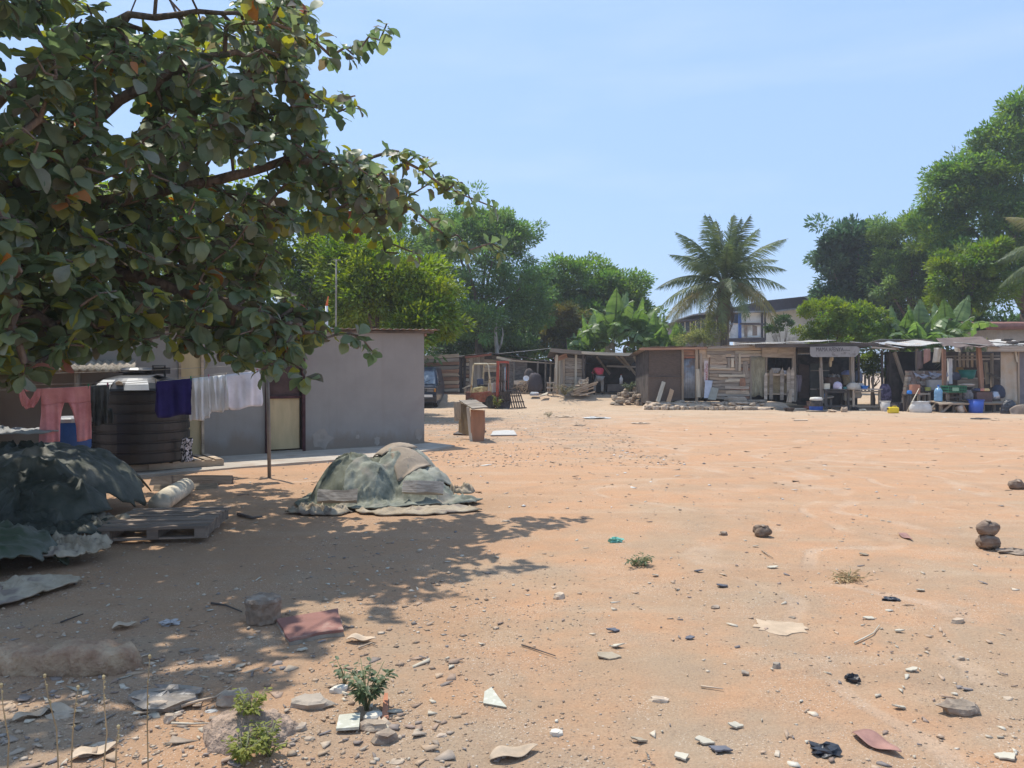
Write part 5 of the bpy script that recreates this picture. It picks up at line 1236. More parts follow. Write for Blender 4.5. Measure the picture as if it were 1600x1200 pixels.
for dz, s, e in ((.09, .10, LB2), (.03, .22, LB + Vector((0, .3, .1)))):
    pts = []
    for i in range(17):
        t = i/16; p = lerp(LA + Vector((0, .02, dz)), e, t); p.z -= s*4*t*(1-t)*.5; pts.append(p)
    B().tube(pts, .0035, 4).obj('line', ln_m, wl)
pb2 = Vector((LB.x-.02, LB.y, ghf(LB.x, LB.y)))
wp2 = E('washing_line_post', 'wooden post at the far end of the washing line', 'post', pb2); pole(wp2, pb2 - Vector((0, 0, .1)), pb2 + Vector((0, 0, 2.0)), .04)
def tpx(px):
    lo, hi = 0.0, 1.0
    for _ in range(30):
        m = (lo+hi)/2; q = prj(np.array(line_pt(m)))[0]
        if q > px: lo = m
        else: hi = m
    return (lo+hi)/2
def garment(name, label, mat, px0, px1, strips, seed, fold=.03, layers=2, group='washing on the line', part=None):
    """strips: list of [(v, u0, u1), ...] rows going down; u across the garment (0..1 from px0 to px1), v in metres"""
    t0, t1 = tpx(px0), tpx(px1); r = random.Random(seed); ph = r.uniform(0, 6)
    o0 = line_pt((t0+t1)/2); b = B(); d0 = (line_pt(t1)-line_pt(t0)).normalized(); n = Vector((d0.y, -d0.x, 0)).normalized()
    fq = 9/max(.3, (line_pt(t1)-line_pt(t0)).length*2.2) + r.uniform(0, 4)
    for rows in strips:
        for ly in range(layers):
            def f(u, v, rows=rows, ly=ly):
                k = v*(len(rows)-1); i = min(len(rows)-2, int(k)); a = k-i
                vv = lerp(rows[i][0], rows[i+1][0], a); u0 = lerp(rows[i][1], rows[i+1][1], a); u1 = lerp(rows[i][2], rows[i+1][2], a)
                uu = lerp(u0, u1, u); p = line_pt(lerp(t0, t1, uu)).copy()
                dp = min(1, vv/.25)
                p.z += .006*math.sin(math.pi*min(1, vv*30)) - vv - .012*math.sin(uu*9+ph)*dp
                off = (fold*math.sin(uu*fq + ph + 1.3*math.sin(vv*4+ph)) + .45*fold*math.sin(uu*fq*2.3 + vv*3 + ph*2) + .25*fold*math.sin(uu*fq*4.1 + ph))*dp
                edge = math.sin(math.pi*min(1, max(0, u)))**.4
                return p + n*(off + (.022 if ly == 0 else -.022)*dp*edge + (.004 if ly == 0 else -.004))
            b.grid(f, 26, max(8, int(rows[-1][0]*18)))
    o = b.obj(name, mat, None, smooth=True, origin=o0); m_ = o.modifiers.new('t', 'SOLIDIFY'); m_.thickness = .003
    return tag(o, label, 'clothing', group)
pink = cm('pink_cloth', (.80, .29, .30), rough=.55, c2=(.88, .38, .38), bump=.2, bscale=60)
garment('crop_top', 'small pink strappy top, leftmost on the washing line', pink, 64, 30, [[(0, 0, .25), (.08, .0, .35), (.14, .12, .5), (.20, .25, .8), (.24, .35, .7)], [(0, .8, 1), (.08, .68, 1), (.14, .5, .95), (.20, .45, .85)], [(.0, .3, .75), (.03, .35, .7)]], 1, .015)
garment('leggings', 'pink trousers hanging by the waistband on the washing line', pink, 141, 64, [[(0, 0, 1), (.06, .0, 1), (.16, 0, 1), (.20, .0, 1)], [(.20, .0, .46), (.30, -.02, .38), (.48, -.02, .30), (.69, -.02, .28)], [(.20, .54, 1), (.30, .58, 1.0), (.48, .62, 1.03), (.69, .63, 1.05)]], 2, .022)
garment('shirt', 'dark grey shirt beside the pink trousers on the line', cm('charcoal_cloth', (.075, .08, .082), c2=(.13, .14, .14)), 171, 138, [[(0, 0, 1), (.1, 0, 1), (.3, .15, .9), (.52, .1, .75)], [(.3, -.1, .2), (.42, -.15, .05), (.5, -.12, .0)]], 3, .03)
navy = cm('navy_cloth', (.020, .014, .10), c2=(.03, .022, .14))
garment('shirt', 'deep navy shirt in the middle of the washing line', navy, 300, 243, [[(0, 0, 1), (.05, .0, 1.0), (.20, -.02, 1.0), (.30, .02, 1.02), (.42, -.03, 1.03), (.50, .0, .95)]], 4, .02)
white1 = cm('white_cloth', (.85, .84, .83), c2=(.90, .89, .88), bump=.2, bscale=50)
white2 = cm('greyed_white_cloth', (.74, .71, .76), c2=(.80, .78, .82), bump=.2, bscale=50)
garment('shorts', 'white shorts next to the navy shirt on the line', white1, 327, 297, [[(0, 0, 1), (.25, 0, 1.02), (.50, .0, 1.05), (.60, .05, 1.0)]], 5, .035)
garment('shorts', 'pleated white shorts between two other white garments on the line', white1, 354, 325, [[(0, 0, 1), (.25, 0, 1.05), (.42, .0, 1.05), (.52, .0, 1.0)]], 6, .04)
garment('t_shirt', 'white t-shirt nearest the metal post on the line', white2, 404, 351, [[(0, 0, 1), (.1, -.08, 1), (.30, -.12, 1.02), (.45, -.14, .98), (.52, -.1, .8)]], 7, .02)
for k, px in enumerate((138, 168, 244, 298, 326, 353, 372, 402)):
    p = line_pt(tpx(px)); o = B().box((0, 0, 0), (.012, .012, .06)).box((0, .012, -.002), (.012, .006, .055)).obj('clothes_peg', [cm('peg_green', (.05, .30, .15)), cm('peg_pink', (.5, .15, .25)), wood_pale][k % 3], None, origin=p, local=True)
    near = {138: 'pink trousers meet the dark shirt', 168: 'dark grey shirt ends', 244: 'navy shirt begins', 298: 'navy shirt meets the white shorts', 326: 'two white shorts meet', 353: 'pleated shorts meet the t-shirt', 372: 'collar of the white t-shirt sits', 402: 'white t-shirt ends by the post'}[px]
    tag(o, 'small clothes peg where the ' + near, 'clothes peg', 'pegs on the washing line')
# patterned cloth hanging beside the tank
pat = M('black_white_print', (.03, .03, .035), var=0, c2=(.62, .60, .62), scale=28, orand=0, detail=1, lo=.47, hi=.52)
c0 = P(291, 690, 12.3)
def fpt(u, v): return (c0.x-.075+.15*u + .012*math.sin(v*9), 12.3 + .02*math.sin(u*9), lerp(c0.z-.32, c0.z+.06, v))
o = B().grid(fpt, 8, 14, .02).obj('wrap_cloth', pat, None, smooth=True); tag(o, 'narrow black and white patterned cloth hanging beside the tank', 'cloth')

# ------------------------------------------------------------------ heaps and sheets
def ridged(x, y, s, seed): return 1 - np.abs(fbm(x*s, y*s, 0, seed, 3))*2
def drape(name, label, cat, mat, c, poly, H, seed, wr=.03, rings=26, seg=110, ragged=.06, thick=.012, group=None, fs=3.0, lift=.012, extra=None):
    """sheet covering the ground polygon `poly` (xy offsets from centre), heights from H(x,y)"""
    c = Vector((c[0], c[1], 0)); r = random.Random(seed); k = len(poly); V = []; N_ = seg
    def bd(a):
        t = (a/(2*math.pi))*k; i = int(t) % k; f = t-int(t); p, q = poly[i], poly[(i+1) % k]
        p0, q1 = poly[i-1], poly[(i+2) % k]
        return [0.5*((2*p[j]) + (-p0[j]+q[j])*f + (2*p0[j]-5*p[j]+4*q[j]-q1[j])*f*f + (-p0[j]+3*p[j]-3*q[j]+q1[j])*f**3) for j in (0, 1)]
    xs = []; 
    for i in range(rings+1):
        s = (i/rings)
        for j in range(N_):
            x, y = bd(2*math.pi*j/N_); rg = 1 + ragged*float(fbm(j*.22, seed, 0, seed, 3))*(s**3)*2
            xs.append((c.x + x*s*rg, c.y + y*s*rg, s))
    A = np.array(xs); X, Y_, S = A.T
    h = H(X, Y_)
    fold = ridged(X + 3*fbm(X, Y_, 0, seed+3, 2)*.1, Y_, fs, seed)
    a_ = np.arctan2(Y_-c.y, X-c.x); rad = np.sin(a_*15 + 5*fbm(X*1.5, Y_*1.5, 0, seed+5, 2))*S**3*.35
    fold2 = ridged(X*1.6 + 5, Y_*.8, fs*2.7, seed+2)
    cr_ = np.clip(1 - np.abs(fbm(X*fs*.9 + 2*a_*.3, Y_*fs*.9, 0, seed+12, 3))*5, 0, 1)**2
    w = wr*(fold*.55 + fold2*.4 + cr_*1.1 + rad*.25 + fbm(X*11, Y_*11, 0, seed+8, 2)*.3)*(1 - .75*sst((S-.82)/.18))
    z = gh(X, Y_) + np.maximum(h + w, .0) + lift + .25*wr*sst((S-.85)/.15)*np.clip(fbm(X*5, Y_*5, 0, seed+9, 3)+.2, 0, 1)
    if extra is not None: z = z + extra(X, Y_, S)
    z0 = ghf(c.x, c.y)
    V = np.stack([X-c.x, Y_-c.y, z-z0], -1); F = []
    for i in range(rings):
        for j in range(N_): F.append((i*N_+j, (i+1)*N_+j, (i+1)*N_+(j+1) % N_, i*N_+(j+1) % N_))
    me = npmesh(name, V, np.array(F), mat, True); o = bpy.data.objects.new(name, me); sc.collection.objects.link(o)
    o.location = (c.x, c.y, z0); m_ = o.modifiers.new('t', 'SOLIDIFY'); m_.thickness = thick; m_.offset = -1
    return tag(o, label, cat, group)
def dome(cx, cy, rx, ry, h, p=1.6, rot=0):
    def f(x, y):
        dx, dy = x-cx, y-cy; c_, s_ = math.cos(rot), math.sin(rot); u = (dx*c_+dy*s_)/rx; v = (-dx*s_+dy*c_)/ry
        q = np.clip(1 - (np.abs(u)**2.2 + np.abs(v)**2.2), 0, 1); return h*q**(1/p)
    return f
def hmax(*fs): return lambda x, y: np.maximum.reduce([f(x, y) for f in fs])
def poly_r(pts, c): return [(p[0]-c[0], p[1]-c[1]) for p in pts]
tgreen = M('green_tarp', (.052, .060, .045), var=.35, scale=2.6, c2=(.105, .11, .085), rough=.62, spec=.3, orand=0, bump=.4, bscale=9, bdist=.03, spots=(.19, .18, .145), spscale=1.5)  # spots: grey smears, plus sun flecks put into the tarp's colour
tgreen2 = M('bright_green_tarp', (.05, .085, .04), var=.3, scale=2.5, c2=(.13, .125, .10), rough=.5, spec=.4, orand=0, bump=.4, bscale=9, bdist=.03)
tolive = M('olive_tarp', (.085, .09, .058), var=.3, scale=3, c2=(.16, .165, .12), rough=.75, spec=.2, orand=0, bump=.4, bscale=14, bdist=.02, spots=(.26, .27, .21), spscale=4)
tblue = M('faded_blue_tarp', (.20, .21, .165), var=.3, scale=4, c2=(.33, .335, .27), rough=.8, spec=.2, orand=0, bump=.5, bscale=14, bdist=.02, spots=(.24, .22, .18), spscale=3)
sackm = M('dirty_sacking', (.37, .285, .19), var=.25, scale=4, c2=(.47, .395, .29), rough=.9, orand=.12, bump=.5, bscale=18, bdist=.02, spots=(.24, .19, .15), spscale=4)
cardb = M('old_cardboard', (.34, .27, .20), var=.2, scale=4, rough=.95, orand=.1, bump=.4, bscale=20, spots=(.24, .20, .16), spscale=4)
# centre heap
HC1 = dome(-2.02, 9.75, .52, .72, .53, 1.05); HC2 = dome(-1.46, 10.05, .62, .75, .59, 1.0); HC3 = dome(-1.10, 9.65, .42, .55, .34, 1.1); HC4 = dome(-1.75, 9.45, .35, .4, .42, 1.1)
HCs = hmax(HC1, HC2, HC3, HC4)
sand = M('heaped_sand', (.36, .26, .18), var=.2, scale=4, orand=0, bump=.7, bscale=25)
o = drape('sand_heap', 'heap of sand hidden under the sheets in the middle of the yard', 'heap', sand, (-1.643, 9.85), [(q_[0]*.76, q_[1]*.85) for q_ in [(1.1*math.cos(a)*.95, .8*math.sin(a)) for a in [i*math.pi/6 for i in range(12)]]], lambda x, y: HCs(x, y)-.03, 3, .01, 20, 60)
drape('tarpaulin', 'old olive tarpaulin over the left half of the middle heap', 'tarpaulin', tolive, (-2.072, 9.75), [(q_[0]*.76, q_[1]*.85) for q_ in [(.62, .1), (.6, .7), (0, .92), (-.6, .72), (-.78, 0), (-.74, -.62), (-.45, -.92), (.05, -.95), (.42, -.7)]], lambda x, y: HCs(x, y), 11, .035, ragged=.05, lift=.014, group='sheets over the middle heap')
drape('tarpaulin', 'faded blue-grey tarpaulin over the front of the middle heap', 'tarpaulin', tblue, (-1.620, 9.28), [(q_[0]*.76, q_[1]*.85) for q_ in [(.62, .35), (.15, .62), (-.30, .42), (-.52, .05), (-.48, -.42), (-.05, -.52), (.45, -.42), (1.0, -.22)]], lambda x, y: HCs(x, y)+.02, 12, .045, ragged=.05, lift=.03, group='sheets over the middle heap')
drape('tarpaulin', 'pale worn tarpaulin over the right half of the middle heap', 'tarpaulin', M('pale_tarp', (.235, .235, .19), var=.2, scale=3, c2=(.34, .33, .27), rough=.8, orand=0, bump=.5, bscale=14, bdist=.02), (-1.292, 9.95), [(q_[0]*.76, q_[1]*.85) for q_ in [(.72, .05), (.45, .6), (-.1, .78), (-.55, .5), (-.5, 0), (-.25, -.5), (.15, -.75), (.6, -.6)]], lambda x, y: HCs(x, y)+.01, 13, .035, lift=.02, group='sheets over the middle heap')
drape('sacking', 'flat grey and beige sheets spread before the middle heap', 'sacking', sackm, (-1.136, 8.85), [(q_[0]*.76, q_[1]*.85) for q_ in [(.9, .25), (.35, .4), (-.3, .3), (-.85, .15), (-.75, -.15), (-.2, -.38), (.45, -.28), (.95, -.02)]], lambda x, y: HCs(x, y)*.9, 14, .04, rings=16, lift=.015)
drape('sacking', 'pale blue plastic sheet fold lying at the right foot of the heap', 'sacking', tblue, (-0.918, 9.25), [(q_[0]*.76, q_[1]*.85) for q_ in [(.7, .22), (.1, .28), (-.5, .12), (-.45, -.12), (.1, -.22), (.55, -.08)]], lambda x, y: HCs(x, y)*.7, 15, .05, rings=14, lift=.04)
drape('sacking', 'crumpled beige sacking curled up at the right end of the heap', 'sacking', sackm, (-0.762, 9.6), [(q_[0]*.76, q_[1]*.85) for q_ in [(.38, .1), (.1, .24), (-.35, .12), (-.3, -.12), (.1, -.16), (.34, -.08)]], lambda x, y: .07 + 0*x, 16, .07, rings=12, fs=5, lift=.03)
drape('sacking', 'ragged beige sacking at the left foot of the middle heap', 'sacking', sackm, (-2.166, 8.75), [(q_[0]*.76, q_[1]*.85) for q_ in [(.4, .15), (0, .25), (-.4, .16), (-.55, -.04), (-.2, -.16), (.3, -.15)]], lambda x, y: HCs(x, y)*.6, 17, .06, rings=12, fs=5)
def slabp(name, label, cat, mat, pts, th, n=(0, 0, -1), group=None, bev=None, jag=0):
    pts = [Vector(p) for p in pts]; c = sum(pts, Vector())/len(pts); r = random.Random(len(label))
    if jag:
        q = []
        for i, p in enumerate(pts):
            nx_ = pts[(i+1) % len(pts)]
            for t in (0, .25, .5, .75): 
                z = lerp(p, nx_, t); q.append(z + Vector((r.uniform(-jag, jag), r.uniform(-jag, jag), 0))*(t > 0))
        pts = q
    b = B().prism(pts, Vector(n).normalized(), th)
    o = b.obj(name, mat, None, origin=c); return tag(o, label, cat, group)
def hgt(x, y, d=0.0): return Vector((x, y, ghf(x, y) + float(HCs(np.array(x), np.array(y))) + d))
drape('cardboard', 'flattened grey-brown cardboard lying on top of the heap', 'cardboard', cardb, (-1.308, 9.66), [(q_[0]*.76, q_[1]*.85) for q_ in [(.34, .12), (.30, .22), (-.22, .20), (-.30, .12), (-.16, -.24), (-.06, -.28), (.20, -.16)]], lambda x, y: HCs(x, y)+.07, 51, .008, rings=8, seg=80, ragged=.02, lift=.02)
drape('cardboard', 'second flattened carton at the crest of the heap', 'cardboard', cardb, (-1.542, 9.98), [(q_[0]*.76, q_[1]*.85) for q_ in [(.38, .16), (.3, .22), (-.3, .14), (-.36, .04), (-.18, -.22), (-.1, -.24), (.30, -.10)]], lambda x, y: HCs(x, y)+.06, 52, .008, rings=8, seg=80, ragged=.02, lift=.02)
def block(label, c, d, mat, seed, rz=0, name='stone', cat='stone', group=None, jag=.16, sub=0, z=None, tilt=0):
    b = stone_b((0, 0, 0), d, seed, 0, jag=jag); c = Vector((c[0], c[1], (ghf(c[0], c[1]) if z is None else z) - .012))
    o = b.obj(name, mat, None, origin=c); o.rotation_euler = (tilt, 0, rz)
    if sub:
        m_ = o.modifiers.new('s', 'SUBSURF'); m_.subdivision_type = 'SIMPLE'; m_.levels = m_.render_levels = sub+1
        tx = bpy.data.textures.get('rough') or bpy.data.textures.new('rough', 'CLOUDS'); tx.noise_scale = .06; tx.noise_depth = 4
        dm = o.modifiers.new('d', 'DISPLACE'); dm.texture = tx; dm.texture_coords = 'LOCAL'; dm.strength = min(d)*.35; dm.mid_level = .5
    return tag(o, label, cat, group)
b1 = E('broken_board', 'thick weathered plank end resting on the sheets at the heap front', 'plank', (-1.35, 8.95, .12)); plank(b1, (-1.30, 9.10, .24), (-.82, 9.13, .22), .14, .08, wood_grey, (0, -1, .4))
b1 = E('broken_board', 'short grey board half under the left sacking of the heap', 'plank', (-2.1, 8.7, .1)); plank(b1, (-2.25, 8.86, .17), (-1.8, 8.92, .16), .14, .07, wood_grey, (0, -1, .6))
# left heap
HL1 = dome(-5.2, 8.5, 1.10, 1.25, .76, 1.45); HL2 = dome(-4.65, 7.7, .6, .6, .34, 1.4); HL3 = dome(-6.3, 8.2, 1.2, 1.4, .7, 1.6)
HLs = hmax(HL1, HL2, HL3)
drape('tarpaulin', 'large dark green tarpaulin over the heap below the washing line', 'tarpaulin', tgreen, (-5.35, 8.3), [(1.18, .15), (.9, .95), (.1, 1.35), (-1.3, 1.2), (-2.0, .2), (-1.7, -1.0), (-.6, -1.22), (.35, -1.1), (.85, -.75)], lambda x, y: HLs(x, y), 21, .07, rings=46, seg=170, ragged=.06, fs=1.6)
drape('tarpaulin', 'folded dark green tarp skirt at the front of the large heap', 'tarpaulin', tgreen, (-4.72, 7.35), [(.65, .35), (.2, .55), (-.5, .45), (-.9, .1), (-.7, -.3), (-.1, -.35), (.45, -.2)], lambda x, y: .20*sst((y-6.95)/.5)*sst((x+5.6)/.5) + HLs(x, y)*.8, 22, .08, rings=22, fs=3)
HB = hmax(dome(-4.35, 6.05, .72, .62, .30, 1.5), dome(-5.2, 6.2, 1.2, .8, .36, 1.5))
drape('tarpaulin', 'second tarp heap with a bright green strip in the near left corner', 'tarpaulin', tgreen2, (-4.45, 6.1), [(.78, .1), (.5, .55), (-.3, .7), (-1.4, .6), (-1.6, -.4), (-.6, -.66), (.2, -.62), (.6, -.32)], lambda x, y: HB(x, y), 23, .06, rings=30, seg=130, fs=2.2)
drape('sacking', 'torn pale sacking trailing from the green tarp onto the sand', 'sacking', sackm, (-3.62, 5.42), [(.36, .34), (.1, .42), (-.25, .12), (-.52, -.25), (-.3, -.42), (.08, -.36), (.3, -.02)], lambda x, y: .03 + 0*x, 24, .035, rings=16, fs=4)
drape('sacking', 'crumpled beige sack cloth wedged between the two tarps', 'sacking', sackm, (-3.75, 6.4), [(.34, .1), (.12, .34), (-.3, .3), (-.4, -.05), (-.1, -.3), (.25, -.22)], lambda x, y: .10 + 0*x, 25, .06, rings=16, fs=6)
drape('sacking', 'dark green torn sheet at the right foot of the large tarp', 'sacking', tgreen, (-4.28, 7.18), [(.5, .1), (.2, .4), (-.4, .32), (-.7, .1), (-.5, -.22), (.1, -.3), (.48, -.22)], lambda x, y: .10 + HLs(x, y)*.7, 26, .055, rings=16, fs=4)
drape('sacking', 'ragged fringe of white sacking by the pallet corner', 'sacking', sackm, (-3.98, 7.42), [(.25, .1), (.05, .26), (-.3, .22), (-.3, -.1), (-.02, -.3), (.15, -.18)], lambda x, y: .12 + 0*x, 27, .045, rings=10, fs=6)
drape('tarpaulin', 'pale grey sheet hanging at the far left edge behind the tarp heap', 'tarpaulin', M('grey_sheet', (.34, .34, .33), var=.15, scale=3, orand=0, bump=.3), (-6.35, 9.6), [(.7, -.1), (.3, .3), (-.6, .4), (-.7, -.2), (0, -.4)], lambda x, y: .85 + 0*x, 28, .05, rings=12)
block('squared grey block lying in the folds of the green tarp', (-4.86, 6.78), (.34, .26, .24), concrete, 31, .4, 'concrete_block', 'block', z=.14)
block('smooth grey lump on the tarp left of the squared block', (-5.35, 6.95), (.42, .3, .2), concrete, 32, .1, 'concrete_block', 'block', z=.22)
# blue drum behind, log, planks
dr = E('plastic_drum', 'blue plastic drum standing behind the pink trousers', 'drum', P(107, 680, 10.9).xy.to_3d())
B().lathe([(.25, 0), (.29, .03), (.29, .5), (.275, .52), (.29, .54), (.29, .92), (.25, .95), (0, .95)], 20, wloc(dr)).obj('body', cm('blue_plastic', (.03, .09, .27), rough=.5), dr, smooth=True)
B().lathe([(.30, .9), (.30, .95), (.28, .97), (0, .97)], 20, wloc(dr)).obj('rim', cm('steel_rim', (.4, .4, .4), rough=.4, metal=.5), dr)
a, b2 = G(248, 803), G(285, 775)
lg = B().tube([a + Vector((0, 0, .11)), lerp(a, b2, .4) + Vector((.01, 0, .12)), b2 + Vector((0, .1, .11))], [.115, .12, .11], 14).obj('log', wood_pale, None, smooth=True, origin=a); tag(lg, 'short pale log lying behind the wooden pallet', 'log')
for k, (a_, b_, w, t, m_, lb) in enumerate(((G(236, 757, .02), G(362, 756, .03), .16, .09, wood_dark, 'long dark beam lying along the edge of the concrete apron'), (G(240, 766, .02), G(340, 763, .02), .10, .05, wood_tan, 'thin brown batten in front of the long dark beam'))):
    e = E('timber', lb, 'timber', a_); plank(e, a_, b_, w, t, m_, (0, -.8, .6))
# pallet
pc = G(262, 842); pc = Vector((-3.42, 7.62, ghf(-3.42, 7.62))); 
pc.z += .05
pal = E('pallet', 'dark slatted wooden pallet lying beside the large green tarp', 'pallet', pc, None, .16)
pw = M('pallet_wood', (.24, .18, .135), var=.3, scale=2, stretch=(1, 6, 6), orand=.25, bump=.4)
for j in range(3): B().box((-.42+j*.42, 0, .05), (.10, 1.05, .10)).obj('bearer', pw, pal, local=True)
for j in range(8): B().box((0, -.49+j*.14, .112), (.98, .092, .022)).obj('slat', pw, pal, local=True).rotation_euler = (rnd.uniform(-.03, .03), 0, rnd.uniform(-.02, .02))
for j in range(3): B().box((0, -.46+j*.46, .008-.006), (.96, .09, .016)).obj('slat', pw, pal, local=True)
# red-brown bits under the sacks, near the left slab
def rough(o, s=.03, sc_=.08, lv=3):
    m_ = o.modifiers.new('s', 'SUBSURF'); m_.subdivision_type = 'SIMPLE'; m_.levels = m_.render_levels = lv
    tx = bpy.data.textures.new('rough', 'CLOUDS'); tx.noise_scale = sc_; tx.noise_depth = 5
    dm = o.modifiers.new('d', 'DISPLACE'); dm.texture = tx; dm.texture_coords = 'LOCAL'; dm.strength = s; dm.mid_level = .5; return o
# big concrete lump near left
def fsl(u, v):
    x = lerp(-2.82, -2.04, u); top = .15 + .07*abs(2*u-.9)**2 + .02*math.sin(u*13)
    a = v*math.pi*2; ca, sa = math.cos(a), math.sin(a); ca = math.copysign(abs(ca)**.38, ca); sa = math.copysign(abs(sa)**.38, sa); yy = 4.13 + .10*ca*(1+.12*math.sin(u*9)); zz = top*.5 + top*.56*sa
    e = max(0, math.sin(math.pi*min(1, max(0, u))))**.3
    return (x, 4.13 + (yy-4.13)*e + (u-.5)*.1, ghf(x, 4.13) + zz*e - .02)
o = B().grid(fsl, 48, 20).obj('concrete_lump', M('rough_concrete', (.40, .235, .145), var=.25, scale=7, orand=0, bump=1, bscale=35, bdist=.02, c2=(.50, .355, .225)), None, smooth=True, origin=(-2.4, 4.13, 0)); tag(o, 'long rough saddle-shaped lump of old concrete in the near left corner', 'concrete lump')
tx = bpy.data.textures.new('lump', 'CLOUDS'); tx.noise_scale = .07; tx.noise_depth = 6; dm = o.modifiers.new('d', 'DISPLACE'); dm.texture = tx; dm.texture_coords = 'LOCAL'; dm.strength = .085
# round concrete block and red slab
g = G(404, 979); o = B().lathe([(.0, .0), (.085, 0), (.105, .02), (.112, .10), (.118, .155), (.108, .17), (0, .172)], 18, (0, 0, -.01), closed=False).obj('concrete_block', M('mud_concrete', (.26, .19, .135), var=.3, scale=8, orand=0, bump=1, bscale=35, spots=(.34, .28, .22), spscale=9), None, origin=g + Vector((0, .1, 0)), smooth=False)
rough(o, .035, .05, 2); tag(o, 'stubby round block of concrete beside the red slab', 'concrete block')
pts = [G(432, 976, .026), G(528, 960, .03), G(537, 994, .03), G(500, 998, .028), G(452, 1009, .026)]
o = slabp('floor_slab', 'dusky red painted floor slab lying flat in the shade', 'slab', M('red_floor_paint', (.27, .125, .095), var=.12, scale=5, orand=0, rough=.6, spots=(.38, .25, .19), spscale=5), [p + Vector((0, 0, .012)) for p in pts], .016, jag=.006)
o = slabp('screed_slab', 'grey screed stuck to the underside of the red slab', 'slab', concrete, [p + Vector((0, 0, -.006)) for p in pts], .032, jag=.012)
# assorted stones and scraps in the foreground, each where it lies
ST = [  # px, py, (w, d, h), material, rz, label
    (366, 1100, (.16, .10, .075), rock_tan, .5, 'tan loaf-shaped stone at the edge of the earth mound'),
    (486, 1103, (.21, .12, .055), concrete, .1, 'flat grey paving stone left of the green seedling'),
    (531, 1080, (.10, .06, .04), M('white_stone', (.62, .56, .46), var=.15, orand=.05), .6, 'small whitish stone touching the seedling'),
    (586, 1139, (.14, .07, .05), rock_tan, .1, 'pale stone between the white tile and the grey rock'),
    (602, 1158, (.13, .10, .055), rock, .2, 'flat dark grey rock in front of the pale stones'),
    (583, 1122, (.09, .07, .035), MATS['white_stone'], .8, 'round cream stone behind the pair of flat rocks'),
    (248, 1112, (.11, .08, .06), rock, .2, 'grey cobble against the crumpled plastic sheet'),
    (265, 1128, (.06, .05, .05), rock_tan, .2, 'small brown cobble right of the grey cobble'),
    (468, 1140, (.08, .05, .035), rock, .9, 'thin grey stone in front of the earth mound'),
    (482, 1155, (.06, .04, .02), rock_tan, .2, 'little tan stone before the earth mound'),
    (1500, 1112, (.20, .11, .06), rock, .1, 'half-buried grey stone low on the right'),
    (874, 935, (.10, .07, .05), rock_tan, .2, 'reddish stone alone in the middle of the sand'),
    (1118, 950, (.07, .05, .03), rock, .2, 'little reddish stone on the sand beyond the pale patch'),
    (1213, 1043, (.05, .04, .04), concrete, .2, 'small cubic grey stone low in the centre right'),
    (1502, 1031, (.05, .03, .03), rock_tan, .2, 'small brown stone towards the lower right'),
    (868, 1092+55, (.07, .05, .03), MATS['white_stone'], .3, 'cream chip of stone near the bottom middle'),
    (1030, 1095, (.10, .05, .03), rock_tan, .1, 'pale rumpled stone scrap below the centre'),
    (1574, 1092, (.06, .05, .02), rock_tan, .1, 'flat pinkish stone at the right edge low down'),
    (1497, 973, (.11, .05, .04), wood_tan, .1, 'chewed brown corn-cob-like husk lying on the right'),
    (1131, 836, (.09, .06, .05), rock, .1, 'pebble-sized clod beside the dry husk'),
    (1238, 965, (.05, .04, .02), rock, .1, 'dark flat pebble right of the pale patch'),
    (790, 815, (.10, .06, .03), rock_tan, .1, 'reddish clod in the leaf shadow beyond the heap sheets'),
    (330, 1030, (.10, .06, .03), concrete, .2, 'flat grey chip below the round block'),
    (295, 1018, (.11, .07, .03), rock, .2, 'flat dark chip left of the flat grey chip'),
    (160, 1165, (.12, .07, .02), rock, .2, 'slate-coloured flat stone near the bottom left'),
    (620, 1190, (.08, .05, .02), rock_tan, .2, 'thin tan flake near the bottom edge'),
    (330, 1112, (.07, .04, .02), MATS['white_stone'], .2, 'whitish chip between plastic sheet and tan stone'),
    (95, 1120, (.13, .08, .03), rock_tan, .4, 'flat ochre stone in the rubble at the bottom left'),
    (690, 1150, (.05, .04, .02), rock, .2, 'small grey stone right of the white tile'),
]
for k, (px, py, d, m_, rz, lb) in enumerate(ST):
    g = G(px, py); block(lb, (g.x, g.y), tuple(x*.95 for x in d), m_, 300+k, rz + rnd.uniform(-.3, .3), group='loose stones on the sand', sub=1 if d[0] > .08 else 0, jag=.25)
# tiles and flat pieces
wt = M('white_tile', (.50, .48, .38), var=.06, scale=30, orand=0, rough=.4, spots=(.62, .60, .50), spscale=30)
slabp('floor_tile', 'square white speckled tile piece at the bottom middle', 'tile', wt, [G(525, 1147, .025), G(561, 1146, .03), G(563, 1124, .032), G(530, 1126, .028)], .012)
slabp('broken_tile', 'triangular white broken tile standing out below the leaf shadows', 'tile', wt, [G(755, 1102, .012), G(792, 1108, .010), G(780, 1095, .015), G(768, 1078, .015), G(757, 1084, .012)], .010, n=(0, .5, -1))
slabp('brick_shard', 'thin orange brick shard beside the seedling stem', 'shard', M('brick_orange', (.42, .18, .10), orand=0), [G(596, 1128, .01), G(607, 1125, .01), G(606, 1092, .03), G(600, 1092, .03)], .02)
dk = M('slate_scrap', (.11, .11, .125), var=.25, orand=.1, rough=.6)
pale = M('pale_scrap', (.50, .45, .35), var=.1, orand=.08); blk = M('black_plastic', (.03, .03, .034), var=.3, orand=.1, rough=.35, spec=.5, bump=.6, bscale=20)
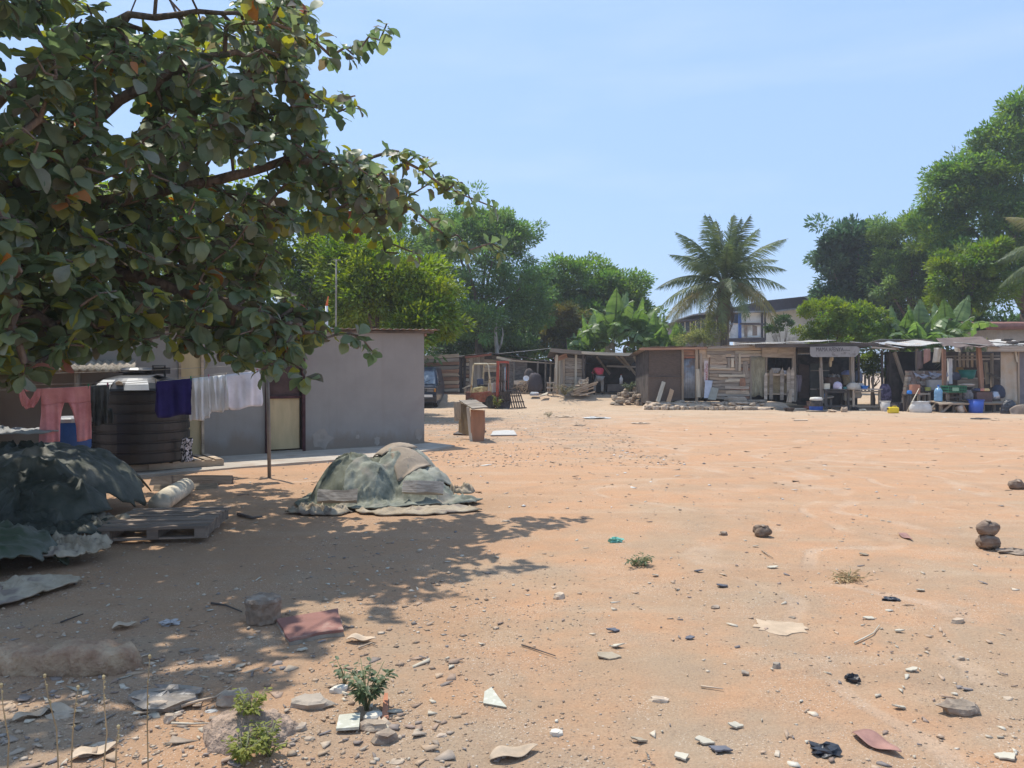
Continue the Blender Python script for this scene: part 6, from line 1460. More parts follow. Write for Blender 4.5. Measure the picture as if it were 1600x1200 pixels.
SC = [(1127, 1174, .085, dk, 'dark slate shard leaning on a pale stone at the bottom'), (1100, 1161, .07, pale, 'cream flake left of the dark slate shard'), (1150, 1137, .05, pale, 'white shell chip low on the sand'),
      (1063, 1185, .07, pale, 'small whitish slab near the bottom edge'), (1570, 1185, .08, pale, 'bright white chip in the lower right corner'), (960, 987, .07, dk, 'dark grey tile chip left of the pale patch'),
      (1077, 999, .055, dk, 'small black shard beside the pale patch'), (1425, 1049, .05, pale, 'white chip right of the black scrap'), (1208, 888, .07, pale, 'white flat scrap beyond the pale patch'),
      (1024, 901, .06, pale, 'white flake in the middle sand'), (1437, 924, .06, pale, 'white paper scrap on the right sand'), (1404, 988, .05, pale, 'tiny white fragment on the right sand'),
      (1357, 968, .06, pale, 'cream flake right of the pale patch'), (948, 1028, .11, sackm, 'curled cream sheet scrap in the centre foreground'), (962, 1012, .07, pale, 'torn white paper beside the curled cream scrap'),
      (1090, 894, .07, dk, 'bluish flat shard among the middle scraps'), (1180, 855, .05, pale, 'pale chip near the single dry husk'), (473, 1018, .05, pale, 'cream chip below the red slab'), (1128, 917, .08, dk, 'long bluish shard in the middle sand'),
      (1405, 1008+100, .05, pale, 'buff flake above the brown leaf'), (1000, 1160, .06, sackm, 'grey sheet scrap near the bottom centre'), (1350, 838+30, .08, sackm, 'tan flat scrap on the right sand'), (1165, 1055, .05, sackm, 'little tan flake on the lower sand')]
for k, (px, py, s, m_, lb) in enumerate(SC):
    g = G(px, py); r = random.Random(700+k); a0 = r.uniform(0, 6); n = r.choice((4, 5, 6)); tl = (r.uniform(-.25, .25), r.uniform(-.25, .25)); pts = []
    for i in range(n):
        a = a0 + 6.283*i/n; q = s*.55*r.uniform(.6, 1.15); x, y = q*math.cos(a)*1.2, q*math.sin(a)*.8; pts.append(g + Vector((x, y, .016 + max(-.004, x*tl[0]+y*tl[1]))))
    slabp('scrap', lb, 'scrap', m_, pts, .007, group='flat scraps on the sand', jag=.004)
def crumple(label, px, py, s, mat, seed, name='plastic_scrap', cat='plastic scrap', flat=.35, el=1.3, rz=0, group=None, amp=.5):
    r = random.Random(seed); g = G(px, py); b = B(); n = 14; vs = []
    for i in range(8):
        ph = math.pi*i/7
        for j in range(n):
            a = 2*math.pi*j/n; q = s/2*(1 + amp*r.uniform(-1, 1)); vs.append((q*math.sin(ph)*math.cos(a)*el + .0, q*math.sin(ph)*math.sin(a), max(-.005, q*math.cos(ph)*flat + s*flat*.35)))
    b.add(vs, [(i*n+j, (i+1)*n+j, (i+1)*n+(j+1) % n, i*n+(j+1) % n) for i in range(7) for j in range(n)])
    o = b.obj(name, mat, None, origin=g, smooth=False); o.rotation_euler = (0, 0, rz); return tag(o, label, cat, group)
greyp = M('grey_plastic_film', (.26, .22, .18), var=.25, scale=9, orand=0, rough=.4, spec=.5, bump=.6, bscale=25)
crumple('crumpled grey plastic sheet among the near left rubble', 262, 1098, .24, greyp, 1, flat=.28, el=1.5, amp=.35)
crumple('torn black plastic scrap at the bottom edge right of centre', 1286, 1175, .085, blk, 2, flat=.4, amp=.6)
crumple('small black plastic scrap standing up in the lower sand', 1332, 1064, .05, blk, 3, flat=.8, amp=.5)
crumple('black plastic scrap on the right sand beyond the pale patch', 1392, 938, .075, blk, 4, flat=.3, el=1.6)
crumple('scrap of clear plastic lying in the shade left of the round block', 265, 975, .09, M('clear_film', (.45, .42, .40), rough=.3, orand=0), 5, flat=.3)
crumple('turquoise plastic scrap on the sand beyond the weeds', 962, 847, .10, cm('turquoise', (.18, .46, .36), rough=.5), 6, flat=.5)
crumple('folded brown corn husk on the right sand', 1583, 864, .15, M('dry_husk', (.30, .23, .17), var=.3, scale=7, stretch=(1, 6, 1), orand=.1), 7, 'husk', 'husk', flat=.3, el=1.7)
crumple('white plastic bag lying flat in the far middle of the yard', 930, 654, .55, cm('white_bag', (.50, .49, .46)), 8, 'plastic_bag', 'bag', flat=.12, el=1.5)
# coconut husks
def husk(label, px, py, s, seed, z=0.0, rz=0.0, tip=0.0, g=None, halves=False):
    g = G(px, py) if g is None else g; t = E('coconut_husk', label, 'coconut husk', g + Vector((0, 0, z)), 'old coconut husks', rz)
    r = random.Random(seed); hm = M('coconut_fibre', (.25, .165, .115), var=.35, scale=9, stretch=(1, 1, 4), orand=.15, bump=.8, bscale=30, c2=(.27, .205, .15))
    b = B(); n = 18; prof = []
    def f(u, v):
        a = u*2*math.pi; ph = lerp(.02, .985, v)*math.pi; q = s*(1 + .08*math.sin(3*a + seed) + .10*math.sin(a + seed*2)*v)*(1+.05*math.sin(a*7+v*5)) - s*.12*(math.sin(a*2+seed) > .75)*(.3 < v)
        return (q*math.sin(ph)*math.cos(a), q*math.sin(ph)*math.sin(a)*.9, s*.78 - q*.78*math.cos(ph)*1.0)
    b.grid(f, n, 10, .012); o = b.obj('shell', hm, t, smooth=True, local=True); rough(o, s*.55, s*.9, 1); o.scale = (1.1, .95, .88); o.rotation_euler = (tip, 0, 0); o.location = (0, s*.5*math.sin(tip), s*.3*(1-math.cos(tip)))
    bi = B().lathe([(0, s*1.52), (s*.18, s*1.53), (s*.26, s*1.47), (0, s*1.40)], 9, closed=False).obj('stalk_cap', M('husk_inside', (.34, .26, .19), orand=0, bump=.6), t, smooth=True, local=True); bi.rotation_euler = (tip, 0, 0); bi.location = o.location
husk('old coconut husk lying alone on the sand right of centre', 1190, 838, .085, 1, tip=.5)
gg = G(1551, 860) + Vector((0, .05, 0)); husk('lower coconut husk of the stacked pair at the right', 0, 0, .10, 2, tip=-.3, g=gg, halves=True)
husk('upper coconut husk stacked on another at the right', 0, 0, .095, 3, z=.125, tip=.2, g=gg + Vector((-.01, .02, 0)))
husk('far coconut husk by the right edge of the sand', 1587, 764, .10, 4, tip=.7)
# large dry leaf and sticks
def dryleaf(label, a, b_, w, mat, seed, curl=.25):
    a, b_ = Vector(a), Vector(b_); d = b_-a; s = Vector((d.y, -d.x, 0)).normalized(); r = random.Random(seed)
    def f(u, v):
        ww = w*math.sin(math.pi*(.03+.94*u)**.8)*(v-.5); return lerp(a, b_, u) + s*ww + Vector((0, 0, .012 + abs(v-.5)*2*curl*w*.5*math.sin(math.pi*u) + .012*math.sin(u*8)))
    o = B().grid(f, 14, 6, .002).obj('dry_leaf', mat, None, smooth=True, origin=a); return tag(o, label, 'dry leaf', 'fallen almond leaves')
dlm = M('dry_leaf_red', (.30, .16, .125), var=.2, scale=8, orand=.15, rough=.6); dlt = M('dry_leaf_tan', (.48, .37, .26), var=.2, scale=8, orand=.15)
dryleaf('large dusky pink dry leaf at the bottom right', G(1333, 1148, .0), G(1408, 1184, .0), .11, dlm, 1)
dryleaf('dry brown leaf at the bottom centre edge', G(765, 1190), G(840, 1172), .10, dlt, 2)
dryleaf('curled brown leaf right of the red slab', G(540, 1003), G(588, 1004), .08, dlt, 3, .6)
dryleaf('pale dry leaf at the bottom left edge', G(110, 1190), G(185, 1168), .09, dlt, 4)
dryleaf('long pale dry leaf between the rubble stones at lower left', G(20, 1130), G(80, 1112), .08, dlt, 5)
dryleaf('dry tan leaf beside the long lump of concrete', G(70, 1108), G(130, 1120), .07, dlt, 6)
dryleaf('dry leaf in the shade above the round block', G(175, 985), G(215, 978), .09, dlt, 7, .5)
dryleaf('pinkish dry leaf on the far right sand', G(1405, 835), G(1425, 846), .08, dlm, 8)
def stick(label, pts, r0, mat=wood_tan, grp='dry sticks on the ground'):
    pts = [Vector(p) for p in pts]; o = B().tube(pts, [lerp(r0, r0*.5, i/(len(pts)-1)) for i in range(len(pts))], 6).obj('stick', mat, None, smooth=True, origin=pts[0]); return tag(o, label, 'stick', grp)
stick('grey stick leaning off the long concrete lump', [G(190, 1038, .01), G(212, 1032, .012), G(232, 1025, .01)], .007)
stick('pale stick lying straight in the near rubble', [G(268, 1134, .012), G(300, 1135, .012), G(328, 1134, .012)], .006, wood_pale)
stick('curved root-like stick beyond the tan stone', [G(283, 1110, .02), G(310, 1105, .03), G(338, 1095, .02)], .009)
stick('bent pale twig on the sand right of the pale patch', [G(1335, 1007, .01), G(1350, 1000, .012), G(1365, 992, .012), G(1374, 980, .014)], .006, wood_pale)
stick('thin dark twig above the red slab', [G(330, 945, .012), G(352, 948, .012), G(378, 958, .01)], .008, wood_dark)
stick('long thin root on the sand at the left middle', [G(560, 1015, .01), G(580, 1008, .014), G(590, 1012, .01)], .006)
stick('dark fallen branch on the shaded sand right of the pallet', [G(372, 806, .02), G(395, 812, .02), G(410, 811, .03)], .02, wood_dark)
stick('short stick on the shaded sand below the tarp sacks', [G(95, 975, .012), G(130, 962, .012)], .006, wood_dark)
stick('forked dry twig near the lower middle', [G(815, 1010, .01), G(840, 1018, .01), G(868, 1028, .012)], .005, wood_dark)
for k, (a, b_, lb) in enumerate((((330, 1097), (362, 1075), 'crooked twig by the tan loaf-shaped stone'), ((1190, 862), (1208, 874), 'dark twig on the sand beyond the husk'), ((1095, 1075), (1130, 1080), 'short brown stick low in the middle sand'))):
    stick(lb, [G(*a, .01), G(*b_, .012)], .006)
# pale mineral patch on the sand
pp = [(1180, 968), (1212, 972), (1255, 975), (1262, 990), (1225, 994), (1185, 985), (1178, 977)]
o = slabp('mortar_patch', 'irregular pale mortar patch set flush in the sand', 'patch', M('mortar', (.50, .375, .255), var=.15, scale=6, orand=0, bump=.5, bscale=20), [G(*p, .006) for p in pp], .03, jag=.03)
# earth mound with weeds in the near left
def fm(u, v):
    a = u*2*math.pi; r_ = v; x = -1.15 + .20*r_*math.cos(a)*(1+.15*math.sin(3*a)); y = 3.30 + .20*r_*math.sin(a)*(1+.12*math.sin(2*a+1))
    return (x, y, ghf(x, y) + .10*max(0, 1-r_**2.2)**.8*(1+.25*float(fbm(x*9, y*9, 0, 5))) - .012*(r_ > .97))
o = B().grid(fm, 60, 18).obj('earth_clod', M('crumbly_earth', (.36, .26, .19), var=.3, scale=14, orand=0, bump=1, bscale=40, bdist=.03), None, smooth=True, origin=(-1.15, 3.30, 0)); tag(o, 'crumbly mound of grey earth with weeds at the bottom', 'earth mound')
tx = bpy.data.textures.new('clod', 'CLOUDS'); tx.noise_scale = .045; tx.noise_depth = 5; dm = o.modifiers.new('d', 'DISPLACE'); dm.texture = tx; dm.texture_coords = 'LOCAL'; dm.strength = .06; dm.mid_level = .4
# little plants
def seedling(label, base, h, nst, nlf, L, mat, seed, W=.45, spread=.5, stem=.004, name='seedling', grp=None):
    r = random.Random(seed); t = E(name, label, 'plant', base, grp); b = B(); lv = []
    for i in range(nst):
        a = r.uniform(0, 6.28); sp = r.uniform(.1, spread)*h; hh = h*r.uniform(.55, 1)
        tip = Vector((math.cos(a)*sp, math.sin(a)*sp, hh)); mid = Vector((tip.x*.35, tip.y*.35, hh*.55)); b.tube([(0, 0, -.02), mid, tip], [stem, stem*.8, stem*.4], 5)
        for j in range(nlf):
            q = r.uniform(.35, 1); p = lerp(Vector((0, 0, 0)), mid, q*2) if q < .5 else lerp(mid, tip, q*2-1); lv.append((p, a + r.uniform(-2, 2)))
    b.obj('stem', M('green_stem', (.20, .20, .10), orand=0), t, local=True, smooth=True)
    fb_ = B()
    for p, a in lv:
        d = Vector((math.cos(a), math.sin(a), r.uniform(-.6, .5))).normalized(); s = Vector((-math.sin(a), math.cos(a), r.uniform(-.3, .3))).normalized(); l = L*r.uniform(.6, 1.2); q0 = p + d*.01
        fb_.add([q0, q0+d*l*.35+s*l*W*.5, q0+d*l*.75+s*l*W*.38, q0+d*l-Vector((0, 0, l*.15)), q0+d*l*.75-s*l*W*.38, q0+d*l*.35-s*l*W*.5, q0+d*l*.5-Vector((0, 0, l*.08))], [(0, 1, 6), (1, 2, 6), (2, 3, 6), (3, 4, 6), (4, 5, 6), (5, 0, 6)])
    fb_.obj('foliage', mat, t, local=True)['kind'] = 'stuff'
    return t
sg = M('seedling_green', (.10, .12, .065), var=.25, scale=20, c2=(.16, .21, .11), trans=.25, orand=0, rough=.5); wg = M('weed_green', (.20, .23, .06), var=.25, c2=(.30, .31, .09), scale=20, trans=.3, orand=0)
seedling('dusty green seedling with drooping leaflets in the foreground', G(572, 1110), .23, 13, 16, .040, sg, 1, .55, .55)
seedling('thin sprig of the dusty seedling leaning left', G(538, 1068), .12, 4, 8, .035, sg, 2, .55, .5)
for k, (x, y, lb, n) in enumerate(((-1.12, 3.28, 'bright yellow-green weed tuft on top of the earth mound', 9), (-1.0, 3.14, 'yellow-green weed tuft on the right flank of the earth mound', 10), (-1.08, 3.06, 'leafy weed tuft low in front of the earth mound', 10))):
    zz = [ghf(x, y)+.08, ghf(x, y)+.01, ghf(x, y)+.0][k]
    seedling(lb, Vector((x, y, zz)), .12, n+4, 18, .026, wg, 10+k, .45, .9, name='weed', grp='weeds on the earth mound')
seedling('small dark weed patch with bits of plastic in the middle sand', G(998, 884), .09, 12, 10, .05, sg, 20, .3, 1.8, name='weed')
seedling('dry weed tuft in the far middle of the yard', G(858, 640+12), .22, 9, 8, .09, M('dry_weed', (.24, .21, .13), orand=0), 21, .2, 1.2, name='weed')
seedling('dry tuft of straw on the sand right of centre', G(1325, 908), .06, 16, 8, .07, M('straw', (.55, .42, .24), orand=0), 22, .12, 3.0, name='straw_tuft')
# bare dry stalks rising at the near left
for k, (px, top, lb) in enumerate(((92, 1060, 'tallest dry stalk with a seed head in the lower left corner'), (110, 1078, 'slanting dry stalk right of the tallest one'), (158, 1062, 'straight reddish dry stalk in the lower left'), (232, 1030, 'thin knobbly dry stalk beside the crumpled plastic'), (10, 1075, 'dry stalk at the left edge'), (182, 1140, 'short dry stalk near the bottom left'))):
    Y = 3.0 - .03*k; p0 = P(px, 1215, Y); p0.z = ghf(p0.x, Y); tp = P(px + [-22, 12, 4, 2, -8, 3][k], top, Y - .05)
    t = E('dry_stalk', lb, 'plant stalk', p0, 'dry stalks in the near corner')
    mdp = lerp(p0, tp, .5) + Vector((.012*(-1)**k, .01, 0)); B().tube([p0 - Vector((0, 0, .03)), lerp(p0, mdp, .5), mdp, lerp(mdp, tp, .6) + Vector((-.004, 0, 0)), tp], [.003, .0028, .0026, .002, .0014], 5).obj('stem', M('dry_stem', (.36, .27, .15), orand=.1), t, smooth=True)
    b = B(); r = random.Random(k)
    for i in range(5): q = lerp(mdp, tp, r.uniform(.1, 1)); b.box(q + Vector((r.uniform(-.004, .004), 0, 0)), (.004, .004, .009))
    b.lathe([(0, 0), (.006, .006), (.006, .014), (0, .02)], 6, tp, closed=False); b.obj('seed_head', M('dry_seed', (.42, .34, .18), orand=0), t)['kind'] = 'stuff'
# ------------------------------------------------------------------ old cabinet in the yard
cb = E('broken_cabinet', 'old broken plywood cabinet standing alone in the yard', 'cabinet', G(738, 688))
def K(px, py, dy=0.0): return P(px, py, 17.6+dy)
B().prism([K(716.5, 676, .9), K(733, 680, .4), K(733, 634, .4), K(717, 629, .9)], (0, 1, 0), .02).obj('back_panel', M('khaki_board', (.25, .20, .13), orand=0, var=.2), cb)
B().prism([K(736, 692), K(755.5, 690.5), K(756, 641), K(735, 640)], (0, 1, 0), .025).obj('door', M('orange_board', (.42, .22, .13), var=.2, scale=2, stretch=(3, 3, .5), orand=0), cb)
B().prism([K(755.5, 690), K(757.5, 672), K(757, 642), K(756, 642)], (0, 1, 0), .35).obj('side_panel', wood_red, cb)
plank(cb, K(731, 636, .1), K(736, 691, -.02), .07, .03, wood_pale, name='frame_rail')
for px in (712, 717): plank(cb, K(px, 628, .8), K(px+1, 655+px % 3*3, .8), .09, .02, wood_pale, name='slat', label='splintered hanging slat')
B().prism([K(717.5, 627, .9), K(744, 626.5, 1.1), K(762, 637.5, -.15), K(738, 640, -.2)], (0, 0, 1), .03).obj('top', wood_grey, cb)
B().prism([K(714, 627.5, .95), K(735, 625.5, 1.2), K(736, 628, 1.2), K(715, 630, .9)], (0, 0, 1), .02).obj('loose_board', wood_tan, cb)
block('dusty stone left on top of the old cabinet', K(748, 633, .5).xy, (.18, .14, .07), rock_tan, 900, name='stone', z=K(748, 632.5, .5).z)
slabp('board', 'white sheet of board lying flat right of the cabinet', 'board', cm('white_board', (.48, .46, .42)), [G(766, 682, .04), G(808, 681, .03), G(803, 674, .03), G(789, 673.5, .03), G(771, 675, .03)], .02, jag=.02)
slabp('board', 'dark flat board lying at the foot of the cabinet', 'board', wood_dark, [G(708, 680, .04), G(745, 681, .04), G(760, 675, .04), G(720, 673, .04)], .03)

wr = E('overhead_wire', 'thin sagging overhead wire from the tall tree to the plank hut roof', 'wire', P(690, 556, 41))
B().tube([P(lerp(680, 862, i/12), lerp(558, 544, i/12) + 5*math.sin(math.pi*i/12)*.4, 40.5) for i in range(13)], .012, 4).obj('wire', ln_m, wr)
# ------------------------------------------------------------------ van
vx, vy = -4.18, 34.4; van = E('minivan', 'dark blue minivan parked half behind the grey house', 'van', (vx, vy, ghf(vx, vy)))
navyp = M('van_paint', (.030, .038, .060), var=.15, scale=2, orand=0, rough=.3, spec=.6, bump=0)
b = B(); Wv = .80
secs = [(0, .25, .62, .80, .74), (.05, .22, .98, .80, .76), (.35, .22, 1.06, .81, .74), (.95, .22, 1.70, .81, .66), (1.3, .22, 1.84, .81, .64), (3.6, .22, 1.85, .81, .64), (4.0, .25, 1.7, .80, .66), (4.05, .3, 1.0, .79, .74)]
vs = []
for y, zb, ztp, wb, wt_ in secs:
    zm = min(ztp-.02, .98); vs += [(-wb*.95, y, zb), (-wb, y, zb+.12), (-wb, y, zm), (-wt_, y, ztp-.03), (-wt_+.1, y, ztp), (wt_-.1, y, ztp), (wt_, y, ztp-.03), (wb, y, zm), (wb, y, zb+.12), (wb*.95, y, zb)]
fs = [tuple(range(10))[::-1], tuple(70+j for j in range(10))] + [(i*10+j, i*10+(j+1) % 10, (i+1)*10+(j+1) % 10, (i+1)*10+j) for i in range(7) for j in range(10)]
bevel(b.add(vs, fs).obj('body', navyp, van, local=True), .03, 3)
gl = M('van_glass', (.16, .19, .22), var=.3, scale=2, orand=0, rough=.08, spec=.9, bump=0)
B().prism([(-.70, .36, 1.08), (.70, .36, 1.08), (.60, .93, 1.66), (-.60, .93, 1.66)], (0, -.75, .65), .012).obj('windscreen', gl, van, local=True)
for s in (-1, 1):
    B().prism([(s*.80, .60, 1.04), (s*.80, 1.35, 1.04), (s*.665, 1.3, 1.70), (s*.68, 1.02, 1.62)], (s, 0, .25), .015).obj('side_window', gl, van, local=True)
    B().box((s*.52, -.0, .80), (.30, .06, .17)).obj('headlight', cm('lamp_glass', (.16, .16, .17), rough=.15, spec=.8), van, local=True)
    B().box((s*.73, .0, .80), (.08, .08, .15)).obj('indicator', cm('amber', (.5, .22, .05)), van, local=True)
    m = B().box((s*.90, .42, 1.12), (.07, .12, .18)).tube([(s*.80, .45, 1.05), (s*.88, .42, 1.1)], .015).obj('wing_mirror', black_rubber, van, local=True)
    for y in (.62, 3.3):
        M4 = Matrix.Rotation(R(90), 4, 'Y')
        B().lathe([(.10, -.09), (.26, -.09), (.29, -.05), (.29, .05), (.26, .09), (.10, .09)], 20, (s*.70, y, .29), M4).obj('wheel', black_rubber, van, smooth=True, local=True)
        B().lathe([(.0, s*.075), (.16, s*.08), (.17, s*.095), (0, s*.07)], 16, (s*.70, y, .29), M4, closed=False).obj('wheel_hub', zinc_grey, van, local=True)
B().box((0, -.01, .80), (.70, .05, .14)).obj('grille', cm('grille_black', (.03, .03, .03)), van, local=True)
for z in (.77, .81, .85): B().box((0, -.04, z), (.66, .012, .012)).obj('grille_bar', zinc_grey, van, local=True)
B().box((0, -.03, .89), (1.45, .06, .025)).obj('chrome_strip', cm('chrome', (.6, .6, .6), metal=.8, rough=.25), van, local=True)
bevel(B().box((0, -.07, .46), (1.62, .18, .22)).obj('bumper', cm('bumper_grey', (.045, .045, .05), rough=.5), van, local=True), .03)
B().box((.42, -.165, .55), (.44, .012, .11)).obj('number_plate', cm('plate_white', (.7, .7, .68)), van, local=True)
for s in (-1, 1): B().tube([(s*.05+.05, .30, 1.09), (s*.35+.1, .42, 1.24)], .01, 4).obj('wiper', black_rubber, van, local=True)

# ------------------------------------------------------------------ forklift
fk = E('forklift', 'rusty red and cream forklift without forks, abandoned in the yard', 'forklift', (*XY(766, 34.6), ghf(*XY(766, 34.6))), None, R(-36))
def fb2(*a, **k): return B().box(*a, **k)
body = B().prism([(-.86, -.42, .30), (.30, -.42, .26), (.52, -.42, .36), (.55, -.42, .62), (.28, -.42, .78), (-.10, -.42, .74), (-.80, -.42, .66), (-.90, -.42, .50)], (0, 1, 0), .84).obj('body', rust_red, fk, local=True); bevel(body, .03)
bevel(fb2((-.93, 0, .52), (.34, .90, .42)).obj('counterweight', M('rust_dark', (.13, .06, .045), var=.3, orand=0, spots=(.25, .1, .06)), fk, local=True), .06, 3)
bevel(B().prism([(-.78, -.38, .67), (-.12, -.38, .73), (-.14, -.38, .98), (-.70, -.38, .90)], (0, 1, 0), .76).obj('engine_cover', M('yellowed_cream', (.58, .50, .27), var=.2, orand=0, spots=(.3, .2, .1), spscale=6), fk, local=True), .03)
for s in (-1, 1):
    y = s*.40
    B().tube([(-.80, y, .66), (-.66, y, 1.90), (-.58, y, 1.98), (.12, y, 1.98), (.20, y, 1.90), (.36, y, .74)], .038, 8).obj('guard_rail', cream_paint, fk, smooth=True, local=True)
for x in (-.58, -.40, -.22, -.04, .12): B().beam((x, -.40, 1.985), (x, .40, 1.985), .04, .025).obj('roof_bar', cream_paint, fk, local=True)
B().tube([(.22, -.36, 1.86), (.20, -.36, .8)], .02, 6).tube([(.22, .36, 1.86), (.20, .36, .8)], .02, 6).obj('guard_strut', cream_paint, fk, local=True)
fb2((.30, 0, .92), (.26, .78, .42)).obj('dash_panel', M('dirty_white', (.50, .47, .42), var=.2, orand=0, spots=(.25, .18, .13)), fk, local=True)
M4 = Matrix.Rotation(R(35), 4, 'Y'); B().tube([(.10 + .16*math.cos(a)*.6, .16*math.sin(a), 1.22 + .1*math.cos(a)) for a in [i*math.pi/8 for i in range(17)]], .013, 6).tube([(.10, 0, 1.22), (.25, 0, 1.0)], .02, 6).obj('steering_wheel', black_rubber, fk, smooth=True, local=True)
bevel(fb2((-.35, 0, 1.0), (.45, .42, .10)).obj('seat', black_rubber, fk, local=True), .03); bevel(fb2((-.58, 0, 1.15), (.10, .40, .32)).obj('seat_back', cm('seat_blue', (.08, .10, .16)), fk, local=True), .03)
red_mast = M('mast_red', (.42, .085, .055), var=.25, scale=5, orand=0, rough=.6, spots=(.22, .1, .07), spscale=6)
for s in (-1, 1):
    y = s*.36
    B().prism([(.62, y-.05, .22), (.72, y-.05, .22), (.76, y-.05, 2.1), (.66, y-.05, 2.1)], (0, 1, 0), .10).obj('mast_channel', red_mast, fk, local=True)
    B().prism([(.73, y-s*.10-.03, .20), (.79, y-s*.10-.03, .20), (.83, y-s*.10-.03, 1.98), (.77, y-s*.10-.03, 1.98)], (0, 1, 0), .06).obj('inner_rail', dark_metal, fk, local=True)
for z in (.35, 1.2, 2.06): fb2((.70, 0, z), (.07, .74, .09)).obj('crossbar', red_mast if z > 2 else dark_metal, fk, local=True)
for y in (-.08, .08): B().tube([(.75, y, .25), (.78, y, 1.85)], .03, 8).obj('hydraulic_ram', zinc_grey if y > 0 else dark_metal, fk, smooth=True, local=True)
fb2((.85, 0, .55), (.06, .72, .40)).obj('fork_carriage', dark_metal, fk, local=True)
for x, r_, w in ((.42, .29, .20), (-.72, .22, .16)):
    for s in (-1, 1):
        M4 = Matrix.Rotation(R(90), 4, 'X')
        w_ = B().lathe([(r_*.5, -w/2), (r_*.94, -w/2), (r_, -w*.3), (r_, w*.3), (r_*.94, w/2), (r_*.5, w/2)], 22, (x, s*.46, r_), M4).obj('wheel', black_rubber, fk, smooth=False, local=True)
        h = B().lathe([(0, -w*.42), (r_*.25, -w*.42), (r_*.42, -w*.25), (r_*.52, -w*.48), (r_*.52, w*.48), (r_*.42, w*.25), (r_*.25, w*.42), (0, w*.42)], 16, (x, s*.46, r_), M4, closed=False).obj('rim', rust_red, w_, local=True)
# grille of scrap leaning in front of it
def S(px, py, dy=0.0): return P(px, py, 34.1+dy)
gr = E('scrap_grille', 'rusty black slotted metal frame leaning in front of the forklift', 'scrap metal', S(800, 637))
B().prism([S(778, 637), S(797, 637.5), S(797, 611, .4), S(779, 610, .4)], (0, 1, 0), .12).obj('side_plate', dark_metal, gr)
for k in range(6):
    x0, x1 = 799 + k*3.9, 793 + k*3.2; 
    B().beam(S(x0+1.5, 637.5, -.1), S(x1+2, 609, .35), .055, .045, (0, 1, 0)).obj('bar', dark_metal, gr)
for v in (0, .33, .66, 1):
    a = lerp(S(797, 638, -.1), S(796, 609, .35), v); c = lerp(S(823, 637, -.1), S(811, 609, .35), v); B().beam(a, c, .05, .05, (0, 1, 0)).obj('crossbar', dark_metal, gr)
hx = M('rust_block', (.10, .075, .06), var=.4, scale=9, orand=.1, bump=1, bscale=20, bdist=.03)
for k, (px, py, d, z_, lb) in enumerate(((786, 637, (.75, .4, .62), 0, 'large rusty engine block standing before the forklift mast'), (792, 636, (.35, .3, .15), .66, 'flat rusty plate on top of the engine block'))):
    block(lb, S(px, 600, .35).xy, d, hx, 920+k, name='engine_block', cat='scrap metal', z=ghf(*S(px, 600, .35).xy)+z_, jag=.1)
seedling('bright green weed growing beside the forklift wheel', Vector((*XY(777, 33.7), 0)), .62, 14, 14, .12, wg, 30, .4, .35, stem=.012, name='weed')
o = crumple('crumpled brown tarpaulin bundle beside the forklift wheel', 752, 636, .5, cardb, 40, 'bundle', 'bundle', flat=.45)
# tipped crate behind
tc_ = E('wooden_crate', 'tipped wooden box resting left of the forklift', 'crate', (*XY(731, 36.5), .3))
def T(px, py, dy=0.0): return P(px, py, 36.3+dy)
B().prism([T(722, 607), T(737, 599), T(738, 602, .0), T(724, 610)], (0, 1, 0), .7).obj('lid', wood_pale, tc_)
B().prism([T(722, 608), T(737, 603), T(737, 615), T(727, 617)], (0, 1, 0), .6).obj('side_panel', wood_dark, tc_)
for px in (727, 732.5): B().beam(T(px, 616, -.02), T(px, 607, -.02), .12, .03, (0, 1, 0)).obj('batten', wood_tan, tc_)
# cart with spoked wheels, sacks, bench in shed 2
ct = E('hand_cart', 'old two-wheeled cart with spoked wheels under the long shed roof', 'cart', (*XY(818, 38.6), .5))
for px in (815.5, 823.5):
    c = P(px, 605, 38.6 if px < 818 else 38.3)
    w_ = B().tube([(c.x + .26*math.cos(a), c.y + .05*math.cos(a), c.z + .30*math.sin(a)) for a in [i*math.pi/8 for i in range(17)]], .022, 6, cap=False).obj('wheel', wood_tan, ct, smooth=True)
    for i in range(5):
        a = i*math.pi/5; d = Vector((.26*math.cos(a), .05*math.cos(a), .3*math.sin(a))); B().tube([c-d, c+d], .009, 4).obj('spoke', wood_tan, w_, origin=None, local=False)
for x_ in list(ct.children):
    for y_ in x_.children: pass
B().prism([P(803, 601, 38.9), P(829, 599, 38.9), P(829, 592, 38.9), P(803, 595, 38.9)], (0, 1, 0), .9).obj('tray', wood_grey, ct)
B().beam(P(829, 597, 38.6), P(800, 607, 38.5), .05, .05).obj('handle', wood_tan, ct)
def sack(label, px, base, Y, w, h, mat, seed, name='sack', cat='sack', d=None, group=None, top=.45):
    r = random.Random(seed); c = Vector(XY(px, Y)).to_3d() if False else Vector((*XY(px, Y), 0)); c.z = P(px, base, Y).z; n = 20; prof = [(0.0, 0), (.40, 0), (.5, .1), (.52, .35), (.47, .65), (.36, .85), (top*.5, .97), (.0, 1.0)]
    vs = []; b = B(); d = d or w*.75
    for i, (r_, z) in enumerate(prof):
        for j in range(n):
            a = 2*math.pi*j/n; q = r_*(1 + .13*math.sin(a*3+seed) + r.uniform(-.07, .07)); vs.append((q*w*math.cos(a), q*d*math.sin(a), h*(z + (r.uniform(-.02, .02) if 0 < i else 0))))
    b.add(vs, [(i*n+j, i*n+(j+1) % n, (i+1)*n+(j+1) % n, (i+1)*n+j) for i in range(len(prof)-1) for j in range(n)])
    o = b.obj(name, mat, None, smooth=True, origin=c); return tag(o, label, cat, group)
sack('dark bulging sack beside the cart under the long shed roof', 835, 612, 38.4, .75, .95, cm('dark_sack', (.075, .062, .065), bump=.5, bscale=12), 1)
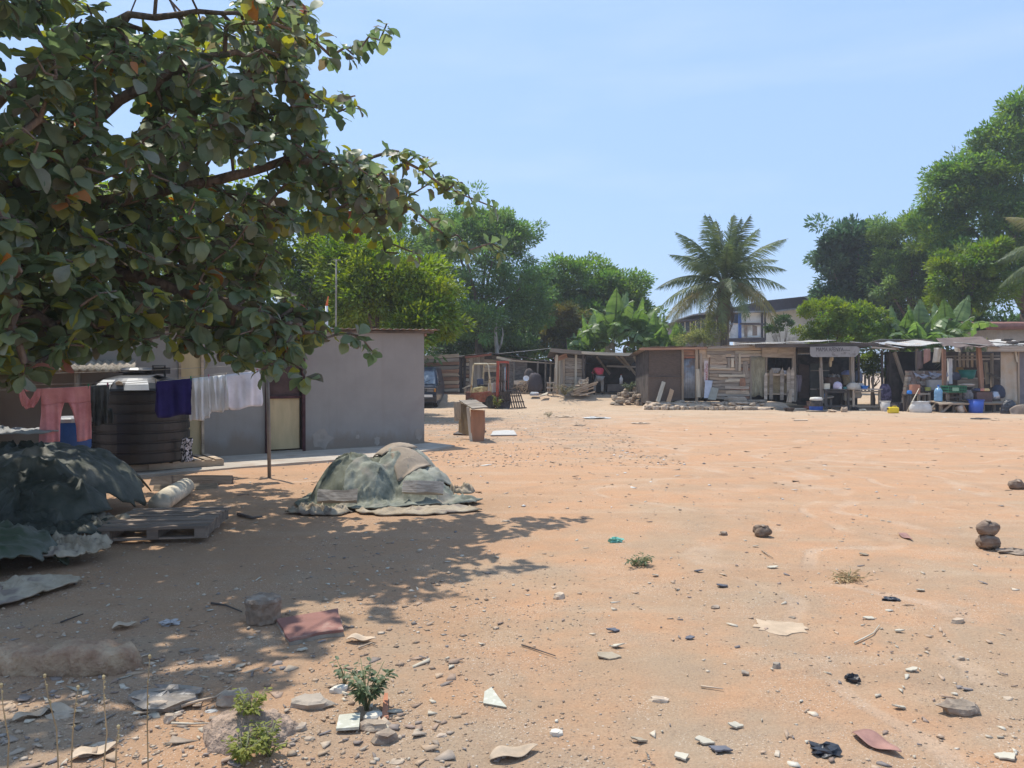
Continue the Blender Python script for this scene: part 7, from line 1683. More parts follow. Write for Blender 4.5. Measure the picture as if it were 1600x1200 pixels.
sack('second dark sack behind the cart under the long shed roof', 826, 611, 39.2, .6, 1.15, cm('dark_sack2', (.10, .08, .07), bump=.5, bscale=12), 2)
bk = E('basin', 'small white basin hanging from a post in the long shed', 'basin', P(822, 592, 38.3)); B().lathe([(0, 0), (.10, .01), (.15, .08), (.14, .08), (.09, .02), (0, .015)], 14, wloc(bk), Matrix.Rotation(R(70), 4, 'X'), closed=False).obj('bowl', white_wall, bk, smooth=True)
be = E('bench', 'rough wooden bench frame between the long shed and plank hut', 'bench', (*XY(861, 38), .5))
for a, b_, c_, d_ in ((856, 619, 856, 597), (864, 618, 865, 597), (859, 614, 859, 590), (867, 613, 867, 575)): plank(be, P(a, b_, 37.8), P(c_, d_, 37.8), .06, .05, wood_tan, name='leg')
for py in (598, 606, 613): plank(be, P(854, py, 37.75), P(869, py, 37.75), .07, .04, wood_grey, name='rail')
slabp('roofing_offcut', 'curved green-grey sheet offcut lying before the long shed', 'sheet metal', zinc_grey, [P(828, 615, 37.2), P(842, 615, 37.2), P(841, 612.5, 37.6), P(830, 612, 37.6)], .1)
slabp('board', 'pale board lying on the sand beside the bench frame', 'board', wood_pale, [P(843, 618.5, 36.9), P(855, 616, 37.0), P(856, 612.5, 37.4), P(849, 615, 37.3)], .05)

# ------------------------------------------------------------------ timber stack and person
st = E('timber_stack', 'tumbled stack of sawn boards and offcuts beside the plank hut', 'timber stack', (*XY(915, 37.2), .45))
r = random.Random(12)
for k in range(34):
    row = k//3; py = 617 - row*2.05; a = 893 + row*1.2 + r.uniform(-3, 3); b_ = a + r.uniform(16, 30); Y = 37.3 + (k % 3)*.28
    if py < 594: py = 594 + r.uniform(0, 14)
    plank(st, P(a, py+r.uniform(-1, 1), Y), P(min(b_, 919), py-r.uniform(0, 2.5), Y+r.uniform(-.2, .2)), r.uniform(.05, .09), r.uniform(.08, .2), r.choice([wood_grey, wood_pale, wood_tan]), (0, -1, .3), name='board')
for a, b_, c_, d_ in ((896, 609, 934, 597), (898, 612, 932, 600), (892, 616, 928, 606), (905, 618, 930, 612), (900, 614, 921, 618), (907, 602, 919, 590)): plank(st, P(a, b_, 37.0), P(c_, d_, 37.2), .07, .05, wood_tan, name='pole')
seedling('dry brown brushwood heap at the left foot of the plank hut', P(882, 617, 37.2), .55, 34, 10, .10, M('brush', (.28, .22, .15), orand=0), 33, .25, 1.6, stem=.012, name='brushwood')
blk_ = E('concrete_trough', 'long low block trough inside the open shelter', 'trough', (*XY(960, 38.8), .5))
B().prism([P(949, 612, 38.7), P(983, 611, 38.7), P(983, 600, 38.7), P(949, 601, 38.7)], (0, 1, 0), .8).obj('body', M('trough_grey', (.17, .145, .13), orand=0, var=.2), blk_)
bt_ = E('bottle', 'white bottle standing on the trough in the open shelter', 'bottle', P(970.5, 600, 38.8)); B().lathe([(.0, 0), (.085, 0), (.09, .28), (.04, .36), (.035, .44), (0, .44)], 12, wloc(bt_), closed=False).obj('body', white_wall, bt_, smooth=True); B().lathe([(.042, .44), (.042, .49), (0, .49)], 10, wloc(bt_), closed=False).obj('cap', cm('capred', (.3, .05, .04)), bt_)
# person bending forward
def skin_body(name, verts, edges, radii, mat, parent, sub=2):
    me = bpy.data.meshes.new(name); me.from_pydata(verts, edges, []); me.materials.append(mat)
    o = bpy.data.objects.new(name, me); sc.collection.objects.link(o); o.parent = parent
    s = o.modifiers.new('Skin', 'SKIN'); me.skin_vertices[0].data[0].use_root = True
    for i, rr in enumerate(radii): me.skin_vertices[0].data[i].radius = rr if isinstance(rr, tuple) else (rr, rr)
    m_ = o.modifiers.new('S', 'SUBSURF'); m_.levels = m_.render_levels = sub; s.use_smooth_shade = True
    return o
pz = P(936, 611.5, 38.0); pn = E('person', 'person in a red shirt and grey trousers bending forward under the shelter', 'person', (pz.x, 38.0, ghf(pz.x, 38.0)))
skinm = M('dark_skin', (.09, .05, .035), orand=0, var=.1, rough=.5)
# pelvis root; faces away and down to the left
PV = [(.05, 0, .86), (.03, .10, 1.06), (-.01, .22, 1.26), (-.03, .36, 1.31), (-.04, .45, 1.26), (-.05, .53, 1.17),   # spine, neck, head
      (.14, 0, .80), (.17, .06, .46), (.17, -.02, .08), (.18, .12, .03),
      (-.08, .02, .80), (-.20, .16, .48), (-.22, .05, .09), (-.23, .19, .03),
      (-.21, .26, 1.22), (-.27, .36, .98), (-.24, .54, .82), (-.23, .60, .76),
      (.18, .26, 1.22), (.22, .38, .98), (.16, .54, .80), (.15, .60, .74)]
PE = [(0, 1), (1, 2), (2, 3), (3, 4), (4, 5), (0, 6), (6, 7), (7, 8), (8, 9), (0, 10), (10, 11), (11, 12), (12, 13), (2, 14), (14, 15), (15, 16), (16, 17), (2, 18), (18, 19), (19, 20), (20, 21)]
PR = [.14, .13, .15, .055, .09, .085, .09, .065, .045, .04, .09, .065, .045, .04, .06, .045, .035, .03, .06, .045, .035, .03]
skin_body('body', PV, PE, PR, skinm, pn)
shirt = cm('red_shirt', (.50, .045, .07), c2=(.60, .07, .09)); trs = cm('grey_trousers', (.20, .19, .175), c2=(.26, .25, .23))
SV = [PV[0], PV[1], PV[2], (-.02, .30, 1.29), PV[14], (-.25, .33, 1.06), PV[18], (.21, .34, 1.06)]
skin_body('shirt', [(.05, .02, .92)] + SV[1:], [(0, 1), (1, 2), (2, 3), (2, 4), (4, 5), (2, 6), (6, 7)], [(.18, .165), (.175, .16), (.19, .175), .09, .10, .085, .10, .085], shirt, pn)
skin_body('trousers', [PV[0], PV[6], PV[7], (.17, -.01, .12), PV[10], PV[11], (-.22, .06, .13)], [(0, 1), (1, 2), (2, 3), (0, 4), (4, 5), (5, 6)], [.165, .115, .088, .075, .115, .088, .075], trs, pn)
for s, (x, y) in ((1, (.17, .04)), (-1, (-.225, .11))): bevel(B().box((x, y, .035), (.09, .26, .07)).obj('shoe', black_rubber, pn, local=True), .02)

# rubble by the shelter's right corner, leaning boards at shed 4
rp = E('rubble_pile', 'pile of broken rocks at the corner of the open shelter', 'rock pile', (*XY(1000, 36.6), .3))
r = random.Random(9)
for k in range(46):
    px = r.uniform(958, 1022); cen = 1 - abs(px-1000)/48; Y = r.uniform(36.0, 37.4); h = max(0, cen)*.5*r.random(); c = P(px, 600, Y)
    stone_b((c.x, Y, ghf(c.x, Y) - .03 + h), (r.uniform(.15, .42), r.uniform(.15, .35), r.uniform(.1, .26)), 1000+k, r.uniform(0, 3)).obj('rock', r.choice([rock, rock_tan, concrete]), rp)
seedling('small dusty green plant growing on the rock pile', P(984, 612, 37.2), .5, 14, 10, .12, sg, 34, .4, .9, stem=.01)
for k, (a, b_, c_, d_, w, m_, lb) in enumerate(((1027.5, 628, 1037, 597, .17, wood_pale, 'pale board leaning on the dark screen wall'), (1044, 629, 1050, 609, .19, M('new_wood', (.48, .30, .17), orand=0, var=.2, stretch=(1, 5, 5)), 'shorter orange-brown board leaning on the dark screen wall'))):
    e = E('leaning_board', lb, 'board', P(a, b_, 33.5), 'boards leaning on the sheds'); plank(e, P(a, b_, 33.45), P(c_, d_, 33.85), w, .04, m_)
e = E('leaning_board', 'bluish-white sheet leaning under the NO PARKING board', 'board', P(1105, 623, 33.6), 'boards leaning on the sheds'); B().prism([P(1100, 622, 33.5), P(1109, 622, 33.5), P(1113.5, 594.5, 33.85), P(1102, 594, 33.85)], (0, 1, 0), .03).obj('sheet', cm('blue_white_sheet', (.45, .47, .52)), e)
e = E('leaning_board', 'greenish-grey panel leaning in front of the bluish sheet', 'board', P(1113, 625, 33.5), 'boards leaning on the sheds'); B().prism([P(1106, 624, 33.4), P(1118.5, 625, 33.4), P(1123, 607, 33.7), P(1112, 604.5, 33.7)], (0, 1, 0), .03).obj('panel', cm('grey_green_panel', (.30, .29, .24)), e)
block('large pale slab tilted on the plinth by the hut wall', P(1150, 622, 33.6).xy, (1.0, .5, .28), concrete, 930, z=.28, name='rock_slab', cat='stone')
block('flat doorstep stone below the khaki curtain', P(1183, 625, 33.5).xy, (.9, .5, .12), concrete, 931, z=.3, name='doorstep', cat='stone')
block('second flat stone step right of the doorstep', P(1158, 628, 33.2).xy, (.7, .4, .1), rock_tan, 932, z=.25, name='doorstep', cat='stone')
sticks = E('stick_bundle', 'short bundle of sticks leaning on the picket gate post', 'sticks', P(1233, 629, 33.4))
for k in range(7): plank(sticks, P(1229+k*1.2, 629, 33.3), P(1234.5+k*.35, 609+k % 3*2, 33.7), .035, .03, wood_tan, name='stick')
slabp('board', 'long thin board lying on the sand before the stalls', 'board', wood_tan, [G(1240, 658, .03), G(1262, 657.5, .03), G(1262, 656, .03), G(1242, 656.5, .03)], .03)
# ------------------------------------------------------------------ wares of the food stall
def bucketg(name, label, cat, px, base, Y, r, h, mat, group=None, r1=None, rim=True, handle=False, tilt=None, n=20):
    c = P(px, base, Y); c.z = max(c.z, ghf(c.x, Y)) if base > 636 else c.z
    t = E(name, label, cat, c, group); r1 = r1 or r*.78
    M4 = Matrix.Rotation(tilt, 4, 'Y') if tilt else None
    B().lathe([(r1*.98, .0), (r1, .005), (r, h), (r*1.0-.012, h), (r1-.012, .02), (0, .02)], n, (0, 0, 0), M4, closed=False).obj('body', mat, t, smooth=True, local=True)
    if rim: B().lathe([(r, h-.03), (r+.018, h-.025), (r+.018, h+.004), (r-.004, h+.006)], n, (0, 0, 0), M4, closed=False).obj('rim', mat, t, local=True)
    if handle: B().tube([(r*math.cos(a), .0, h-.02 - r*.5*math.sin(a)) for a in [i*math.pi/8 for i in range(9)]], .008, 5).obj('handle', zinc_grey, t, local=True)
    return t
def tablem(label, px0, px1, top, base, Y, d, tm, lm, name='table', sx=(0.06,), tt=.05, brace=True, group=None, cat='table'):
    a, b_ = P(px0, top, Y), P(px1, top, Y); zb = ghf((a.x+b_.x)/2, Y); t = E(name, label, cat, ((a.x+b_.x)/2, Y, zb), group)
    B().box(((a.x+b_.x)/2, Y+d/2, a.z-tt/2), (b_.x-a.x, d, tt)).obj('table_top', tm, t)
    for x in (a.x+.1, b_.x-.1):
        for y in (Y+.06, Y+d-.06): plank(t, (x, y, zb-.02), (x, y, a.z-tt-.002), .09, .07, lm, name='leg')
    if brace:
        for z in (a.z-tt-.07, zb+.16): plank(t, (a.x+.1, Y+.02, z), (b_.x-.1, Y+.02, z), .07, .03, lm, name='rail')
        plank(t, (a.x+.1, Y+d-.03, zb+.16), (b_.x-.1, Y+d-.03, zb+.16), .07, .03, lm, name='rail')
    return t
tb1 = tablem('dark wooden table under the painted name board', 1288, 1330, 608, 641, 32.9, .8, wood_dark, wood_dark, name='table')
tb2 = tablem('braced grey wooden table with a blue bowl on it', 1331, 1379, 607.5, 641, 32.75, .8, wood_grey, wood_tan)
ys = 33.2
zt1, zt2_ = P(0, 608, 32.9).z, P(0, 607.5, 32.75).z
def onpx(px, Y, z): return Vector((P(px, 600, Y).x, Y, z))
o = B().box((0, 0, .12), (.24, .2, .24)).obj('carton', cm('cream_box', (.62, .58, .45)), None, origin=onpx(1291, 33.1, zt1)); tag(o, 'small cream box on the left end of the dark table', 'box')
sack('white and mauve knotted bag on the dark table', 1309, 608, 33.1, .36, .33, cm('lilac_bag', (.60, .52, .62)), 5, 'plastic_bag', 'bag', top=.2)
sack('small white knotted bag right of the mauve one', 1313, 608.3, 32.98, .15, .13, cm('white_bag2', (.75, .72, .74)), 6, 'plastic_bag', 'bag')
o = B().lathe([(0, 0), (.09, 0), (.1, .09), (0, .1)], 12, closed=False).obj('bowl', cm('teal_pl', (.10, .30, .28), rough=.4), None, origin=onpx(1321, 33.1, zt1)); tag(o, 'small teal tub on the dark table', 'tub')
sack('crumpled cream sack slumped between the two tables', 1333, 609, 32.95, .55, .30, cm('cream_sack', (.55, .50, .42)), 8, top=.8)
sack('second cream sack at the back edge of the grey table', 1343, 608, 33.25, .4, .26, cm('cream_sack2', (.58, .55, .5)), 9, top=.8)
bucketg('basin', 'bright blue plastic bowl on the grey braced table', 'bowl', 1350.5, 607.4, 33.0, .16, .13, cm('bright_blue', (.04, .22, .62), rough=.4))
sack('cream sack hanging down in front of the far table legs', 1325, 626, 33.4, .35, .5, MATS['cream_sack'], 10)
sack('pale cloth bundle under the grey table', 1339, 622, 33.5, .4, .35, MATS['cream_sack2'], 11)
bucketg('basket', 'wide brown basin heaped with silver ware behind the dark table', 'basin', 1301, 603, 34.2, .38, .38, cm('brown_basin', (.16, .10, .07), rough=.6), r1=.28)
b = B(); r = random.Random(3)
for k in range(30): a = r.uniform(0, 6.28); q = r.uniform(0, .3); b.box((q*math.cos(a), q*math.sin(a), r.uniform(-.02, .10)*(1.2-q*3)), (.12, .02, .07), M4=Matrix.Rotation(r.uniform(0, 6), 4, Vector((r.random(), r.random(), r.random())).normalized()))
cc = P(1301, 588.5, 34.2); o = b.obj('cutlery', zinc_bright, None, origin=cc); tag(o, 'heap of silvery utensils filling the wide brown basin', 'utensils', kind=None)
o['kind'] = 'stuff'
bucketg('basket', 'woven tan basket with blue plastic cover behind the counter', 'basket', 1325, 602, 34.0, .28, .46, M('wicker', (.33, .24, .13), var=.35, scale=20, orand=0, bump=1, bscale=40, stretch=(1, 1, 2)), r1=.18)
sack('blue plastic sheet bundle covering the woven basket', 1325, 589, 34.0, .55, .30, cm('blue_film', (.16, .19, .34), rough=.4), 13, 'plastic_sheet', 'plastic sheet', top=.5)
sack('pale blue plastic bundle behind the grey post of the counter', 1341, 596, 34.4, .35, .5, cm('blue_film2', (.22, .26, .38), rough=.4), 14, 'plastic_sheet', 'plastic sheet')
sack('large purple patterned sack standing right of the grey table', 1382, 628, 33.3, .55, .78, M('purple_print', (.10, .075, .13), c2=(.22, .17, .25), scale=9, orand=0, lo=.45, hi=.55), 15)
# dried fish hanging as a pair
for k, (px, py, h, lb) in enumerate(((1297.5, 566, .42, 'long tan gourd-like bundle hanging under the name board'), (1300, 559.5, .28, 'short tan bundle hanging right beside the longer one'))):
    c = P(px, py, 33.3); o = B().lathe([(0, -.5*h), (.05, -.42*h), (.07, -.1*h), (.05, .25*h), (.02, .5*h), (.004, .7*h)], 10, closed=False).obj('hanging_bundle', cm('dried_tan', (.50, .40, .25)), None, origin=c, smooth=True); tag(o, lb, 'bundle')
# under and before the tables
o = block('squared brown stone block in front of the dark table', G(1319, 644).xy, (.30, .26, .22), rock_tan, 940, cat='stone'); 
bn = E('low_bench', 'low wooden bench left of the dark table', 'bench', G(1287, 640)); plank(bn, P(1279, 622, 33.2), P(1301, 619, 33.2), .30, .05, wood_grey, (0, -.2, 1), name='seat')
for px in (1282, 1298): plank(bn, P(px, 640, 33.1), P(px, 622.5, 33.1), .1, .08, wood_dark, name='leg')
sack('sky-blue crumpled cloth on the low bench', 1286, 620, 33.15, .22, .13, cm('sky_cloth', (.18, .36, .68)), 16, 'cloth', 'cloth', top=.8)
cp = E('charcoal_stove', 'blackened round cooking pot stand with a blue band on the sand', 'stove', G(1275, 643))
B().lathe([(.40, 0), (.42, .04), (.30, .06)], 16, closed=False).obj('base', wood_grey, cp, local=True)
B().lathe([(.26, .06), (.27, .22)], 16, closed=False).obj('band', cm('blue_band', (.03, .08, .30)), cp, local=True)
B().lathe([(.27, .22), (.23, .45), (.20, .47), (0, .47)], 16, closed=False).obj('pot', dark_metal, cp, local=True, smooth=True)
B().lathe([(.24, .46), (.26, .50), (.22, .58), (0, .6)], 16, closed=False).obj('lid', cm('pale_cloth_lid', (.60, .57, .50)), cp, local=True, smooth=True)
bucketg('basin', 'dark shallow basin lying before the stone plinth', 'basin', 1233, 645, 31.6, .21, .14, dark_metal)
bucketg('bucket', 'white plastic bucket beside the yellow jerrycan', 'bucket', 1383, 644.5, 31.5, .20, .42, cm('white_bucket', (.55, .52, .48), rough=.5), handle=True)
bucketg('basin', 'wide dark tub behind the yellow jerrycan', 'basin', 1401, 643.5, 31.9, .30, .34, cm('dark_tub', (.06, .05, .055), rough=.5))
jy = G(1395.5, 645.5); jc = E('jerrycan', 'bright yellow jerrycan lying on its side before the dark tub', 'jerrycan', jy); ym = cm('yellow_plastic', (.80, .58, .02), rough=.35, spec=.5)
bevel(B().box((0, 0, .12), (.38, .24, .24)).obj('body', ym, jc, local=True), .045, 3); B().tube([(-.02, -.02, .235), (-.02, -.02, .275), (.12, -.02, .275), (.12, -.02, .235)], .014, 6).obj('handle', ym, jc, local=True); B().lathe([(.035, 0), (.035, .05), (0, .05)], 10, (-.19, 0, .17), Matrix.Rotation(R(-90), 4, 'Y'), closed=False).obj('cap', dark_metal, jc, local=True)
for k, (px, py, s, lb) in enumerate(((1300, 644, .25, 'brown rubble bit under the dark table'), (1336, 641, .3, 'dark cloth scrap under the tables'), (1347, 642, .2, 'white scrap on the sand under the grey table'), (1262, 640, .3, 'rusty tin left of the cooking pot'))):
    crumple(lb, px, py, s, [wood_tan, dark_cloth, pale, rust_red][k], 60+k, 'scrap', 'scrap', flat=.5)
o = bucketg('tin_can', 'red-brown tin standing left of the cooking pot', 'tin', 1263.5, 638, 33.2, .09, .3, wood_red, r1=.09)
# hanging cloths at the stall door
for k, (px, t_, b_, w, m_, lb) in enumerate(((1247, 586, 612, .28, cm('mauve_cloth', (.17, .14, .16)), 'mauve cloth hanging inside the stall doorway'), (1244, 590, 626, .10, cm('grey_cl', (.25, .23, .22)), 'narrow grey cloth strip at the stall doorway'), (1227.5, 579, 587, .18, cm('wh_cl', (.62, .62, .65)), 'small white cloth hung on the picket gate'), (1212, 575, 583, .36, cm('beige_cl', (.36, .34, .31)), 'grey rag bundle lying over the picket gate rail'))):
    Y = 34.0 if px > 1235 else 33.9; a = P(px, t_, Y); c = P(px, b_, Y)
    def f(u, v, a=a, c=c, w=w): q = lerp(a, c, v); return q + Vector(((u-.5)*w*(1+.2*math.sin(v*5)), .03*math.sin(u*11+v*3), 0))
    o = B().grid(f, 10, 8, .01).obj('hanging_cloth', m_, None, smooth=True, origin=a); tag(o, lb, 'cloth')

# ------------------------------------------------------------------ wares of the brick stall
Yw = 31.2
def W_(px, py, dy=0.0): return P(px, py, Yw+dy)
bs = E('brick_stack', 'rounded stack of small grey bricks left of the cluttered stall', 'brick stack', (*XY(1430, 32.4), 0))
brm = [M('grey_brick', (.27, .235, .20), var=.3, orand=.3, bump=.6, bscale=20), M('brown_brick', (.24, .175, .14), var=.3, orand=.3, bump=.6, bscale=20)]
BM = []
for k in range(3):
    r = random.Random(k); b = B(); b.add([Vector((sx*.5+r.uniform(-.06, .06), sy*.5, sz*.5+r.uniform(-.09, .09))) for sz in (-1, 1) for sy in (-1, 1) for sx in (-1, 1)], [(0, 2, 3, 1), (4, 5, 7, 6), (0, 1, 5, 4), (2, 6, 7, 3), (0, 4, 6, 2), (1, 3, 7, 5)])
    me_ = b.mesh('brick'); me_.materials.append(brm[0]); BM.append(me_)
def brick(par, x, y, z, l, d, h, m_, rz=0):
    o = bpy.data.objects.new('brick', rnd.choice(BM)); sc.collection.objects.link(o); o.parent = par; w = wloc(par); o.location = (x-w.x, y-w.y, z-w.z); o.scale = (l, d, h); o.rotation_euler = (0, 0, rz); o.material_slots[0].link = 'OBJECT'; o.material_slots[0].material = m_
rows = 20
for i in range(rows):
    v = i/(rows-1); py = lerp(643, 581, v); z = P(0, py, 32.0).z
    pl0 = lerp(1404, 1422, v**.7); pr0 = lerp(1419, 1474 if v > .62 else 1424 + 20*v, min(1, v*1.3))
    if v > .5: pr0 = 1474
    elif v > .38: pr0 = 1446
    x = pl0
    while x < pr0 - 1:
        w = rnd.uniform(4.0, 6.4); w = min(w, pr0-x+1.5); c = P(x+w/2, 600, 32.0); brick(bs, c.x, 32.0 + .25*v + rnd.uniform(-.04, .04), z, w/1200*32*.93, .28, .088, rnd.choice(brm), rnd.uniform(-.08, .08)); x += w
sh_ = E('display_shelf', 'board shelf of grey planks in the shade of the cluttered stall', 'shelf', (*XY(1500, 32.6), 0))
B().prism([P(1497, 609, 32.4), P(1528, 608, 32.4), P(1528, 591, 32.6), P(1497, 593, 32.6)], (0, 1, 0), .06).obj('front_board', wood_tan, sh_)
B().box(tuple(P(1512, 591, 33.0)), (1.0, .9, .05)).obj('shelf_board', wood_grey, sh_)
for k, (a, b_, m_, lb, s_) in enumerate(((1443, 586, cm('greyblue_cloth', (.25, .26, .33), c2=(.40, .38, .36), scale=8), 'grey-blue patterned cloth spread over the brick stack', .9), (1463, 584, cm('pale_cloth2', (.42, .42, .46), scale=8, c2=(.22, .24, .3)), 'pale crumpled cloth on the right of the brick stack', .75))):
    c = P(a, b_, 32.2); g_ = c
    def f(u, v, c=c, s_=s_): return (c.x + (u-.5)*s_, c.y - .25 + v*.5, c.z - .10 + .16*math.sin(math.pi*v)*(1+.3*math.sin(u*9)) + .05*math.sin(u*13+v*5))
    o = B().grid(f, 18, 10, .02).obj('cloth', m_, None, smooth=True, origin=c); tag(o, lb, 'cloth', 'cloths on the brick stack')
# long low platform and its load
pf = E('low_platform', 'long low plank platform in front of the cluttered stall', 'bench', (*XY(1505, 31.1), 0))
plank(pf, P(1458, 629, 30.9), P(1562, 629.5, 30.9), .7, .06, wood_tan, (0, -.1, 1), name='top_board')
plank(pf, P(1460, 628.5, 31.5), P(1566, 628.5, 31.5), .6, .06, wood_grey, (0, -.1, 1), name='top_board')
for px in (1470, 1490, 1536, 1553): plank(pf, P(px, 645, 30.9), P(px, 630, 30.9), .10, .08, wood_grey, name='leg')
plank(pf, P(1472, 644, 30.85), P(1486, 632, 30.85), .08, .04, wood_grey, name='brace')
B().prism([P(1462, 643, 31.6), P(1562, 643, 31.6), P(1562, 630.5, 31.6), P(1462, 630.5, 31.6)], (0, 1, 0), .03).obj('back_board', dark_board, pf)
gc = E('bottle_crate', 'green plastic bottle crate on a dark stool on the platform', 'crate', P(1489.5, 613, 31.0)); gm = cm('green_plastic', (.03, .15, .075), rough=.5)
w2, d2, h2 = .36, .28, .28
for s in (-1, 1):
    for z in (.02, .13, .25): B().box((0, s*d2, z), (2*w2, .02, .045)).obj('side_bar', gm, gc, local=True); B().box((s*w2, 0, z), (.02, 2*d2, .045)).obj('side_bar', gm, gc, local=True)
for k in range(9): B().box((-w2 + k*w2/4, -d2-.012, .135), (.022, .014, .25)).obj('rib', gm, gc, local=True)
B().box((-.08, -d2-.022, .13), (.26, .008, .14)).obj('emblem_panel', cm('pale_green_print', (.22, .38, .25)), gc, local=True)
B().box((0, 0, .14), (2*w2-.03, 2*d2-.03, .24)).obj('inner_tray', cm('dk_green', (.02, .07, .045)), gc, local=True)
so = E('stool', 'dark low stool holding up the green crate', 'stool', P(1487, 629, 31.0)); B().box((0, 0, .40), (.62, .42, .06)).obj('seat', wood_dark, so, local=True)
for sx in (-1, 1):
    for sy in (-1, 1): B().box((sx*.25, sy*.16, .185), (.10, .08, .37)).obj('leg', wood_dark, so, local=True)
B().box((0, -.18, .22), (.42, .03, .05)).obj('rail', wood_dark, so, local=True)
wb = E('water_bottle', 'big clear blue water dispenser bottle beside the green crate', 'water bottle', P(1466, 627, 31.0))
wbm = M('blue_clear_plastic', (.30, .44, .55), orand=0, var=.15, rough=.15, spec=.7, trans=.4, bump=0)
B().lathe([(.0, 0), (.14, 0), (.155, .03), (.155, .12), (.145, .14), (.155, .16), (.155, .26), (.145, .28), (.155, .30), (.155, .42), (.10, .52), (.035, .55), (.035, .62), (0, .62)], 20, closed=False).obj('body', wbm, wb, smooth=True, local=True); B().lathe([(.04, .60), (.04, .66), (0, .66)], 10, closed=False).obj('cap', cm('blue_cap', (.05, .15, .5)), wb, local=True)
tb3 = tablem('small dark side table left of the white sack', 1416, 1428, 616, 643, 31.2, .4, wood_dark, wood_dark, brace=False, cat='table', name='side_table')
o = B().box((0, 0, .19), (.32, .26, .38)).obj('clay_box', M('clay_orange', (.42, .20, .13), orand=0, var=.15), None, origin=P(1429, 615.5, 31.4)); tag(o, 'orange-brown box standing before the brick stack', 'box')
sack('small light blue bag on the dark side table', 1421, 616, 31.3, .2, .16, MATS['bright_blue'] if 'bright_blue' in MATS else white_wall, 20, 'plastic_bag', 'bag', top=.8)
tb4 = tablem('dark open cupboard table behind the white sack', 1433, 1457, 611, 640, 31.6, .5, wood_dark, wood_grey, name='table')
bucketg('pot', 'dark cooking pot on the cupboard table', 'pot', 1440, 610.5, 31.8, .13, .22, dark_metal, r1=.12)
bucketg('tub', 'yellow-green plastic tub on the cupboard table', 'tub', 1449, 610.5, 31.75, .13, .14, cm('yellow_green', (.42, .42, .12)), r1=.12)
o = B().box((0, 0, .22), (.75, .4, .42)).obj('carton', cm('grey_white_carton', (.42, .38, .35)), None, origin=P(1462, 609.5, 32.0)); tag(o, 'pale grey carton behind the water bottle', 'carton')
bucketg('basin', 'large teal-green basin high in the shade of the stall', 'basin', 1511, 592, 32.8, .34, .38, cm('teal_basin', (.06, .27, .21), rough=.5), r1=.28)
sack('orange-tan cloth bundle beside the teal basin', 1499, 591, 33.0, .40, .48, cm('orange_bundle', (.42, .24, .08)), 21, 'cloth_bundle', 'bundle', top=.7)
sack('dark blue-grey bag beside the orange bundle', 1491, 594, 32.7, .45, .35, cm('bluegrey_bag', (.10, .11, .15)), 22, 'bag', 'bag')
o = B().lathe([(0, 0), (.26, .02), (.29, .06), (.15, .09), (0, .09)], 16, closed=False).obj('tray', cm('straw_tray', (.58, .46, .36)), None, smooth=True, origin=P(1511, 603, 31.3)); tag(o, 'round straw-coloured tray above the dark pots', 'tray')
bucketg('pot', 'dark pot standing under the straw-coloured tray', 'pot', 1511, 615, 31.4, .2, .26, dark_metal, r1=.19)
sack('grey lidded clay pot heaped with cloth beside the green crate', 1512, 625, 31.0, .40, .40, M('grey_wicker', (.20, .18, .165), orand=0, var=.3, scale=14, bump=.8), 23, 'lidded_pot', 'pot', top=.6)
o = B().lathe([(0, 0), (.30, .02), (.36, .09), (.33, .09), (.26, .05), (0, .05)], 18, closed=False).obj('basin', dark_metal, None, smooth=True, origin=P(1512, 629, 30.9)); tag(o, 'shallow metal basin under the grey pot', 'basin')
sack('white sack slumped on the sand before the cluttered stall', 1440, 645.5, 30.7, .85, .48, M('white_sacking', (.62, .59, .54), orand=0, var=.12, scale=4, bump=.7, bscale=14, bdist=.03), 24, d=.45, top=.9)
for k, (a, b_, c_, d_, lb) in enumerate(((1417, 644, 1436, 607, 'long pale stick leaning left of the white sack'), (1456, 637, 1477, 610, 'thin pale stick leaning right of the white sack'))):
    e = stick(lb, [P(a, b_, 30.9), P(c_, d_, 31.2)], .028, wood_pale, 'sticks leaning on the stall')
# lying tub: two coloured parts
lt = E('tub', 'cream and brown round tub lying on its side by the blue bucket', 'tub', P(1504, 638.5, 30.7))
B().lathe([(.0, -.2), (.17, -.2), (.20, .0), (.18, .0), (0, -.15)], 20, M4=Matrix.Rotation(R(65), 4, 'Y') @ Matrix.Identity(4), closed=False).obj('body', cm('cream_tub', (.55, .45, .36)), lt, smooth=True, local=True)
B().lathe([(.0, .005), (.185, .005), (.19, .03), (.14, .05), (0, .05)], 20, (.02, -.08, 0), Matrix.Rotation(R(65), 4, 'Y') @ Matrix.Rotation(R(25), 4, 'X'), closed=False).obj('lid', cm('brown_lid', (.36, .19, .10)), lt, smooth=True, local=True)
bucketg('bucket', 'bright blue plastic bucket at the front of the cluttered stall', 'bucket', 1524.5, 645, 30.6, .29, .52, cm('royal_blue', (.045, .11, .46), rough=.4, spec=.5), r1=.25, handle=True)
o = B().box((0, 0, .21), (.62, .45, .42)).obj('carton', M('maroon_carton', (.16, .095, .08), orand=0, var=.15), None, origin=P(1533, 629, 31.1)); tag(o, 'dark red-brown carton with clothes on top behind the bucket', 'carton')
for k, (px, m_, lb) in enumerate(((1527, cm('dark_blue_cl', (.07, .08, .13)), 'dark blue cloth heap on the red-brown carton'), (1540, cm('yellow_cl', (.62, .46, .22)), 'yellow cloth draped over the corner of the carton'), (1535, cm('coral_cl', (.62, .25, .18)), 'coral cloth between blue and yellow on the carton'))):
    sack(lb, px, 611.2, 31.0, .30, .12, m_, 70+k, 'cloth', 'cloth', top=.9)
sack('bag of shiny tins and foil at the right end of the platform', 1554, 624, 31.2, .42, .32, cm('foil', (.45, .45, .48), metal=.6, rough=.25), 26, 'foil_bag', 'bag', top=.8)
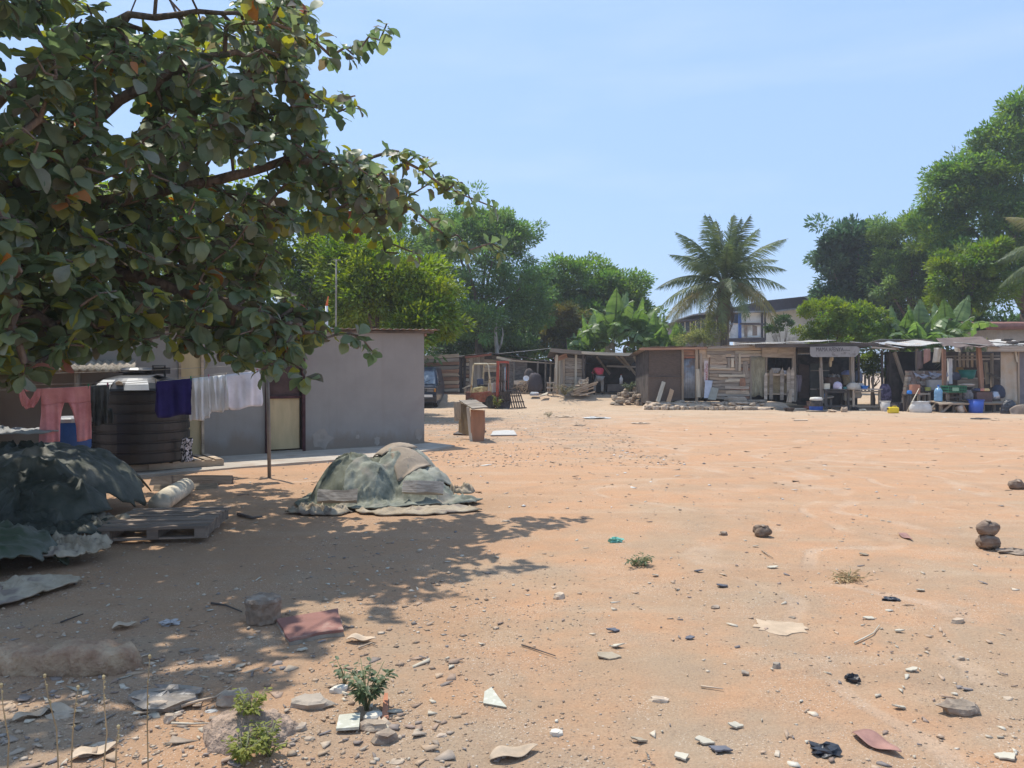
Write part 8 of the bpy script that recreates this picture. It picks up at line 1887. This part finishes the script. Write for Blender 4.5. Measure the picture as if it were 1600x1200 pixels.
sack('dark blue bag behind the shiny foil bag', 1559, 622, 31.6, .5, .55, cm('blackblue', (.05, .055, .08)), 27, 'bag', 'bag')
# hanging cloths from the ragged roof
for k, (x0, x1, t_, b0, b1, m_, lb) in enumerate(((1443, 1454, 545, 569, 563, cm('rose_brown_cloth', (.36, .21, .17)), 'rose-brown cloth hanging from the ragged roof edge'), (1460, 1472, 543.5, 566.5, 566, cm('cream_cloth', (.60, .56, .46)), 'cream cloth hanging askew beside the rose-brown one'), (1433, 1442, 548, 578, 575, cm('dim_brown', (.13, .10, .09)), 'dark brown sheet behind the hanging cloths'))):
    def f(u, v, q=(x0, x1, t_, b0, b1)):
        px = lerp(q[0], q[1], u) + (-3.5*v if k == 1 else 0); return P(px, lerp(q[2], lerp(q[3], q[4], u), v), 31.9 + k*.05) + Vector((0, .02*math.sin(u*9), 0))
    o = B().grid(f, 10, 8, .01).obj('hanging_cloth', m_, None, smooth=True, origin=P(x0, t_, 31.9)); tag(o, lb, 'cloth', 'cloths hung from the ragged roof')
# black bags and brown cloth at the right edge
bb = M('bin_bag', (.022, .022, .026), var=.3, scale=5, orand=.1, rough=.28, spec=.6, bump=1, bscale=9, bdist=.06)
sack('tall knotted black rubbish bag near the right edge', 1577, 658, 29.8, .55, .85, bb, 30, 'rubbish_bag', 'rubbish bag', group='black rubbish bags', d=.5)
sack('small slumped black rubbish bag in front of the tall one', 1588, 659, 29.5, .42, .30, bb, 31, 'rubbish_bag', 'rubbish bag', group='black rubbish bags', d=.3)
sack('black rubbish bag cut by the right edge under brown sacking', 1602, 658, 29.9, .7, .7, bb, 32, 'rubbish_bag', 'rubbish bag', group='black rubbish bags', d=.5)
c = P(1598, 640, 29.3)
def f(u, v): return (c.x - .42 + u*1.1, c.y - .06 + .18*v + .03*math.sin(u*11), c.z - .35 + .75*v*(.5+.5*u) + .05*math.sin(u*8+v*6))
o = B().grid(f, 18, 12, .02).obj('sacking', M('brown_sacking', (.30, .23, .17), orand=0, var=.2, bump=.6, bscale=20), None, smooth=True, origin=c); tag(o, 'brown sacking draped over the bags at the right edge', 'sacking')
# distant ladders of debris on the sand
for k, (px, py, s, m_, lb) in enumerate(((1530, 655, .35, wood_dark, 'low dark dirt patch of debris before the platform'), (720, 640, .25, rock_tan, 'clod near the van shadow'), (1000, 662, .3, rock_tan, 'low dry clod in the middle distance'), (880, 652, .4, wood_tan, 'brown flat debris in the middle distance'), (905, 665, .22, rock, 'small dark clod in the middle distance'))):
    crumple(lb, px, py, s, m_, 80+k, 'clod', 'clod', flat=.15, el=1.6)
# ------------------------------------------------------------------ the hot dusty air over the yard
hz = B().box((20, 70, 14), (360, 330, 32)).obj('haze', bpy.data.materials.new('dusty_air'), None)
hm_ = hz.data.materials[0]; hm_.use_nodes = True; hn = hm_.node_tree; hn.nodes.clear()
ho = hn.nodes.new('ShaderNodeOutputMaterial'); hv = hn.nodes.new('ShaderNodeVolumePrincipled')
hv.inputs['Color'].default_value = (.93, .95, 1, 1); hv.inputs['Density'].default_value = .0011; hv.inputs['Anisotropy'].default_value = .35
hn.links.new(hv.outputs[0], ho.inputs['Volume']); tag(hz, 'thin dusty haze in the air over the whole yard', kind='stuff')
